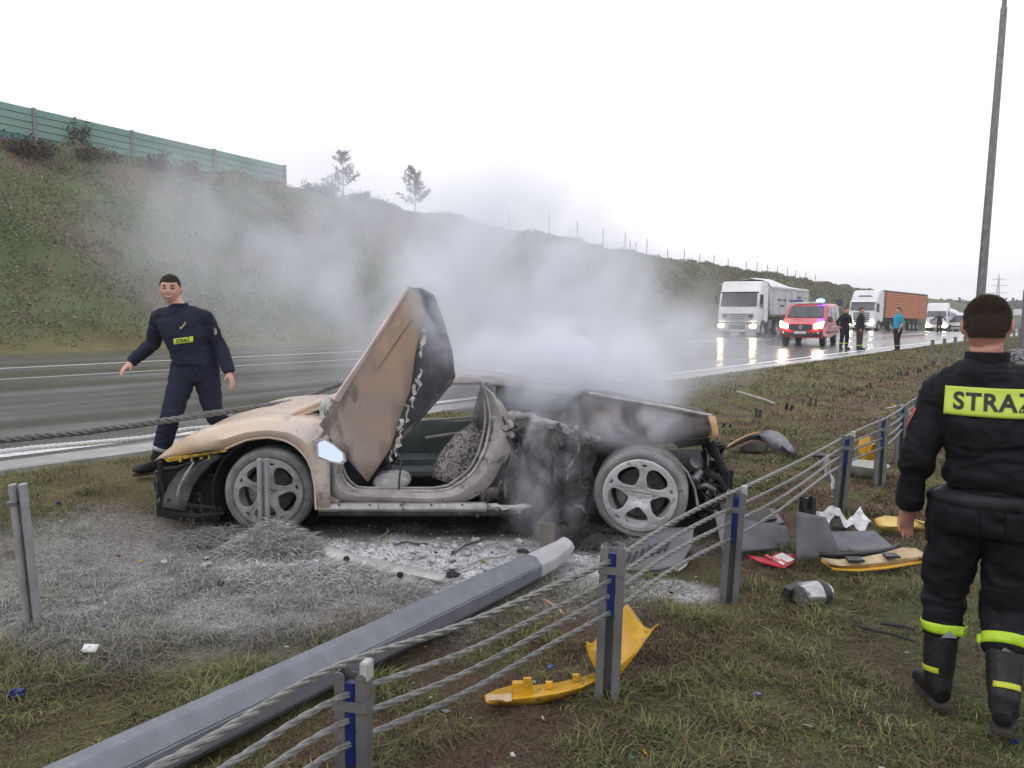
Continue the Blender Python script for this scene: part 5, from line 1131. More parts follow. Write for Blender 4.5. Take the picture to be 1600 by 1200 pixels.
# ------------------------------------------------ people (local: facing -y, figure's left is +x)
def remesh(mb, vox, smooth=4, post=None):
    me = mb.mesh('t'); bm = bmesh.new(); bm.from_mesh(me); bmesh.ops.recalc_face_normals(bm, faces=bm.faces[:]); bm.to_mesh(me); bm.free()
    o = bpy.data.objects.new('t', me); COL.objects.link(o)
    r = o.modifiers.new('r', 'REMESH'); r.mode = 'VOXEL'; r.voxel_size = vox
    s = o.modifiers.new('s', 'SMOOTH'); s.iterations = smooth; s.factor = .5
    dg = bpy.context.evaluated_depsgraph_get(); dg.update(); res = bpy.data.meshes.new_from_object(o.evaluated_get(dg))
    bpy.data.objects.remove(o); bpy.data.meshes.remove(me); return res
def finish(me, name, mat, parent, wr=0., sc=(6, 6, 6), seed=0, mats=None):
    n = len(me.vertices)
    if wr and n:
        co = np.empty(n * 3, np.float32); me.vertices.foreach_get('co', co); co = co.reshape(-1, 3).astype(float)
        no = np.array([tuple(v.normal) for v in me.vertices])
        q = co * np.array(sc) + seed * 3.7; q = q + (fbm(q[:, 0], q[:, 1], q[:, 2], 2, seed)[:, None] - .5) * 2.2
        f = 1 - np.abs(fbm(q[:, 0], q[:, 1], q[:, 2], 3, seed + 5) * 2 - 1) * 2.2
        co += no * (np.clip(f, -1, 1) * wr)[:, None]; me.vertices.foreach_set('co', co.astype(np.float32).ravel())
    me.name = name; me.shade_smooth(); me.materials.clear(); me.materials.append(mat)
    o = bpy.data.objects.new(name, me); COL.objects.link(o); o.parent = parent; return o
M_strand = attr_mat('hair strands', rough=.6, vary=.1)
def V3(*a): return Vector(a)
def head_surface(cn, R, yaw=0., pitch=0., roll=0., seg=40, zs=34, grow=0., smile=0.):
    """head as one closed surface of rows; returns rings and a transform; face looks to -y"""
    M = Matrix.Rotation(yaw, 3, 'Z') @ Matrix.Rotation(pitch, 3, 'X') @ Matrix.Rotation(roll, 3, 'Y'); rings = []
    g = lambda x, c, s: math.exp(-((x - c) / s) ** 2)
    for i in range(zs + 1):
        z = -1 + 2 * i / zs; zz = sin(z * pi / 2); rings_r = []
        prof = max(1e-3, math.sqrt(max(0, 1 - abs(zz) ** 2.3)))
        for k in range(seg):
            a = 2 * pi * k / seg; x, y = sin(a), -cos(a)      # a=0 is the face
            rx = R * .70 * prof; ry = R * .86 * prof
            if zz < 0: rx *= 1 - .22 * (-zz) ** 1.5 * (1.1 if y < 0 else .6); ry *= (1 - .20 * (-zz)) if y > 0 else 1 + .02 * -zz
            px, py = rx * x, ry * y
            f = max(0, -y)
            fr = f ** 3
            e = 0
            e += .21 * g(zz, -.16, .15) * g(x, 0, .13)           # nose tip
            e += .07 * g(zz, .08, .18) * g(x, 0, .11)            # bridge
            e += .035 * g(zz, .24, .09) * g(abs(x), .28, .28)     # brow
            e -= .075 * g(zz, .08, .10) * g(abs(x), .40, .17)     # eye sockets
            e += .045 * g(zz, -.18, .16) * g(abs(x), .50, .20)    # cheeks
            e += .040 * g(zz, -.48, .08) * g(x, 0, .25)           # lips
            e -= .03 * g(zz, -.60, .06) * g(x, 0, .25)
            e += .07 * g(zz, -.82, .16) * g(x, 0, .30)            # chin
            py -= R * e * (1 if y < 0 else 0)
            rings_r.append(M @ Vector((px * (1 + grow), py * (1 + grow), R * zz * (1 + grow))) + cn)
        rings.append(rings_r)
    return rings, M
def add_head(mb, cn, R, yaw, pitch, roll=0.):
    rings, M = head_surface(cn, R, yaw, pitch, roll); mb.loft(rings)
    for s in (-1, 1):
        mb.ell(cn + M @ Vector((s * R * .74, R * .10, -R * .02)), (R * .10, R * .19, R * .28), 12, 8, M @ Matrix.Rotation(s * .5, 3, 'Z'))
    return M
def add_hand(mb, wrist, end, palm_n, curl=.35, side=1, L=.185, spread=.12, curls=None):
    """palm and five tapered, bent fingers; side=+1 puts the thumb on +cross side"""
    d = (end - wrist).normalized(); n = (palm_n - d * palm_n.dot(d)).normalized(); b = d.cross(n) * side
    P0 = wrist; pl = L * .5
    mb.tube([P0 - d * .03, P0, P0 + d * pl * .45, P0 + d * pl], [(.020, .027), (.019, .028), (.017, .040), (.013, .041)], 12, up=n)
    for k in range(4):
        o = (k - 1.5) * .0205; fl = L * (.44, .50, .47, .37)[k]; q = P0 + d * (pl * .93 - (.006 if k == 3 else 0)) + b * -o
        cr_ = (curls[k] if curls else curl); dirs = d * cos(0) - b * (o * spread * 22 / 2 * .6); pts = [q - d * .012]; ang = cr_ * .4; cur = q; dd = dirs.normalized()
        for j, seg in enumerate((.42, .33, .25)):
            ax = dd.cross(n); dv = (dd * cos(ang) + n * sin(ang)); pts.append(cur); cur = cur + dv * fl * seg; ang += cr_ * (.9 if j == 0 else .7)
        pts.append(cur); mb.tube(pts, [.0095, .0095, .0085, .0080, .0062], 8)
    q = P0 + d * pl * .18 + b * .024; t1_ = (d * .62 + b * .62 + n * .38).normalized(); t2_ = (d * .85 + b * .25 + n * .42).normalized()
    mb.tube([q - t1_ * .02, q + t1_ * .028, q + t1_ * .05 + t2_ * .004, q + t1_ * .05 + t2_ * .030], [.014, .0125, .0105, .0075], 8)
def person(name, label, J, loc, rz, M, vox=.012, R=.125, head=(0, 0, 0), hands=True, seed=1, belly=1., wr=.006, hair_lo=-.05, boots=True, sleeves='long', hands_curl=.4, face=False, hip_w=1., shoulder_w=1., torso_mid=None, strands=0, collar=True, handkw={}):
    t = empty(name, loc, rz=rz, label=label, cat='person')
    b = MB(); pv, ch, nk, hd = (Vector(J[k]) for k in ('pelvis', 'chest', 'neck', 'head'))
    L = {k: [Vector(p) for p in J[k]] for k in ('armL', 'armR', 'legL', 'legR')}
    up = lambda p, q: (Vector(q) - Vector(p)).normalized()
    # skin body, one continuous mesh
    def torso(mb, g, z0=None):
        w1, w2, w3 = .155 * hip_w + g, .150 * belly + g, .195 * shoulder_w + g; mid = pv.lerp(ch, .5)
        sx = (L['armL'][0] - L['armR'][0]).normalized()
        def ring(cn, rx, ry, n=20, p=2.4):
            o = []
            for k in range(n):
                a = 2 * pi * k / n; cx_, sy_ = cos(a), sin(a); o.append(cn + sx * rx * math.copysign(abs(cx_) ** (2 / p), cx_) + Vector((0, 1, 0)) * ry * math.copysign(abs(sy_) ** (2 / p), sy_))
            return o
        return ring, sx, w1, w2, w3, mid
    def tor(mb, g, lo=-.12, hi=True):
        ring, sx, w1, w2, w3, mid = torso(mb, g); sh = (L['armL'][0] + L['armR'][0]) / 2
        rg = [ring(pv + V3(0, 0, lo), w1 * .92, .105 + g), ring(pv, w1, .12 + g), ring(mid, w2, .112 + g), ring(ch, w3 * .95, .125 + g), ring(sh + V3(0, 0, -.03), w3, .11 + g), ring(sh + V3(0, 0, .035), w3 * .82, .09 + g)]
        if hi: rg += [ring(nk + V3(0, 0, -.03), .075 + g, .07 + g), ring(nk + V3(0, 0, .01), .058 + g, .06 + g)]
        mb.loft(rg)
    tor(b, 0)
    b.tube([nk + V3(0, .0, -.06), nk + V3(0, 0, .02), hd + V3(0, .02, -.08)], [.072, .060, .062], 14)
    HM = add_head(b, hd, R, *head)
    for side, k in ((1, 'armL'), (-1, 'armR')):
        s, e, wv, h = L[k]; b.tube([s + (s - nk) * .0, s.lerp(e, .3), e, e.lerp(wv, .35), wv], [.060, .052, .042, .043, .027], 12)
        b.ell(s, (.062, .062, .062))
        kw = handkw.get(k, {})
        add_hand(b, wv, h, Vector(J.get('palm' + k[-1], (-side, -.2, 0))), side=kw.get('side', -side), curl=kw.get('curl', hands_curl), spread=kw.get('spread', .12), curls=kw.get('curls'))
    for k in ('legL', 'legR'):
        hp, kn, an, toe = L[k]; b.tube([hp + V3(0, 0, .03), hp.lerp(kn, .4), kn, kn.lerp(an, .3), an], [.092, .082, .056, .055, .038], 14); b.tube([an + V3(0, 0, .01), an.lerp(toe, .5) + V3(0, 0, -.01), toe], [.04, .036, .025], 10)
    body = finish(remesh(b, vox, 3), 'body', M['skin'], t)
    # jacket
    j = MB(); ring, sx, w1, w2, w3, mid = torso(j, .018); sh = (L['armL'][0] + L['armR'][0]) / 2
    hem = V3(0, 0, J.get('hem', .02)); tm = torso_mid or 1.
    j.loft([ring(pv + hem, w1 * 1.02, .15), ring(pv + hem + V3(0, 0, .05), w1 * 1.10, .165), ring(pv + hem + V3(0, 0, .13), w2 * 1.08 * tm, .158), ring(mid.lerp(ch, .4), w2 * 1.08, .150), ring(ch, w3 * .98, .155), ring(sh + V3(0, .0, -.04), w3 * 1.0, .138), ring(sh + V3(0, 0, .03), w3 * .82, .105), ring(nk + V3(0, .01, -.035), .105, .088), ring(nk + V3(0, .01, -.005), .078, .076)])
    for k in ('armL', 'armR'):
        s, e, wv, h = L[k]
        if sleeves == 'long': j.tube([s + (nk - s) * .25 + V3(0, 0, -.02), s, s.lerp(e, .35), s.lerp(e, .8), e, e.lerp(wv, .3), e.lerp(wv, .7), wv + (wv - e).normalized() * .005], [.055, .068, .068, .062, .062, .060, .050, .043], 16)
        else: j.tube([s, s.lerp(e, .5), s.lerp(e, .85)], [.085, .072, .066], 14)
        j.ell(s + V3(0, 0, -.012), (.066, .070, .066)); j.tube([nk + V3(0, .01, -.03), nk.lerp(s, .55) + V3(0, 0, -.005), s], [.055, .060, .064], 14)
    jk = finish(remesh(j, vox, 4), 'jacket', M['jacket'], t, wr, (5, 5, 9), seed)
    if collar:
        cm = MB(); cm.lathe([(.078, -.03), (.083, .0), (.080, .035), (.072, .038), (.070, .0), (.07, -.03)], 24, c=nk + V3(0, .012, .0), axis='Z'); cm.build('collar', M['jacket'], t, smooth=True)
    # trousers
    q = MB(); q.loft([ring(pv + V3(0, 0, -.135), w1 * .9, .135), ring(pv + V3(0, 0, -.10), w1 * 1.0, .15), ring(pv + V3(0, 0, -.03), w1 * 1.02, .150), ring(pv + V3(0, 0, .07), w2 * .98, .135), ring(pv + V3(0, 0, .10), w2 * .92, .125)])
    for k in ('legL', 'legR'):
        hp, kn, an, toe = L[k]; q.tube([hp + V3(0, 0, .04), hp + (kn - hp) * .12, hp.lerp(kn, .5), kn, kn.lerp(an, .35), kn.lerp(an, J.get('cuff', .82))], [.112, .116, .098, .080, .074, .068], 16)
    tr = finish(remesh(q, vox, 4), 'trousers', M['trousers'], t, wr, (6, 6, 9), seed + 3)
    for k in ('legL', 'legR'):
        hp, kn, an, toe = L[k]; f = MB(); dr = (toe - an); dr.z = 0; dr.normalize(); sd = Vector((-dr.y, dr.x, 0)); dn = V3(0, 0, -1)
        pitchv = (toe - an).normalized()
        f.tube([kn.lerp(an, .45), kn.lerp(an, .8), an + V3(0, 0, .03), an - dr * .012 + V3(0, 0, -.015)], [.068, .063, .055, .052], 14)
        f.tube([an - dr * .055 + V3(0, 0, -.035), an + V3(0, 0, -.02), an.lerp(toe, .45) + V3(0, 0, .0), toe + V3(0, 0, .012), toe + dr * .035 + V3(0, 0, .01)], [(.035, .036), (.05, .042), (.046, .046), (.036, .049), (.014, .03)], 14, up=(0, 0, 1))
        bo = finish(remesh(f, max(.008, vox * .8), 3), 'boot', M['boot'], t, .002 if wr else 0, (9, 9, 9), seed + 7)
        so_ = MB(); a0 = an - dr * .085 + V3(0, 0, -.068); a1 = toe + dr * .045 + V3(0, 0, -.02); pts = []
        for f_, w_ in ((0, .026), (.12, .038), (.4, .034), (.68, .046), (.9, .038), (1, .018)): pts.append((a0.lerp(a1, f_), w_))
        so_.prism([p + sd * w_ for p, w_ in pts] + [p - sd * w_ for p, w_ in reversed(pts)], (0, 0, -.020)); so_.build('sole', M['sole'], bo, bevel=.004)
    # hair: cap grown from the same skull
    rings, HM = head_surface(hd, R, *head, grow=.035); zs = len(rings) - 1; hm = MB(); seg = len(rings[0]); keep = []; idx = {}
    for i in range(zs + 1):
        zz = sin((-1 + 2 * i / zs) * pi / 2)
        for k in range(seg):
            a = 2 * pi * k / seg; y = -cos(a); line = hair_lo + .52 * (1 if y < -.62 else max(0, (-.12 - y) / .5)) + (.0 if y < .2 else -.34 * min(1, (y - .2) / .5))
            f = min(1, max(0, (zz - line) / .12)); r0, _ = None, None
            keep.append(zz > line)
    v_ = [p for r in rings for p in r]; fc = []
    for i in range(zs):
        for k in range(seg):
            k2 = (k + 1) % seg; ids = (i * seg + k, i * seg + k2, (i + 1) * seg + k2, (i + 1) * seg + k)
            if all(keep[x] for x in ids): fc.append(ids)
    fc.append(tuple(range(zs * seg, (zs + 1) * seg))); used = sorted({x for f in fc for x in f}); mp_ = {x: i for i, x in enumerate(used)}
    hm.add([v_[x] for x in used], [tuple(mp_[x] for x in f) for f in fc])
    ho = hm.build('hair', M['hair'], t, smooth=True, solid=R * .045, off=-1, fix=True)
    if strands:
        me = ho.data; me.calc_loop_triangles(); T = [(t_.vertices[0], t_.vertices[1], t_.vertices[2]) for t_ in me.loop_triangles]; VV = np.array([tuple(v.co) for v in me.vertices]); T = np.array(T)
        A_ = VV[T[:, 0]]; B_ = VV[T[:, 1]]; C_ = VV[T[:, 2]]; N_ = np.cross(B_ - A_, C_ - A_); ar = np.linalg.norm(N_, axis=1) + 1e-12; rs = np.random.default_rng(seed); i_ = rs.choice(len(T), strands, p=ar / ar.sum())
        u_, v_2 = rs.random(strands), rs.random(strands); fl = u_ + v_2 > 1; u_[fl] = 1 - u_[fl]; v_2[fl] = 1 - v_2[fl]
        P_ = A_[i_] + (B_ - A_)[i_] * u_[:, None] + (C_ - A_)[i_] * v_2[:, None]; hc = np.array(tuple(hd)); Nn = P_ - hc; Nn /= np.linalg.norm(Nn, axis=1)[:, None]
        P_ = P_ + Nn * .001; D_ = Nn * .55 + np.array([0, 0, -.75]) * (Nn[:, 2:3] < .5) + rs.normal(size=(strands, 3)) * .35; D_ /= np.linalg.norm(D_, axis=1)[:, None]; Ln = R * (.03 + .04 * rs.random(strands)) * (1 + 1.2 * np.clip(Nn[:, 2], 0, 1))
        S_ = np.cross(D_, rs.normal(size=(strands, 3))); S_ /= np.linalg.norm(S_, axis=1)[:, None]; S_ *= .0007 * R / .12 * 1.2
        V_ = np.stack([P_ - S_, P_ + S_, P_ + D_ * Ln[:, None]], 1).reshape(-1, 3); cc = np.array([.085, .056, .038]) * (.35 + 1.3 * rs.random(strands))[:, None]
        so2 = fast_mesh('hair_strands', V_, tri=np.arange(strands * 3).reshape(-1, 3), tint=np.repeat(cc, 3, 0), mat=M_strand, parent=ho); so2['kind'] = 'stuff'
    if face:
        pt = lambda x, z, y=-.88: hd + HM @ Vector((x * R, y * R, z * R))
        bv = BVHTree.FromPolygons([v.co for v in body.data.vertices], [tuple(p.vertices) for p in body.data.polygons])
        def on(x, z, l=.002):
            o_ = hd + HM @ Vector((x * R, -2 * R, z * R)); h_ = bv.ray_cast(o_, HM @ Vector((0, 1, 0))); return (h_[0] if h_[0] else pt(x, z)) + HM @ Vector((0, -l, 0))
        for s in (-1, 1):
            m = MB(); m.tube([on(s * .14, .26), on(s * .28, .31), on(s * .44, .26)], [.0045, .0065, .003], 6); m.build('eyebrow', M['hair'], t)
            m = MB(); m.tube([on(s * .18, .085), on(s * .29, .11), on(s * .40, .085)], [.0035, .0055, .0035], 6); m.build('eye', M['dark'], t)
        m = MB(); m.tube([on(-.26, -.40), on(-.13, -.475), on(0, -.495), on(.13, -.475), on(.26, -.40)], [.003, .0065, .008, .0065, .003], 6); m.build('mouth', M['teeth'], t)
        m = MB(); m.tube([on(-.27, -.385, .003), on(-.13, -.445, .003), on(0, -.46, .003), on(.13, -.445, .003), on(.27, -.385, .003)], [.0025, .003, .003, .003, .0025], 6); m.build('lip', M['lip'], t)
        m = MB(); m.tube([on(-.22, -.44, .003), on(-.11, -.535, .003), on(0, -.56, .003), on(.11, -.535, .003), on(.22, -.44, .003)], [.0025, .0035, .004, .0035, .0025], 6); m.build('lip', M['lip'], t)
    return t, body, jk, tr
def bvh(o): return BVHTree.FromPolygons([v.co for v in o.data.vertices], [tuple(p.vertices) for p in o.data.polygons])
def cloth_mat(name, c, rough=.75, wet=0.): return pm(name, [(.3, tuple(x * .75 for x in c)), (.7, tuple(x * 1.3 for x in c))], scale=3, rough=rough, bump=.35, bscale=60, bdist=.004, rvar=.08, spec=.22, grime=[(tuple(x * 1.9 + .004 for x in c), 9, .60, .5)])
M_skin = pm('skin', [(.3, (.52, .27, .20)), (.7, (.62, .36, .28))], scale=8, rough=.5, bump=.05)
M_skin2 = pm('ruddy skin', [(.3, (.42, .19, .135)), (.7, (.52, .27, .20))], scale=9, rough=.55, bump=.06, bscale=90)
M_hair = pm('short brown hair', [(.3, (.012, .008, .006)), (.7, (.045, .030, .022))], scale=40, rough=.75, bump=.9, bscale=420, bdist=.004)
M_cl = cloth_mat('near-black uniform cloth', (.0070, .0072, .0105), .72); M_cl2 = cloth_mat('dark navy uniform cloth', (.015, .018, .036), .8)
M_boot = pm('black boot leather', [(.3, (.007, .007, .008)), (.7, (.018, .018, .020))], scale=14, rough=.5, bump=.3, spec=.3)
M_sole = pm('muddy sole', [(.3, (.02, .017, .014)), (.7, (.06, .05, .04))], scale=20, rough=.8)
M_lime = pm('lime reflective band', [(.3, (.40, .62, .02)), (.7, (.50, .74, .04))], scale=20, rough=.5)
M_lime2 = pm('lime back patch', [(.3, (.47, .60, .06)), (.7, (.55, .69, .09))], scale=5, rough=.6, bump=.1, bscale=300)
M_refl = pm('grey reflective film', (.42, .43, .46), rough=.4); M_letter = pm('black lettering', (.012, .014, .014), rough=.6)
M_teeth = pm('teeth', (.62, .58, .54), rough=.4); M_lip = pm('lip', (.38, .13, .11), rough=.5)
MS = dict(skin=M_skin2, jacket=M_cl, trousers=M_cl, boot=M_boot, sole=M_sole, hair=M_hair, dark=M_letter, teeth=M_teeth, lip=M_lip)
def cut_grid(bm, st):
    for ax in (0, 1):
        lo = min(v.co[ax] for v in bm.verts); hi = max(v.co[ax] for v in bm.verts)
        for k in range(1, int((hi - lo) / st)):
            co = [0, 0, 0]; no = [0, 0, 0]; co[ax] = lo + k * st + .0003; no[ax] = 1
            bmesh.ops.bisect_plane(bm, geom=bm.verts[:] + bm.edges[:] + bm.faces[:], plane_co=co, plane_no=no, dist=1e-5)
# ---- near firefighter, seen from behind
nf = GP(1526, 1121); nf_d = depth_of(nf)
J = dict(pelvis=(.0, 0, .955), chest=(.01, .02, 1.27), neck=(.040, .0, 1.52), head=(.047, -.012, 1.66), hem=.050,
         armL=[(.200, .01, 1.385), (.268, .05, 1.11), (.298, -.03, .885), (.325, -.07, .71)], armR=[(-.165, .01, 1.385), (-.25, .04, 1.11), (-.29, -.09, .885), (-.30, -.13, .71)],
         legL=[(.10, 0, .92), (.150, -.06, .50), (.150, .0, .115), (.215, -.16, .055)], legR=[(-.105, 0, .92), (-.075, -.02, .49), (-.085, .20, .165), (-.105, .03, .06)], palmL=(-.5, .85, 0), palmR=(1, 0, 0), cuff=.47)
near, nb, nj_, ntr = person('person', 'firefighter seen from behind in black uniform, lime lettered patch on the back', J, nf, YAW + pi - rad(30), MS, vox=.009, strands=26000, R=.116, seed=3, wr=.016, hair_lo=-.10, belly=.88, hip_w=.90, shoulder_w=.90, handkw={'armL': dict(curls=[.25, .35, .5, .9], spread=.5, side=-1)})
B = bvh(nj_)
def on_back(x, z, l=.004):
    h_ = B.ray_cast(Vector((x, 1.2, z)), Vector((0, -1, 0))); return Vector((x, (h_[0].y if h_[0] else .16) + l, z))
# smoothed patch surface first, letters then follow it
px0, px1, pz0, pz1 = .182, -.153, 1.308, 1.420
NX, NZ = 30, 10; G = np.zeros((NZ + 1, NX + 1))
for i in range(NZ + 1):
    for k in range(NX + 1): G[i, k] = on_back(px0 + (px1 - px0) * k / NX, pz0 + (pz1 - pz0) * i / NZ, .0).y
G0 = G.copy()
for _ in range(14):
    Gp = np.pad(G, 1, 'edge'); G2 = (Gp[:-2, 1:-1] + Gp[2:, 1:-1] + Gp[1:-1, :-2] + Gp[1:-1, 2:]) / 4; G = G2
G = G + max(0, float(np.max(G0 - G))) * .9
def patch_y(x, z):
    k = np.clip((x - px0) / (px1 - px0) * NX, 0, NX - 1e-6); i = np.clip((z - pz0) / (pz1 - pz0) * NZ, 0, NZ - 1e-6); a, b = int(i), int(k); f, g = i - a, k - b
    return G[a, b] * (1 - f) * (1 - g) + G[a + 1, b] * f * (1 - g) + G[a, b + 1] * (1 - f) * g + G[a + 1, b + 1] * f * g
m = MB(); m.grid([[(px0 + (px1 - px0) * k / NX, G[i, k] + .004, pz0 + (pz1 - pz0) * i / NZ) for k in range(NX + 1)] for i in range(NZ + 1)])
patch = m.build('back_patch', M_lime2, near, smooth=True, solid=.003, off=0)
m = MB()
for loop in ([(px0 - .008, pz0 + .008), (px1 + .008, pz0 + .008), (px1 + .008, pz1 - .008), (px0 - .008, pz1 - .008)],):
    pass
tm_ = text_mesh('STRAŻ', .100, 'lettering', M_letter, patch, extrude=.0, bold=.0030)
bm = bmesh.new(); bm.from_mesh(tm_.data); bmesh.ops.remove_doubles(bm, verts=bm.verts[:], dist=1e-5); cut_grid(bm, .018)
xs_ = [v.co.x for v in bm.verts]; wdt = max(xs_) - min(xs_); kx = .275 / wdt
for v in bm.verts:
    x = -v.co.x * kx + .012; z = v.co.y * .92 + (pz0 + pz1) / 2 - .002; v.co = (x, patch_y(x, z) + .0085, z)
bm.to_mesh(tm_.data); bm.free()
# cuff bands, boots tabs, belt
def band(parent, tgt, kn, an, f0, f1, mat, name, lift=.004, arc=(0, 2 * pi), n=28, skew=0.):
    Bt = bvh(tgt); ax = (an - kn).normalized(); a = V3(1, 0, 0); a = (a - ax * a.dot(ax)).normalized(); b = ax.cross(a); rows = []
    for f in np.linspace(f0, f1, 4):
        cpt = kn.lerp(an, float(f)); r_ = []
        for q in np.linspace(arc[0], arc[1], n):
            dv = a * cos(q) + b * sin(q); h_ = Bt.ray_cast(cpt + dv * .3 + ax * skew * sin(q), -dv); rr = max(.03, (h_[0] - cpt).length if h_[0] else .08); r_.append(cpt + dv * min(rr + lift, .098) + ax * skew * sin(q))
        rows.append(r_)
    m = MB(); m.grid(rows); return m.build(name, mat, parent, smooth=True, solid=.003, off=0)
LL = [Vector(p) for p in J['legL']]; LR = [Vector(p) for p in J['legR']]
for leg in (LL, LR):
    bd = band(near, ntr, leg[1], leg[2], .31, .42, M_lime, 'reflective_band')
    Bb = bvh(ntr); c0 = leg[1].lerp(leg[2], .418); c1 = leg[1].lerp(leg[2], .325); s_ = -.03 if leg is LL else .0
    tri = MB(); P3 = []
    for (x, q) in ((s_ - .032, 0), (s_ + .028, 0), (s_ - .002, 1)):
        cc = c0.lerp(c1, q); h_ = Bb.ray_cast(Vector((cc.x + x, 1, cc.z)), V3(0, -1, 0)); P3.append(Vector((cc.x + x, (h_[0].y if h_[0] else cc.y + .08) + .009, cc.z)))
    tri.prism(P3, (0, .003, 0)); tri.build('reflective_triangle', M_refl, bd)
boots_ = [o for o in near.children if o.name.startswith('boot')]
for o, leg, ar in zip(boots_, (LL, LR), ((1.5 * pi, 1.95 * pi), (1.2 * pi, 1.7 * pi))):
    band(near, o, leg[1], leg[2], .80, .86, pm('yellow boot tab', (.50, .55, .03), rough=.5), 'boot_tab', arc=(pi + ar[0], pi + ar[1]) if False else ar, n=10)
m = MB(); Bt = bvh(ntr); rows = []
for z in (.935, .96, .988):
    r_ = []
    for q in np.linspace(0, 2 * pi, 48):
        dv = V3(cos(q), sin(q), 0); h_ = Bt.ray_cast(V3(.0, 0, z) + dv * .4, -dv); rr = (h_[0] - V3(.0, 0, z)).length if h_[0] else .16; r_.append(V3(.0, 0, z) + dv * (rr + .003))
    rows.append(r_)
m.grid(rows); belt = m.build('belt', pm('worn dark belt', [(.3, (.012, .012, .015)), (.7, (.028, .028, .034))], scale=8, rough=.6, spec=.25), near, smooth=True, solid=.004)
m = MB(); p = Bt.ray_cast(V3(.06, .6, .80), V3(0, -1, 0))[0]
for s in (-1, 1):
    rows = []
    for z in np.linspace(.80, .925, 6): rows.append([V3(s * .105 - .01 + dx, (Bt.ray_cast(V3(s * .105 - .01 + dx, .6, z), V3(0, -1, 0))[0] or V3(0, .15, 0)).y + .004, z) for dx in np.linspace(-.06, .06, 7)])
    mm = MB(); mm.grid(rows); mm.build('rear_pocket', M_cl, near, smooth=True, solid=.006, off=0)
Lw = Vector(J['armL'][2]); m = MB(); m.ell(Lw + V3(-.04, -.02, .02), (.012, .02, .022)); m.build('watch', M_silver, near, smooth=True)
aE, aS = Vector(J['armL'][1]), Vector(J['armL'][0]); Bj = bvh(nj_); pc = aS.lerp(aE, .42); h_ = Bj.ray_cast(pc + V3(.4, .02, 0), V3(-1, 0, 0))
if h_[0]: m = MB(); m.grid([[V3(((Bj.ray_cast(V3(pc.x + .4, pc.y + y, pc.z + z), V3(-1, 0, 0))[0]) or h_[0]).x + .005, pc.y + y, pc.z + z) for y in (-.03, 0, .03)] for z in (-.045, -.015, .015, .045)]); m.build('shoulder_badge', pm('faded red badge', (.38, .08, .06), rough=.7), near, smooth=True, solid=.003)
# ---- walking firefighter facing the camera
wk = W(LQ(303, 742, 7.3)); wk.z = gz(wk.x, wk.y)
J2 = dict(pelvis=(.055, .02, .955), chest=(.005, .0, 1.22), neck=(-.045, -.02, 1.455), head=(-.090, -.055, 1.612), hem=-.03,
          armL=[(.175, .0, 1.365), (.285, .03, 1.10), (.395, -.08, .90), (.435, -.12, .80)], armR=[(-.225, .0, 1.37), (-.33, .08, 1.14), (-.485, -.02, .985), (-.565, -.09, .90)],
          legL=[(.14, .02, .93), (.20, .02, .52), (.30, .30, .22), (.30, .18, .09)], legR=[(-.03, .02, .93), (-.09, -.20, .53), (-.235, -.20, .125), (-.33, -.36, .10)], palmL=(-1, .2, 0), palmR=(.6, .6, -.4), cuff=.72)
MS2 = dict(MS, jacket=M_cl2, trousers=M_cl2, skin=M_skin)
walk, wb, wj, wt = person('person', 'smiling young man in navy uniform walking left behind the wreck', J2, wk, YAW, MS2, vox=.0085, strands=6000, R=.116, head=(.22, .02, .03), seed=8, wr=.010, face=True, hands_curl=.55, hair_lo=.0, belly=1.05, hip_w=.98, shoulder_w=1.0)
walk.scale = (1.03, 1.03, 1.045); walk.rotation_euler = (.04, .0, YAW)
Bw = bvh(wj)
def on_front(x, z, l=.005):
    h_ = Bw.ray_cast(V3(x, -1.2, z), V3(0, 1, 0)); return V3(x, (h_[0].y if h_[0] else -.14) - l, z)
def tag_patch(name, x0, x1, z0, z1, mat, n=8, dz=0.): m = MB(); m.grid([[on_front(x0 + (x1 - x0) * k / n, z0 + (z1 - z0) * i / 4 + dz * k / n, .007) for k in range(n + 1)] for i in range(5)]); return m.build(name, mat, walk, smooth=True, solid=.003)
cp = tag_patch('chest_patch', -.045, .12, 1.148, 1.196, M_lime2, dz=.022)
tx = text_mesh('STRAŻ', .042, 'lettering', M_letter, cp, extrude=0, bold=.0012)
bm = bmesh.new(); bm.from_mesh(tx.data); xs_ = [v.co.x for v in bm.verts]; kx = .115 / (max(xs_) - min(xs_))
for v in bm.verts: x, z = .0375 + v.co.x * kx, 1.172 + v.co.y + .011 + (v.co.x * kx) * .13; q = on_front(x, z, .013); v.co = q
bm.to_mesh(tx.data); bm.free()
m = MB()
m.grid([[on_front(.012 + .012 * k, 1.288 - .018 * (1 - abs(k - 1.2) / 1.6) + i * .009 + .006 * k, .008) for k in range(5)] for i in range(3)]); m.build('eagle_badge', pm('gold thread badge', (.42, .40, .14), rough=.6), walk, solid=.003)
h_ = Bw.ray_cast(V3(.8, -.03, 1.26), V3(-1, 0, 0))[0]
if h_: m = MB(); m.lathe([(.001, 0), (.032, 0), (.032, .004), (.001, .004)], 14, c=(h_.x - .004, h_.y - .03, 1.25), axis='X'); m.build('sleeve_badge', pm('pale sleeve badge', [(.4, (.10, .02, .02)), (.6, (.5, .48, .45))], scale=40, rough=.6), walk)
band(walk, wt, Vector(J2['legR'][1]), Vector(J2['legR'][2]), .62, .70, M_refl, 'reflective_band')
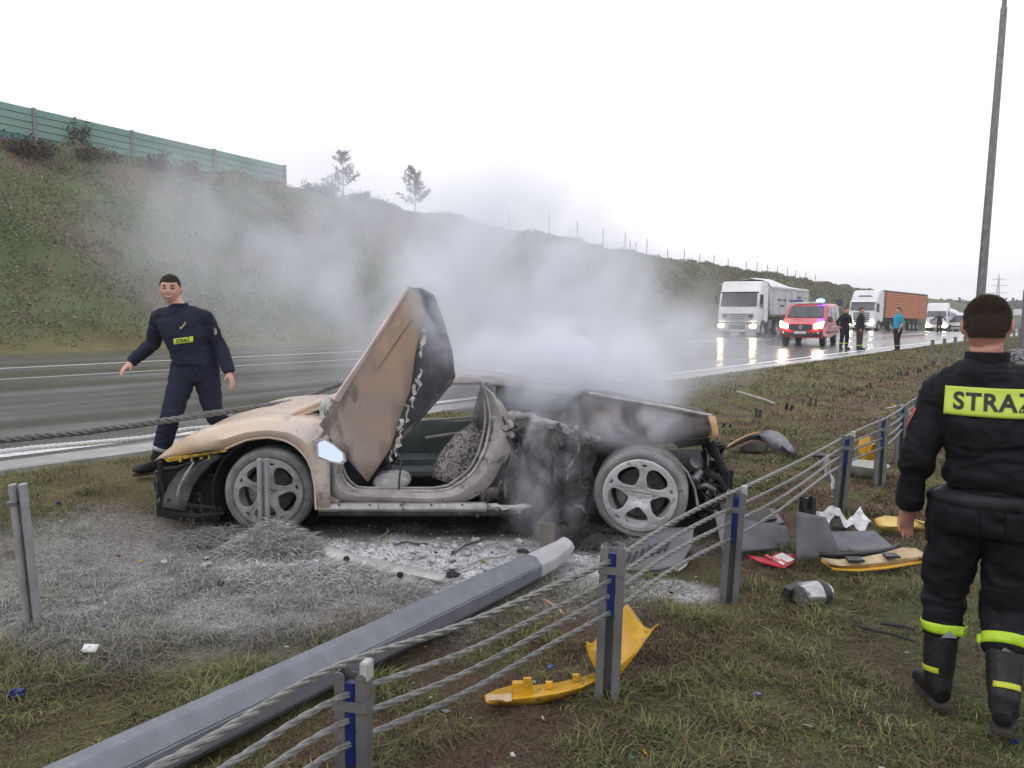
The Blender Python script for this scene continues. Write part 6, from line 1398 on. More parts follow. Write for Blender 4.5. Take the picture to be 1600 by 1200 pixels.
# ---- people by the van
def stand(dx=0., arms='down', stride=.06, lean=0.):
    a = dict(pelvis=(0, 0, .94), chest=(0, -lean * .5, 1.25), neck=(0, -lean, 1.48), head=(0, -lean * 1.2 - .01, 1.625), hem=-.04,
             armL=[(.19, -lean, 1.38), (.25, .02, 1.11), (.24, -.08, .88), (.24, -.12, .72)], armR=[(-.19, -lean, 1.38), (-.25, .02, 1.11), (-.24, -.08, .88), (-.24, -.12, .72)],
             legL=[(.10, 0, .92), (.11, -stride, .49), (.12, -stride * .3, .09), (.14, -.17, .03)], legR=[(-.10, 0, .92), (-.11, stride * .2, .49), (-.12, stride, .09), (-.14, -.12 + stride, .03)], cuff=.8)
    if arms == 'bent': a['armR'] = [(-.20, -lean, 1.38), (-.36, .05, 1.14), (-.42, -.10, .98), (-.40, -.2, .9)]; a['armL'] = [(.19, -lean, 1.38), (.30, -.05, 1.14), (.14, -.24, 1.08), (.02, -.28, 1.06)]
    if arms == 'wide': a['armR'] = [(-.19, -lean, 1.38), (-.42, -.02, 1.24), (-.55, -.18, 1.05), (-.6, -.25, .95)]; a['armL'] = [(.19, -lean, 1.38), (.42, -.02, 1.24), (.52, -.18, 1.05), (.56, -.25, .95)]
    return a
def far_person(u, v, d, Jx, rz, mats, label, zoff=None, **kw):
    p = W(LQ(u, v, d)); p.z = (float(base_z(p.y)) + .105) if p.x < -8.6 else gz(p.x, p.y); return person('person', label, Jx, p, YAW + rz, mats, vox=.022, wr=.008, **kw)
M_brown = cloth_mat('brown trousers cloth', (.055, .035, .028)); M_blk = cloth_mat('black cloth', (.012, .013, .02)); M_turq = cloth_mat('turquoise vest cloth', (.03, .30, .48))
fp = dict(skin=M_skin, jacket=M_blk, trousers=M_blk, boot=M_boot, sole=M_sole, hair=M_hair, dark=M_letter, teeth=M_teeth, lip=M_lip)
a1 = far_person(1318, 548, 33.5, stand(arms='bent', lean=.05), .4, fp, 'man in black bending an arm by the rear side of the red van', seed=11)
band(a1[0], a1[3], Vector(stand()['legL'][1]), Vector(stand()['legL'][2]), .52, .62, M_lime, 'reflective_band'); band(a1[0], a1[3], Vector(stand()['legR'][1]), Vector(stand()['legR'][2]), .52, .62, M_lime, 'reflective_band')
a2 = far_person(1342, 551, 33, stand(stride=.02, lean=.03), .9, dict(fp, trousers=M_brown), 'man in dark top and brown trousers with a lime ankle band beside the van', seed=12)
for k in ('legL', 'legR'): q = stand(stride=.02)[k]; band(a2[0], a2[3], Vector(q[1]), Vector(q[2]), .68, .79, M_lime, 'reflective_band')
a3 = far_person(1401, 556, 31.5, stand(stride=.05), -1.5, dict(fp, jacket=M_turq), 'person in turquoise short-sleeved top and dark trousers on the road edge', sleeves='short', seed=13)
for k in ('legL', 'legR'): q = stand(stride=.05)[k]; band(a3[0], a3[3], Vector(q[1]), Vector(q[2]), .55, .62, M_refl, 'reflective_band')
a4 = far_person(1467, 521, 72, stand(arms='wide', lean=.12, stride=.12), 2.9, fp, 'distant dark figure with arms out in front of the tanker lorry', seed=14)
# ------------------------------------------------ wreckage and litter on the grass
M_ypl = pm('scuffed yellow panel', [(.3, (.42, .22, .01)), (.6, (.68, .38, .02)), (.8, (.74, .50, .10))], scale=7, rough=.4, detail=8, bump=.2, grime=[((.12, .09, .04), 14, .59, .75), ((.03, .028, .025), 40, .64, .8), ((.62, .55, .40), 22, .66, .6)])
M_tan = pm('bare tan plastic', [(.3, (.34, .24, .13)), (.7, (.55, .44, .28))], scale=9, rough=.7, bump=.3)
M_gpan = pm('grey composite sheet', [(.3, (.085, .088, .10)), (.7, (.17, .172, .19))], scale=4, rough=.55, bump=.15, grime=[((.24, .20, .15), 12, .60, .6), ((.33, .33, .34), 34, .65, .5)])
M_foil = pm('crumpled foil', [(.3, (.35, .35, .35)), (.7, (.75, .75, .75))], scale=12, rough=.3, metal=.7, bump=.5, bscale=25)
M_wht = pm('dirty white plastic', [(.3, (.40, .40, .38)), (.7, (.66, .66, .64))], scale=8, rough=.5)
def piece(name, label, cat, pts_fn, mat, anchor, solid=.006, jit=0, js=8, seed=0, smooth=True, parent_parts=None, group=None, lift=0.):
    """free-standing piece: grid from pts_fn in world metres relative to the anchor ground point"""
    a = GP(*anchor); a.z += lift; m = MB(); m.grid(pts_fn()); 
    if jit: m.jitter(jit, js, seed)
    o = m.build(name, mat, smooth=smooth, solid=solid); o.location = a; o.rotation_euler = (0, 0, YAW); return setp(o, label, cat, group)
def poly_piece(name, label, cat, anchor, poly, mat, th=.01, rot=(0, 0, 0), jit=0, js=6, seed=0, lift=.01, cells=7, bend=None):
    """poly in metres (x,y) -> flat panel, optionally bent, laid at the anchor"""
    a = GP(*anchor); a.z += lift; e = empty(name, a, label=label, cat=cat, rot=(rot[0], rot[1], YAW + rot[2]))
    def f(u, v):
        p = Vector((u, v, 0)); p.z = bend(u, v) if bend else 0
        if jit: p += Vector((0, 0, (float(fbm(u * js, v * js, 0, 3, seed)) - .5) * 2 * jit))
        return p
    fill(poly, f, 'panel', mat, e, th=th, cells=cells); return e
def S(u, v, d): return LQ(u, v, d)
def pic_piece(name, label, cat, rows, mat, solid=.006, jit=0., js=8, seed=0, smooth=True, hs=None):
    """rows of (u, v, depth) measured on the photo -> one bent sheet at its real depth"""
    if hs: rows = [[(u, v, LG(u, v, h).y) for (u, v, _) in r] for r, h in zip(rows, hs)]
    b = LQ(*rows[0][0]); w_ = W(b); g0 = gz(w_.x, w_.y); o_ = Vector((b.x, b.y, g0)); t = empty(name, (w_.x, w_.y, g0), rz=YAW, label=label, cat=cat)
    m = MB(); m.grid([[LQ(*p) - o_ for p in r] for r in rows])
    if jit: m.jitter(jit, js, seed)
    m.build('panel', mat, t, smooth=smooth, solid=solid)
    return t, o_
# yellow bumper end leaning behind the tall post
t, o_ = pic_piece('bumper_piece', 'yellow pointed bumper corner standing behind the tall foreground barrier post', 'car part', [
    [(916, 1003, 3.72), (925, 1006, 3.70), (940, 992, 3.68), (958, 968, 3.66), (974, 946, 3.66)],
    [(918, 1016, 3.66), (930, 1014, 3.62), (946, 1000, 3.6), (966, 980, 3.6), (982, 958, 3.62)],
    [(924, 1032, 3.60), (938, 1030, 3.56), (956, 1022, 3.54), (978, 1004, 3.55), (998, 978, 3.58)],
    [(932, 1048, 3.56), (946, 1050, 3.50), (962, 1046, 3.48), (986, 1024, 3.50), (1010, 990, 3.54)],
    [(940, 1060, 3.54), (950, 1066, 3.50), (966, 1058, 3.48), (996, 1020, 3.50), (1024, 979, 3.53)]], M_ypl, jit=.006, js=14)
m = MB(); m.grid([[LQ(u, v, d) - o_, LQ(u + 6, v - 3, d + .05) - o_] for u, v, d in ((974, 946, 3.66), (986, 962, 3.62), (1000, 982, 3.58), (1012, 988, 3.55), (1024, 978, 3.53))]); m.build('flange', M_ypl, t, smooth=True, solid=.005)
t, o_ = pic_piece('bumper_piece', 'long thin yellow bumper strip lying left of the tall foreground post', 'car part', [
    [(757, 1088, 3.5), (775, 1078, 3.55), (800, 1072, 3.6), (830, 1072, 3.62), (870, 1068, 3.64), (905, 1060, 3.66), (930, 1052, 3.68)],
    [(760, 1096, 3.44), (780, 1094, 3.45), (802, 1093, 3.46), (832, 1090, 3.46), (872, 1083, 3.5), (908, 1074, 3.54), (932, 1063, 3.58)],
    [(764, 1100, 3.40), (782, 1102, 3.40), (804, 1102, 3.40), (834, 1100, 3.40), (874, 1092, 3.45), (910, 1081, 3.5), (933, 1068, 3.55)]], M_ypl, jit=.004, js=16, hs=(.05, .055, .02))
m = MB(); m.box(LG(816, 1080, .06) - o_, (.088, .035, .085)).jitter(.002, 9); m.build('bracket', M_ypl, t, bevel=.003)
m = MB(); m.box(LG(824, 1066, .11) - o_, (.036, .02, .04)); m.build('tab', M_ypl, t, bevel=.002)
for u, v in ((900, 1058), (858, 1070)): m = MB(); m.box(LG(u, v, .07) - o_, (.03, .02, .03)); m.build('tab', M_ypl, t, bevel=.002)
m = MB(); m.grid([[LG(760 + 8 * j, 1086 + 4 * i, .06) - o_ for j in range(6)] for i in range(3)]).jitter(.012, 30); m.build('broken_fibre', M_tan, t, solid=.004)
# underbody panels beneath and behind the rear wheel
e = poly_piece('underbody_panel', 'ribbed grey underbody panel lying on ash beneath the rear wheel', 'car part', (1030, 890), [(-.36, -.12), (-.05, -.17), (.10, -.14), (.24, .06), (.34, .30), (.10, .34), (-.22, .12)], M_gpan, th=.008, rot=(.20, -.10, .1), jit=.01, lift=.10)
for k in range(7): m = MB(); m.box((-.22 + .05 * k, -.02 + .02 * k, .012), (.016, .15, .012), -.5); m.build('rib', M_trim, e)
e = poly_piece('grey_panel', 'white torn sheet edge poking from the ash below the rear wheel', 'car part', (1045, 895), [(-.14, -.05), (.02, -.06), (.14, .02), (.16, .10), (.02, .06), (-.12, .0)], M_wht, th=.006, rot=(.15, 0, .2), jit=.02, js=14, lift=.03)
e = poly_piece('grey_panel', 'large dark grey body panel leaning behind the second standing post', 'car part', (1190, 868), [(-.30, -.05), (.22, .0), (.23, .16), (-.05, .20), (-.30, .28)], M_gpan, th=.012, rot=(.9, .05, .15), lift=.06)
e = poly_piece('grey_panel', 'dark flat tray with green-black inside right of the second standing post', 'car part', (1178, 826), [(-.2, -.12), (.2, -.10), (.22, .12), (-.16, .14)], M_gpan, th=.02, rot=(.25, -.1, .1), lift=.07)
m = MB(); m.box((.02, .0, .03), (.26, .16, .02)); m.build('inner_tray', M_black, e)
# arched wing on the grass
t, o_ = pic_piece('wing_piece', 'arched grey wing panel with an orange edge right of the car tail', 'car part', [
    [(1133, 700, 0), (1150, 688, 0), (1168, 680, 0), (1186, 675, 0), (1202, 672, 0), (1216, 675, 0), (1228, 684, 0), (1238, 697, 0), (1245, 709, 0)],
    [(1134, 701, 0), (1152, 691, 0), (1170, 683, 0), (1187, 680, 0), (1200, 683, 0), (1212, 688, 0), (1222, 696, 0), (1232, 704, 0), (1243, 711, 0)],
    [(1135, 702, 0), (1154, 694, 0), (1172, 687, 0), (1186, 687, 0), (1196, 693, 0), (1206, 700, 0), (1217, 704, 0), (1229, 708, 0), (1241, 713, 0)]], M_gpan, solid=.01, hs=(.17, .13, .06))
m = MB(); m.tube([LG(u, v, .18) - o_ for u, v in ((1130, 702), (1148, 690), (1166, 681), (1186, 675))], .012, 6); m.build('orange_edge', pm('orange edge', (.45, .24, .09), rough=.5), t, smooth=True)
t, o_ = pic_piece('wing_shade', 'dark sheet standing in for the shadow in the hollow of the arched wing', 'car part', [[(1158, 698, 0), (1172, 692, 0), (1186, 690, 0), (1198, 698, 0)], [(1156, 706, 0), (1172, 706, 0), (1188, 706, 0), (1202, 706, 0)]], M_dark, hs=(.08, .02))  # shadow inside the arched wing, put in as a dark sheet
# triangle panel, black strip and long yellow skirt
e = poly_piece('grey_panel', 'upright dark grey triangular panel beside the dark forked post', 'car part', (1292, 880), [(-.22, 0), (.12, 0), (.0, .30), (-.22, .34)], M_gpan, th=.01, rot=(1.35, .05, .12), lift=.01)
e = poly_piece('grey_panel', 'flat grey panel lying above the long yellow skirt', 'car part', (1338, 862), [(-.2, -.08), (.26, -.06), (.20, .16), (-.18, .16)], M_gpan, th=.01, rot=(.35, 0, .05), lift=.05)
t, o_ = pic_piece('side_skirt_piece', 'long yellow skirt with tan backing lying near the firefighter left boot', 'car part', [
    [(1283, 872, 5.45), (1310, 874, 5.46), (1340, 872, 5.50), (1375, 866, 5.55), (1410, 857, 5.65), (1432, 857, 5.68), (1447, 866, 5.6)],
    [(1290, 880, 5.36), (1315, 883, 5.34), (1342, 883, 5.36), (1378, 878, 5.42), (1412, 872, 5.5), (1434, 870, 5.52), (1447, 872, 5.5)],
    [(1300, 887, 5.28), (1318, 888, 5.28), (1344, 889, 5.28), (1380, 886, 5.34), (1414, 882, 5.42), (1436, 878, 5.46), (1447, 874, 5.48)]], M_tan, jit=.010, js=9, hs=(.12, .09, .05))
m = MB(); m.grid([[LG(u, v, .055) - o_ for u, v, d in r] for r in ([(1283, 874, 5.38), (1300, 886, 5.26), (1344, 887, 5.26), (1380, 884, 5.32), (1414, 879, 5.40), (1447, 873, 5.46)], [(1283, 877, 5.37), (1302, 890, 5.25), (1344, 892, 5.25), (1380, 889, 5.31), (1414, 884, 5.39), (1447, 878, 5.45)])]); m.build('yellow_edge', M_ypl, t, smooth=True, solid=.012)
for u, v, w_ in ((1335, 874, .10), (1392, 868, .09)): m = MB(); m.box(LG(u, v, .12) - o_, (w_, .08, .015)); m.build('black_clip', M_black, t)
t, o_ = pic_piece('rubber_strip', 'black rubber strip lying along the top of the long yellow skirt', 'strip', [[(1280, 864, 5.6), (1310, 865, 5.6), (1350, 862, 5.62), (1390, 855, 5.68), (1404, 848, 5.75)], [(1281, 870, 5.55), (1312, 871, 5.55), (1352, 868, 5.57), (1392, 862, 5.62), (1406, 855, 5.7)]], M_black, solid=.02, hs=(.14, .11))
def foilp(label, anchor, sx, sy, h, seed, mat=M_foil, name='foil_sheet', cat='foil'):
    a = GP(*anchor); a.z += .01; t = empty(name, a, rz=YAW + seed, label=label, cat=cat); m = MB(); rs = np.random.default_rng(seed)
    m.grid([[(sx * (i / 9 - .5), sy * (j / 9 - .5), h * float(fbm(i * .45, j * .45, 0, 3, seed)) * (1 + .6 * sin(i))) for i in range(10)] for j in range(10)]); m.jitter(.03, 8, seed); m.build('sheet', mat, t, solid=.003, smooth=False)
foilp('crumpled silver foil sheet behind the forked dark post', (1306, 836), .40, .26, .16, 2)
foilp('upright crumpled silver foil left of the third standing post', (1305, 780), .22, .16, .40, 3)
# yellow cap under the hand
t, o_ = pic_piece('bumper_piece', 'curved yellow panel on the grass just below the near firefighter hand', 'car part', [
    [(1367, 812, 6.5), (1382, 808, 6.6), (1400, 809, 6.62), (1425, 812, 6.6), (1452, 818, 6.5)],
    [(1370, 822, 6.35), (1388, 822, 6.38), (1404, 822, 6.4), (1428, 822, 6.4), (1452, 824, 6.36)],
    [(1378, 826, 6.28), (1392, 830, 6.25), (1408, 832, 6.24), (1426, 828, 6.28), (1450, 829, 6.28)]], pm('pale yellow panel', [(.3, (.60, .38, .06)), (.7, (.72, .55, .22))], scale=6, rough=.45), jit=.006, js=9, solid=.03, hs=(.12, .08, .03))
# red numbered plate
e = poly_piece('red_plate', 'cracked red plastic piece with a white label, left of the forked post', 'plate', (1212, 884), [(-.17, .08), (-.12, .0), (.02, -.09), (.12, -.02), (.17, .07), (.05, .10), (-.05, .04)], pm('red plastic', (.42, .012, .03), rough=.35), th=.012, rot=(.25, 0, .1), lift=.03)
m = MB(); m.box((.05, .01, .012), (.12, .10, .008), .5); m.build('white_label', M_wht, e)
for k in range(3): m = MB(); m.box((-.04 + .04 * k, .035 - .03 * k, .016), (.02, .05, .006), .5); m.build('red_rib', M_red, e)
# silver canister
a = GP(1268, 946); t = empty('silver_canister', a, rot=(.2, .1, YAW + .5), label='dented silver cylindrical canister lying on the grass near the boots', cat='canister'); m = MB()
m.lathe([(.001, -.12), (.06, -.12), (.075, -.10), (.078, 0), (.074, .08), (.06, .11), (.001, .11)], 22, c=(0, 0, .07), axis='X'); m.jitter(.012, 9); m.build('shell', pm('brushed can', [(.3, (.22, .22, .22)), (.7, (.6, .6, .6))], scale=9, rough=.25, metal=.8, stretch=(1, 6, 6)), t, smooth=True)
m = MB(); m.lathe([(.080, -.03), (.084, -.02), (.084, .02), (.080, .03)], 22, c=(.03, 0, .07), axis='X'); m.build('black_band', M_black, t, smooth=True); m = MB(); m.box((-.06, .10, .05), (.2, .04, .06), .3).jitter(.02, 9); m.build('bracket', M_black, t)
# bowl and yellow rag
a = GP(1352, 747); t = empty('plastic_bowl', a, rz=YAW, label='translucent pale headlamp bowl lying between the third and fourth standing posts', cat='bowl'); m = MB(); m.lathe([(.05, .0), (.12, .02), (.19, .08), (.225, .15), (.218, .15), (.185, .085), (.12, .03), (.02, .01)], 24, axis='Z'); m.jitter(.012, 5); m.build('shell', pm('clear scuffed lens', [(.3, (.30, .31, .28)), (.7, (.48, .49, .45))], scale=6, rough=.3), t, smooth=True)
foilp('crumpled yellow scrap behind the pale bowl', (1357, 728), .26, .2, .28, 5, M_ypl, 'yellow_scrap', 'scrap')
e = poly_piece('black_scrap', 'black plastic scrap left of the third standing post top', 'scrap', (1298, 716), [(-.25, -.04), (.2, -.05), (.28, .06), (-.1, .09)], M_black, th=.03, jit=.04, js=7, lift=.03)
for (u1, v1, u2, v2, r, lab, mt, nm) in ((1150, 613, 1213, 633, .022, 'long white strip lying on the brown grass right of the smoke', M_wht, 'white_strip'), (1392, 633, 1432, 652, .015, 'yellow strip lying left of the near firefighter elbow', M_ypl, 'yellow_strip'), (1384, 640, 1420, 634, .012, 'short pale rod crossing near the yellow strip', M_wht, 'pale_rod'), (1332, 983, 1430, 1008, .010, 'dark twisted metal bar lying left of the near boots', M_chas, 'metal_bar'), (1376, 980, 1428, 990, .010, 'shorter dark bar above the long twisted one', M_chas, 'metal_bar'), (1205, 766, 1252, 752, .01, 'thin grey rod lying by the third standing post', M_dsteel, 'metal_rod'), (850, 942, 882, 966, .009, 'split pale wood sliver between the foreground ropes', pm('pale wood', (.50, .34, .22), rough=.8), 'wood_sliver')):
    a, b = GP(u1, v1), GP(u2, v2); a.z += .02; b.z += .02; L = (b - a).length; o = empty(nm, a, label=lab, cat='scrap'); m = MB(); d = b - a; m.tube([V3(0, 0, 0), d * .35 + V3(0, 0, .006), d * .7 + V3(0, 0, .01), d], [r, r * 1.1, r, r * .8], 5, flat=.45).jitter(.006, 12); m.build('bar', mt, o)
small = [(92, 790, 'blue plastic clip on the grass far left of the car nose', M_blue, .05), (163, 987, 'blue plastic clip standing in grey grass above the white card', M_blue, .055), (345, 918, 'dark navy clip on the ash below the dusty post', pm('navy plastic', (.012, .015, .05), rough=.4), .055), (25, 1092, 'flat blue strip in the bottom left grass', M_blue, .07), (493, 931, 'small black lump on the ash right of the navy clip', M_black, .04), (775, 983, 'dark blue cap in the shade between the ropes', pm('dark blue cap', (.008, .01, .05), rough=.5), .035), (860, 1048, 'bright blue chip above the yellow strip', pm('sky blue chip', (.06, .16, .50), rough=.4), .03), (985, 1190, 'pale turquoise shard at the bottom edge', pm('turquoise shard', (.18, .35, .34), rough=.4), .03), (1182, 1092, 'violet grey glass splinter in the lower right grass', pm('violet splinter', (.13, .12, .20), rough=.2), .04), (490, 997, 'dry orange leaf near the pole', pm('dry leaf', (.45, .28, .13), rough=.8), .022), (1585, 1166, 'blue chip beside the right boot', M_blue, .035), (1272, 640, 'tiny dark lump between stubs', M_black, .05)]
for k, (u, v, lab, mt, s_) in enumerate(small):
    a = GP(u, v); t = empty('litter_piece', a, rz=k * 1.3, label=lab, cat='litter'); rs = random.Random(k); m = MB()
    m.prism([(-s_ * .5, -s_ * .22, .012), (s_ * .35, -s_ * .3, .016), (s_ * .55, s_ * .1, .012), (0, s_ * .3, .014), (-s_ * .5, s_ * .2, .012)], (0, 0, s_ * .35)); m.jitter(s_ * .12, 30, k); m.build('shell', mt, t, bevel=.002)
    m = MB(); m.box((s_ * .1, 0, .012 + s_ * .38), (s_ * .3, s_ * .14, s_ * .18), .4); m.build('tab', mt, t)
e = poly_piece('white_card', 'small white card lying on the grey grass at lower left', 'card', (142, 1030), [(-.035, -.022), (.035, -.022), (.035, .022), (-.035, .022)], pm('white card', (.75, .74, .72), rough=.5), th=.012, rot=(.5, .05, .05), lift=.055, cells=2)
MB().box((-.045, .0, -.01), (.03, .05, .02)).build('grey_clip', M_trim, e)
# pale torn sill strip in the ash
t, o_ = pic_piece('sill_strip', 'long curved pale sill strip half buried in the ash under the open door', 'car part', [
    [(462, 838, 5.75), (492, 842, 5.70), (520, 855, 5.55), (552, 866, 5.45), (590, 876, 5.35), (640, 885, 5.27), (698, 897, 5.15)],
    [(466, 842, 5.70), (490, 849, 5.63), (515, 866, 5.45), (548, 878, 5.36), (588, 890, 5.25), (640, 898, 5.18), (690, 908, 5.08)],
    [(470, 846, 5.68), (488, 856, 5.60), (512, 873, 5.42), (545, 886, 5.31), (586, 896, 5.21), (640, 904, 5.14), (688, 911, 5.06)]], M_wht, jit=.006, js=9, hs=(.05, .035, .012))
for u, v in ((541, 874), (625, 899)): m = MB(); m.lathe([(.001, -.01), (.018, -.01), (.022, .01), (.012, .02), (.001, .02)], 14, c=LG(u, v, .06) - o_); m.build('grommet', M_black, t, smooth=True)
for k, (u, v, w_, lab) in enumerate([(818, 866, .045, 'dark charred lump on the ash left of the pole end'), (705, 900, .045, 'dark curled scrap at the right tip of the pale sill strip'), (905, 850, .16, 'blackened burnt lump by the rear wheel and pole end'), (870, 842, .13, 'second blackened lump beneath the smoking flank'), (930, 862, .14, 'dark burnt clod touching the rear tyre')]):
    a = GP(u, v); o = MB().ell((0, 0, w_ * .3), (w_, w_ * .5, w_ * .45), 12, 8).jitter(w_ * .5, 9, k).jitter(w_ * .2, 30, k).build('burnt_lump', M_char, smooth=True); o.location = a; o.rotation_euler = (0, 0, YAW); setp(o, lab, 'debris')
for k, (u, v) in enumerate([(640, 856), (765, 880), (735, 858), (600, 845)]):
    a = GP(u, v); a.z += .015; m = MB(); L = .12 + .05 * k; m.tube([(-L, 0, .0), (-L * .2, .02, .02), (L * .5, .0, .015), (L, .04, .0)], .008, 5).jitter(.01, 14, k); o = m.build('burnt_rod', M_ashp if k % 2 else M_scorch); o.location = a; o.rotation_euler = (0, 0, YAW + .5 * k); setp(o, 'thin burnt rod on the ash, ' + ['first from the left, next to the post', 'between the strip tip and pole', 'near the middle of the ash', 'leftmost, just behind the pale strip'][k], 'debris')
# broken fragments too small to pick apart
def shards():
    rs = np.random.default_rng(9); n = 700; Y = 2.2 + 9 * rs.random(n) ** 1.3; X = -1.9 - 2.2 * rs.random(n) + rs.normal(size=n) * .7; X[:150] = X[:150] - 2.0
    z = ground(X, Y) + .02; s = .008 + .022 * rs.random(n) ** 3; u = rs.normal(size=(n, 3)) * [1, 1, .35]; u /= np.linalg.norm(u, axis=1)[:, None]; v = np.cross(u, rs.normal(size=(n, 3)) * [.5, .5, 1]); v /= np.linalg.norm(v, axis=1)[:, None]
    P = np.stack([X, Y, z], -1); nn = np.cross(u, v) * .003; a = [P - u * s[:, None], P + v * s[:, None] * .6, P + u * s[:, None] * .8, P - v * s[:, None] * .4]; V = np.stack(a + [q + nn for q in a], 1).reshape(-1, 3)
    f = np.array([[0, 1, 2, 3], [7, 6, 5, 4], [0, 4, 5, 1], [1, 5, 6, 2], [2, 6, 7, 3], [3, 7, 4, 0]]); F_ = (f[None] + (np.arange(n) * 8)[:, None, None]).reshape(-1, 4)
    pal = np.array([[.02, .02, .022], [.02, .02, .022], [.14, .14, .15], [.5, .5, .48], [.5, .5, .48], [.55, .33, .03], [.10, .05, .03]]); C = pal[rs.integers(0, len(pal), n)]
    setp(fast_mesh('fragments', V, F4=F_, tint=np.repeat(C, 8, 0), mat=attr_mat('fragment plastics', rough=.5, vary=.1)), 'tiny broken fragments of plastic scattered along the rope barrier', 'fragments', kind='stuff')
shards()
# heaps of dusty straw
def straw(name, anchor, rx, ry, h, n, label, col, L=.16, seed=0, z0=0.):
    rs = np.random.default_rng(seed); a = GP(*anchor); m = MB(); V = []; 
    P = rs.normal(size=(n, 2)) * .42; r = np.hypot(P[:, 0], P[:, 1]); z = h * np.clip(1 - r * .8, 0, 1) * rs.random(n) ** .5 + z0
    th = rs.random(n) * 2 * pi; el = (rs.random(n) - .42) * .9; Ls = L * (.4 + rs.random(n)); D = np.stack([np.cos(th) * np.cos(el), np.sin(th) * np.cos(el), np.sin(el)], -1)
    C0 = np.stack([P[:, 0] * rx, P[:, 1] * ry, z], -1); s = np.cross(D, rs.normal(size=(n, 3))); s /= np.linalg.norm(s, axis=1)[:, None]; s *= .0016
    mid = C0 + D * (Ls * .5)[:, None] + np.array([0, 0, 1]) * (Ls * .12)[:, None]; end = C0 + D * Ls[:, None] - np.array([0, 0, 1]) * (Ls * .12)[:, None]
    V = np.stack([C0 - s, C0 + s, mid + s, mid - s, end + s * .4, end - s * .4], 1).reshape(-1, 3); k = np.arange(n)[:, None] * 6; F_ = np.concatenate([k + [0, 1, 2, 3], k + [3, 2, 4, 5]], 0)
    C = np.tile(np.array(col), (n, 1)) * (.45 + 1.0 * rs.random(n))[:, None]
    o = fast_mesh(name, V, F4=F_, tint=np.repeat(C, 6, 0), mat=M_blade); o.location = a; o.rotation_euler = (0, 0, YAW); setp(o, label, 'dry grass', kind='stuff')
straw('dry_grass', (428, 866),   .36, .26, .24, 11000, 'heap of ash-coated dry grass piled at the dusty post foot', (.40, .395, .385), L=.085, seed=1)
straw('dry_grass', (360, 850), .55, .3, .10, 2600, 'grey tangled stalks in front of the car nose', (.28, .275, .26), L=.12, seed=2)
straw('dry_grass', (500, 905), .7, .35, .08, 4200, 'scattered ash-white grass clumps between post and pole', (.42, .42, .42), L=.07, seed=3)
straw('dry_grass', (1000, 862), .5, .22, .07, 2400, 'burnt and whitened stalks below the rear wheel', (.26, .25, .25), L=.12, seed=4)
straw('dry_grass', (915, 850), .35, .3, .14, 2600, 'blackened earth and roots by the rear tyre', (.05, .048, .046), L=.10, seed=5)
# tall weed stalks left of the nose
for k, (u, v, h) in enumerate([(243, 812, .40), (258, 806, .26), (283, 816, .32), (318, 822, .27), (300, 828, .20), (335, 818, .34)]):
    a = GP(u, v); t = empty('weed_stalk', a, rz=k, label='thin grey weed stalk before the car nose, ' + ['tallest at the left', 'second from left', 'third from left', 'second from right', 'shortest, in the middle', 'rightmost'][k], cat='weed'); rs = random.Random(k); m = MB()
    m.tube([(0, 0, 0), (.02, 0, h * .5), (.01 + rs.uniform(-.05, .05), .02, h)], [.004, .003, .0015], 5); m.build('stem', pm('dusty stem %d' % k, (.24, .235, .21), rough=.9), t)
    P = np.array([[rs.uniform(-.03, .03) * (1 - q / 40) + .012, rs.uniform(-.03, .03), h * (.25 + .75 * q / 40)] for q in range(40)]); leaves('leaf_cluster', P, .012, np.tile(np.array([.23, .23, .20]), (40, 1)), None, None, kind='stuff', parent=t)

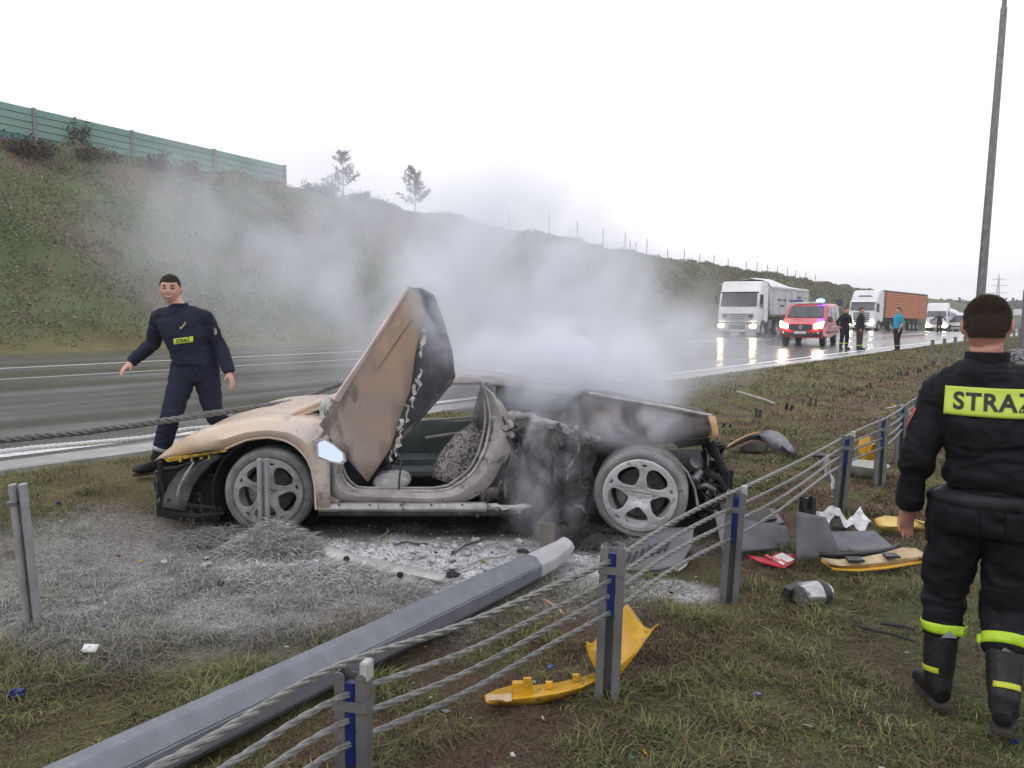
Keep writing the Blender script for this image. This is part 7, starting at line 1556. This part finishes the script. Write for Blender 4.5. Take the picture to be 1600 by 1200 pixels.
# ------------------------------------------------ smoke
def smoke(label, u, v, d, rx, ry, rz_, dens, nscale=1.6, thr=.42, rot=(0, 0, 0), col=(.925, .95, 1.0), seed=0., soft=.9, stretch=(1, 1, 1)):
    p = W(LQ(u, v, d)); g0 = gz(p.x, p.y); e = MB().ell((0, 0, 0), (1, 1, 1), 24, 16).build('smoke', None, smooth=True)
    e.location = p; e.scale = (rx, ry, rz_); e.rotation_euler = (rot[0], rot[1], YAW + rot[2]); setp(e, label, 'smoke', kind='stuff')
    m = bpy.data.materials.new('smoke ' + str(int(u))); m.use_nodes = True; n = m.node_tree; n.nodes.clear()
    out = n.nodes.new('ShaderNodeOutputMaterial'); pv = n.nodes.new('ShaderNodeVolumePrincipled'); tc = n.nodes.new('ShaderNodeTexCoord')
    ln = n.nodes.new('ShaderNodeVectorMath'); ln.operation = 'LENGTH'; n.links.new(tc.outputs['Object'], ln.inputs[0])
    fo = n.nodes.new('ShaderNodeMapRange'); fo.interpolation_type = 'SMOOTHSTEP'; fo.inputs['From Min'].default_value = .98; fo.inputs['From Max'].default_value = max(0., .98 - soft); n.links.new(ln.outputs['Value'], fo.inputs['Value'])
    mp_ = n.nodes.new('ShaderNodeMapping'); mx_ = min(rx, ry, rz_); mp_.inputs['Scale'].default_value = (rx * stretch[0], ry * stretch[1], rz_ * stretch[2]); mp_.inputs['Location'].default_value = (seed, seed * .7, 0)
    n.links.new(tc.outputs['Object'], mp_.inputs['Vector']); nz_ = n.nodes.new('ShaderNodeTexNoise'); nz_.inputs['Scale'].default_value = nscale; nz_.inputs['Detail'].default_value = 4; nz_.inputs['Roughness'].default_value = .55; nz_.inputs['Distortion'].default_value = 1.0
    n.links.new(mp_.outputs['Vector'], nz_.inputs['Vector'])
    mr = n.nodes.new('ShaderNodeMapRange'); mr.inputs['From Min'].default_value = thr; mr.inputs['From Max'].default_value = thr + .19; n.links.new(nz_.outputs['Fac'], mr.inputs['Value'])
    mu = n.nodes.new('ShaderNodeMath'); mu.operation = 'MULTIPLY'; n.links.new(fo.outputs['Result'], mu.inputs[0]); n.links.new(mr.outputs['Result'], mu.inputs[1])
    m2 = n.nodes.new('ShaderNodeMath'); m2.operation = 'MULTIPLY'; m2.inputs[1].default_value = dens; n.links.new(mu.outputs[0], m2.inputs[0]); n.links.new(m2.outputs[0], pv.inputs['Density'])
    pv.inputs['Color'].default_value = (*col, 1); pv.inputs['Anisotropy'].default_value = .1; n.links.new(pv.outputs['Volume'], out.inputs['Volume'])
    e.data.materials.append(m); return e
smoke('dense pale smoke pouring from the burnt rear deck of the car', 888, 594, 6.55, 1.2, 1.05, .66, 12.0, 2.2, .40, seed=1)
smoke('white smoke column climbing behind the car roof', 835, 465, 8.2, 2.1, 1.2, 1.5, 4.2, 1.3, .43, seed=11, rot=(0, .45, 0), stretch=(1, 1, .55))
smoke('thin smoke drifting over the rear wing and tail', 985, 662, 5.55, .62, .22, .27, 5.0, 3.6, .41, seed=2)
smoke('blue-grey smoke curling out below the burnt flank', 850, 745, 5.45, .42, .30, .70, 4.6, 3.8, .45, seed=3, stretch=(1, 1, .6))
smoke('wisp of smoke streaming off the raised door tip', 672, 468, 5.6, .30, .28, .66, 7, 3.2, .38, seed=4, rot=(0, -.35, 0))
smoke('wide smoke veil drifting left over the road and embankment', 500, 400, 12.5, 4.4, 2.4, 2.5, .72, .7, .39, seed=5, rot=(0, .25, 0), stretch=(1, 1, .7))
smoke('broad smoke bank above and behind the car roof', 860, 460, 13.5, 4.2, 2.4, 2.3, .80, .7, .39, seed=6, rot=(0, .35, 0), stretch=(1, 1, .6))
smoke('high thin smoke plume fading into the sky', 900, 240, 16, 4.8, 2.5, 3.0, .07, .5, .38, seed=7)
smoke('low haze of smoke across the wet road behind the car', 860, 540, 16., 5.2, 3.5, 1.4, 1.15, .7, .36, seed=8)
# ------------------------------------------------ damp air
hz = MB(); hz.box((-250, 400, -8), (900, 1300, 76)); ho = hz.build('haze', None)
m = bpy.data.materials.new('damp air'); m.use_nodes = True; n = m.node_tree; n.nodes.clear(); out = n.nodes.new('ShaderNodeOutputMaterial'); pv = n.nodes.new('ShaderNodeVolumePrincipled')
pv.inputs['Color'].default_value = (.985, .985, 1, 1); pv.inputs['Density'].default_value = .0008; n.links.new(pv.outputs['Volume'], out.inputs['Volume']); ho.data.materials.append(m); setp(ho, kind='stuff')
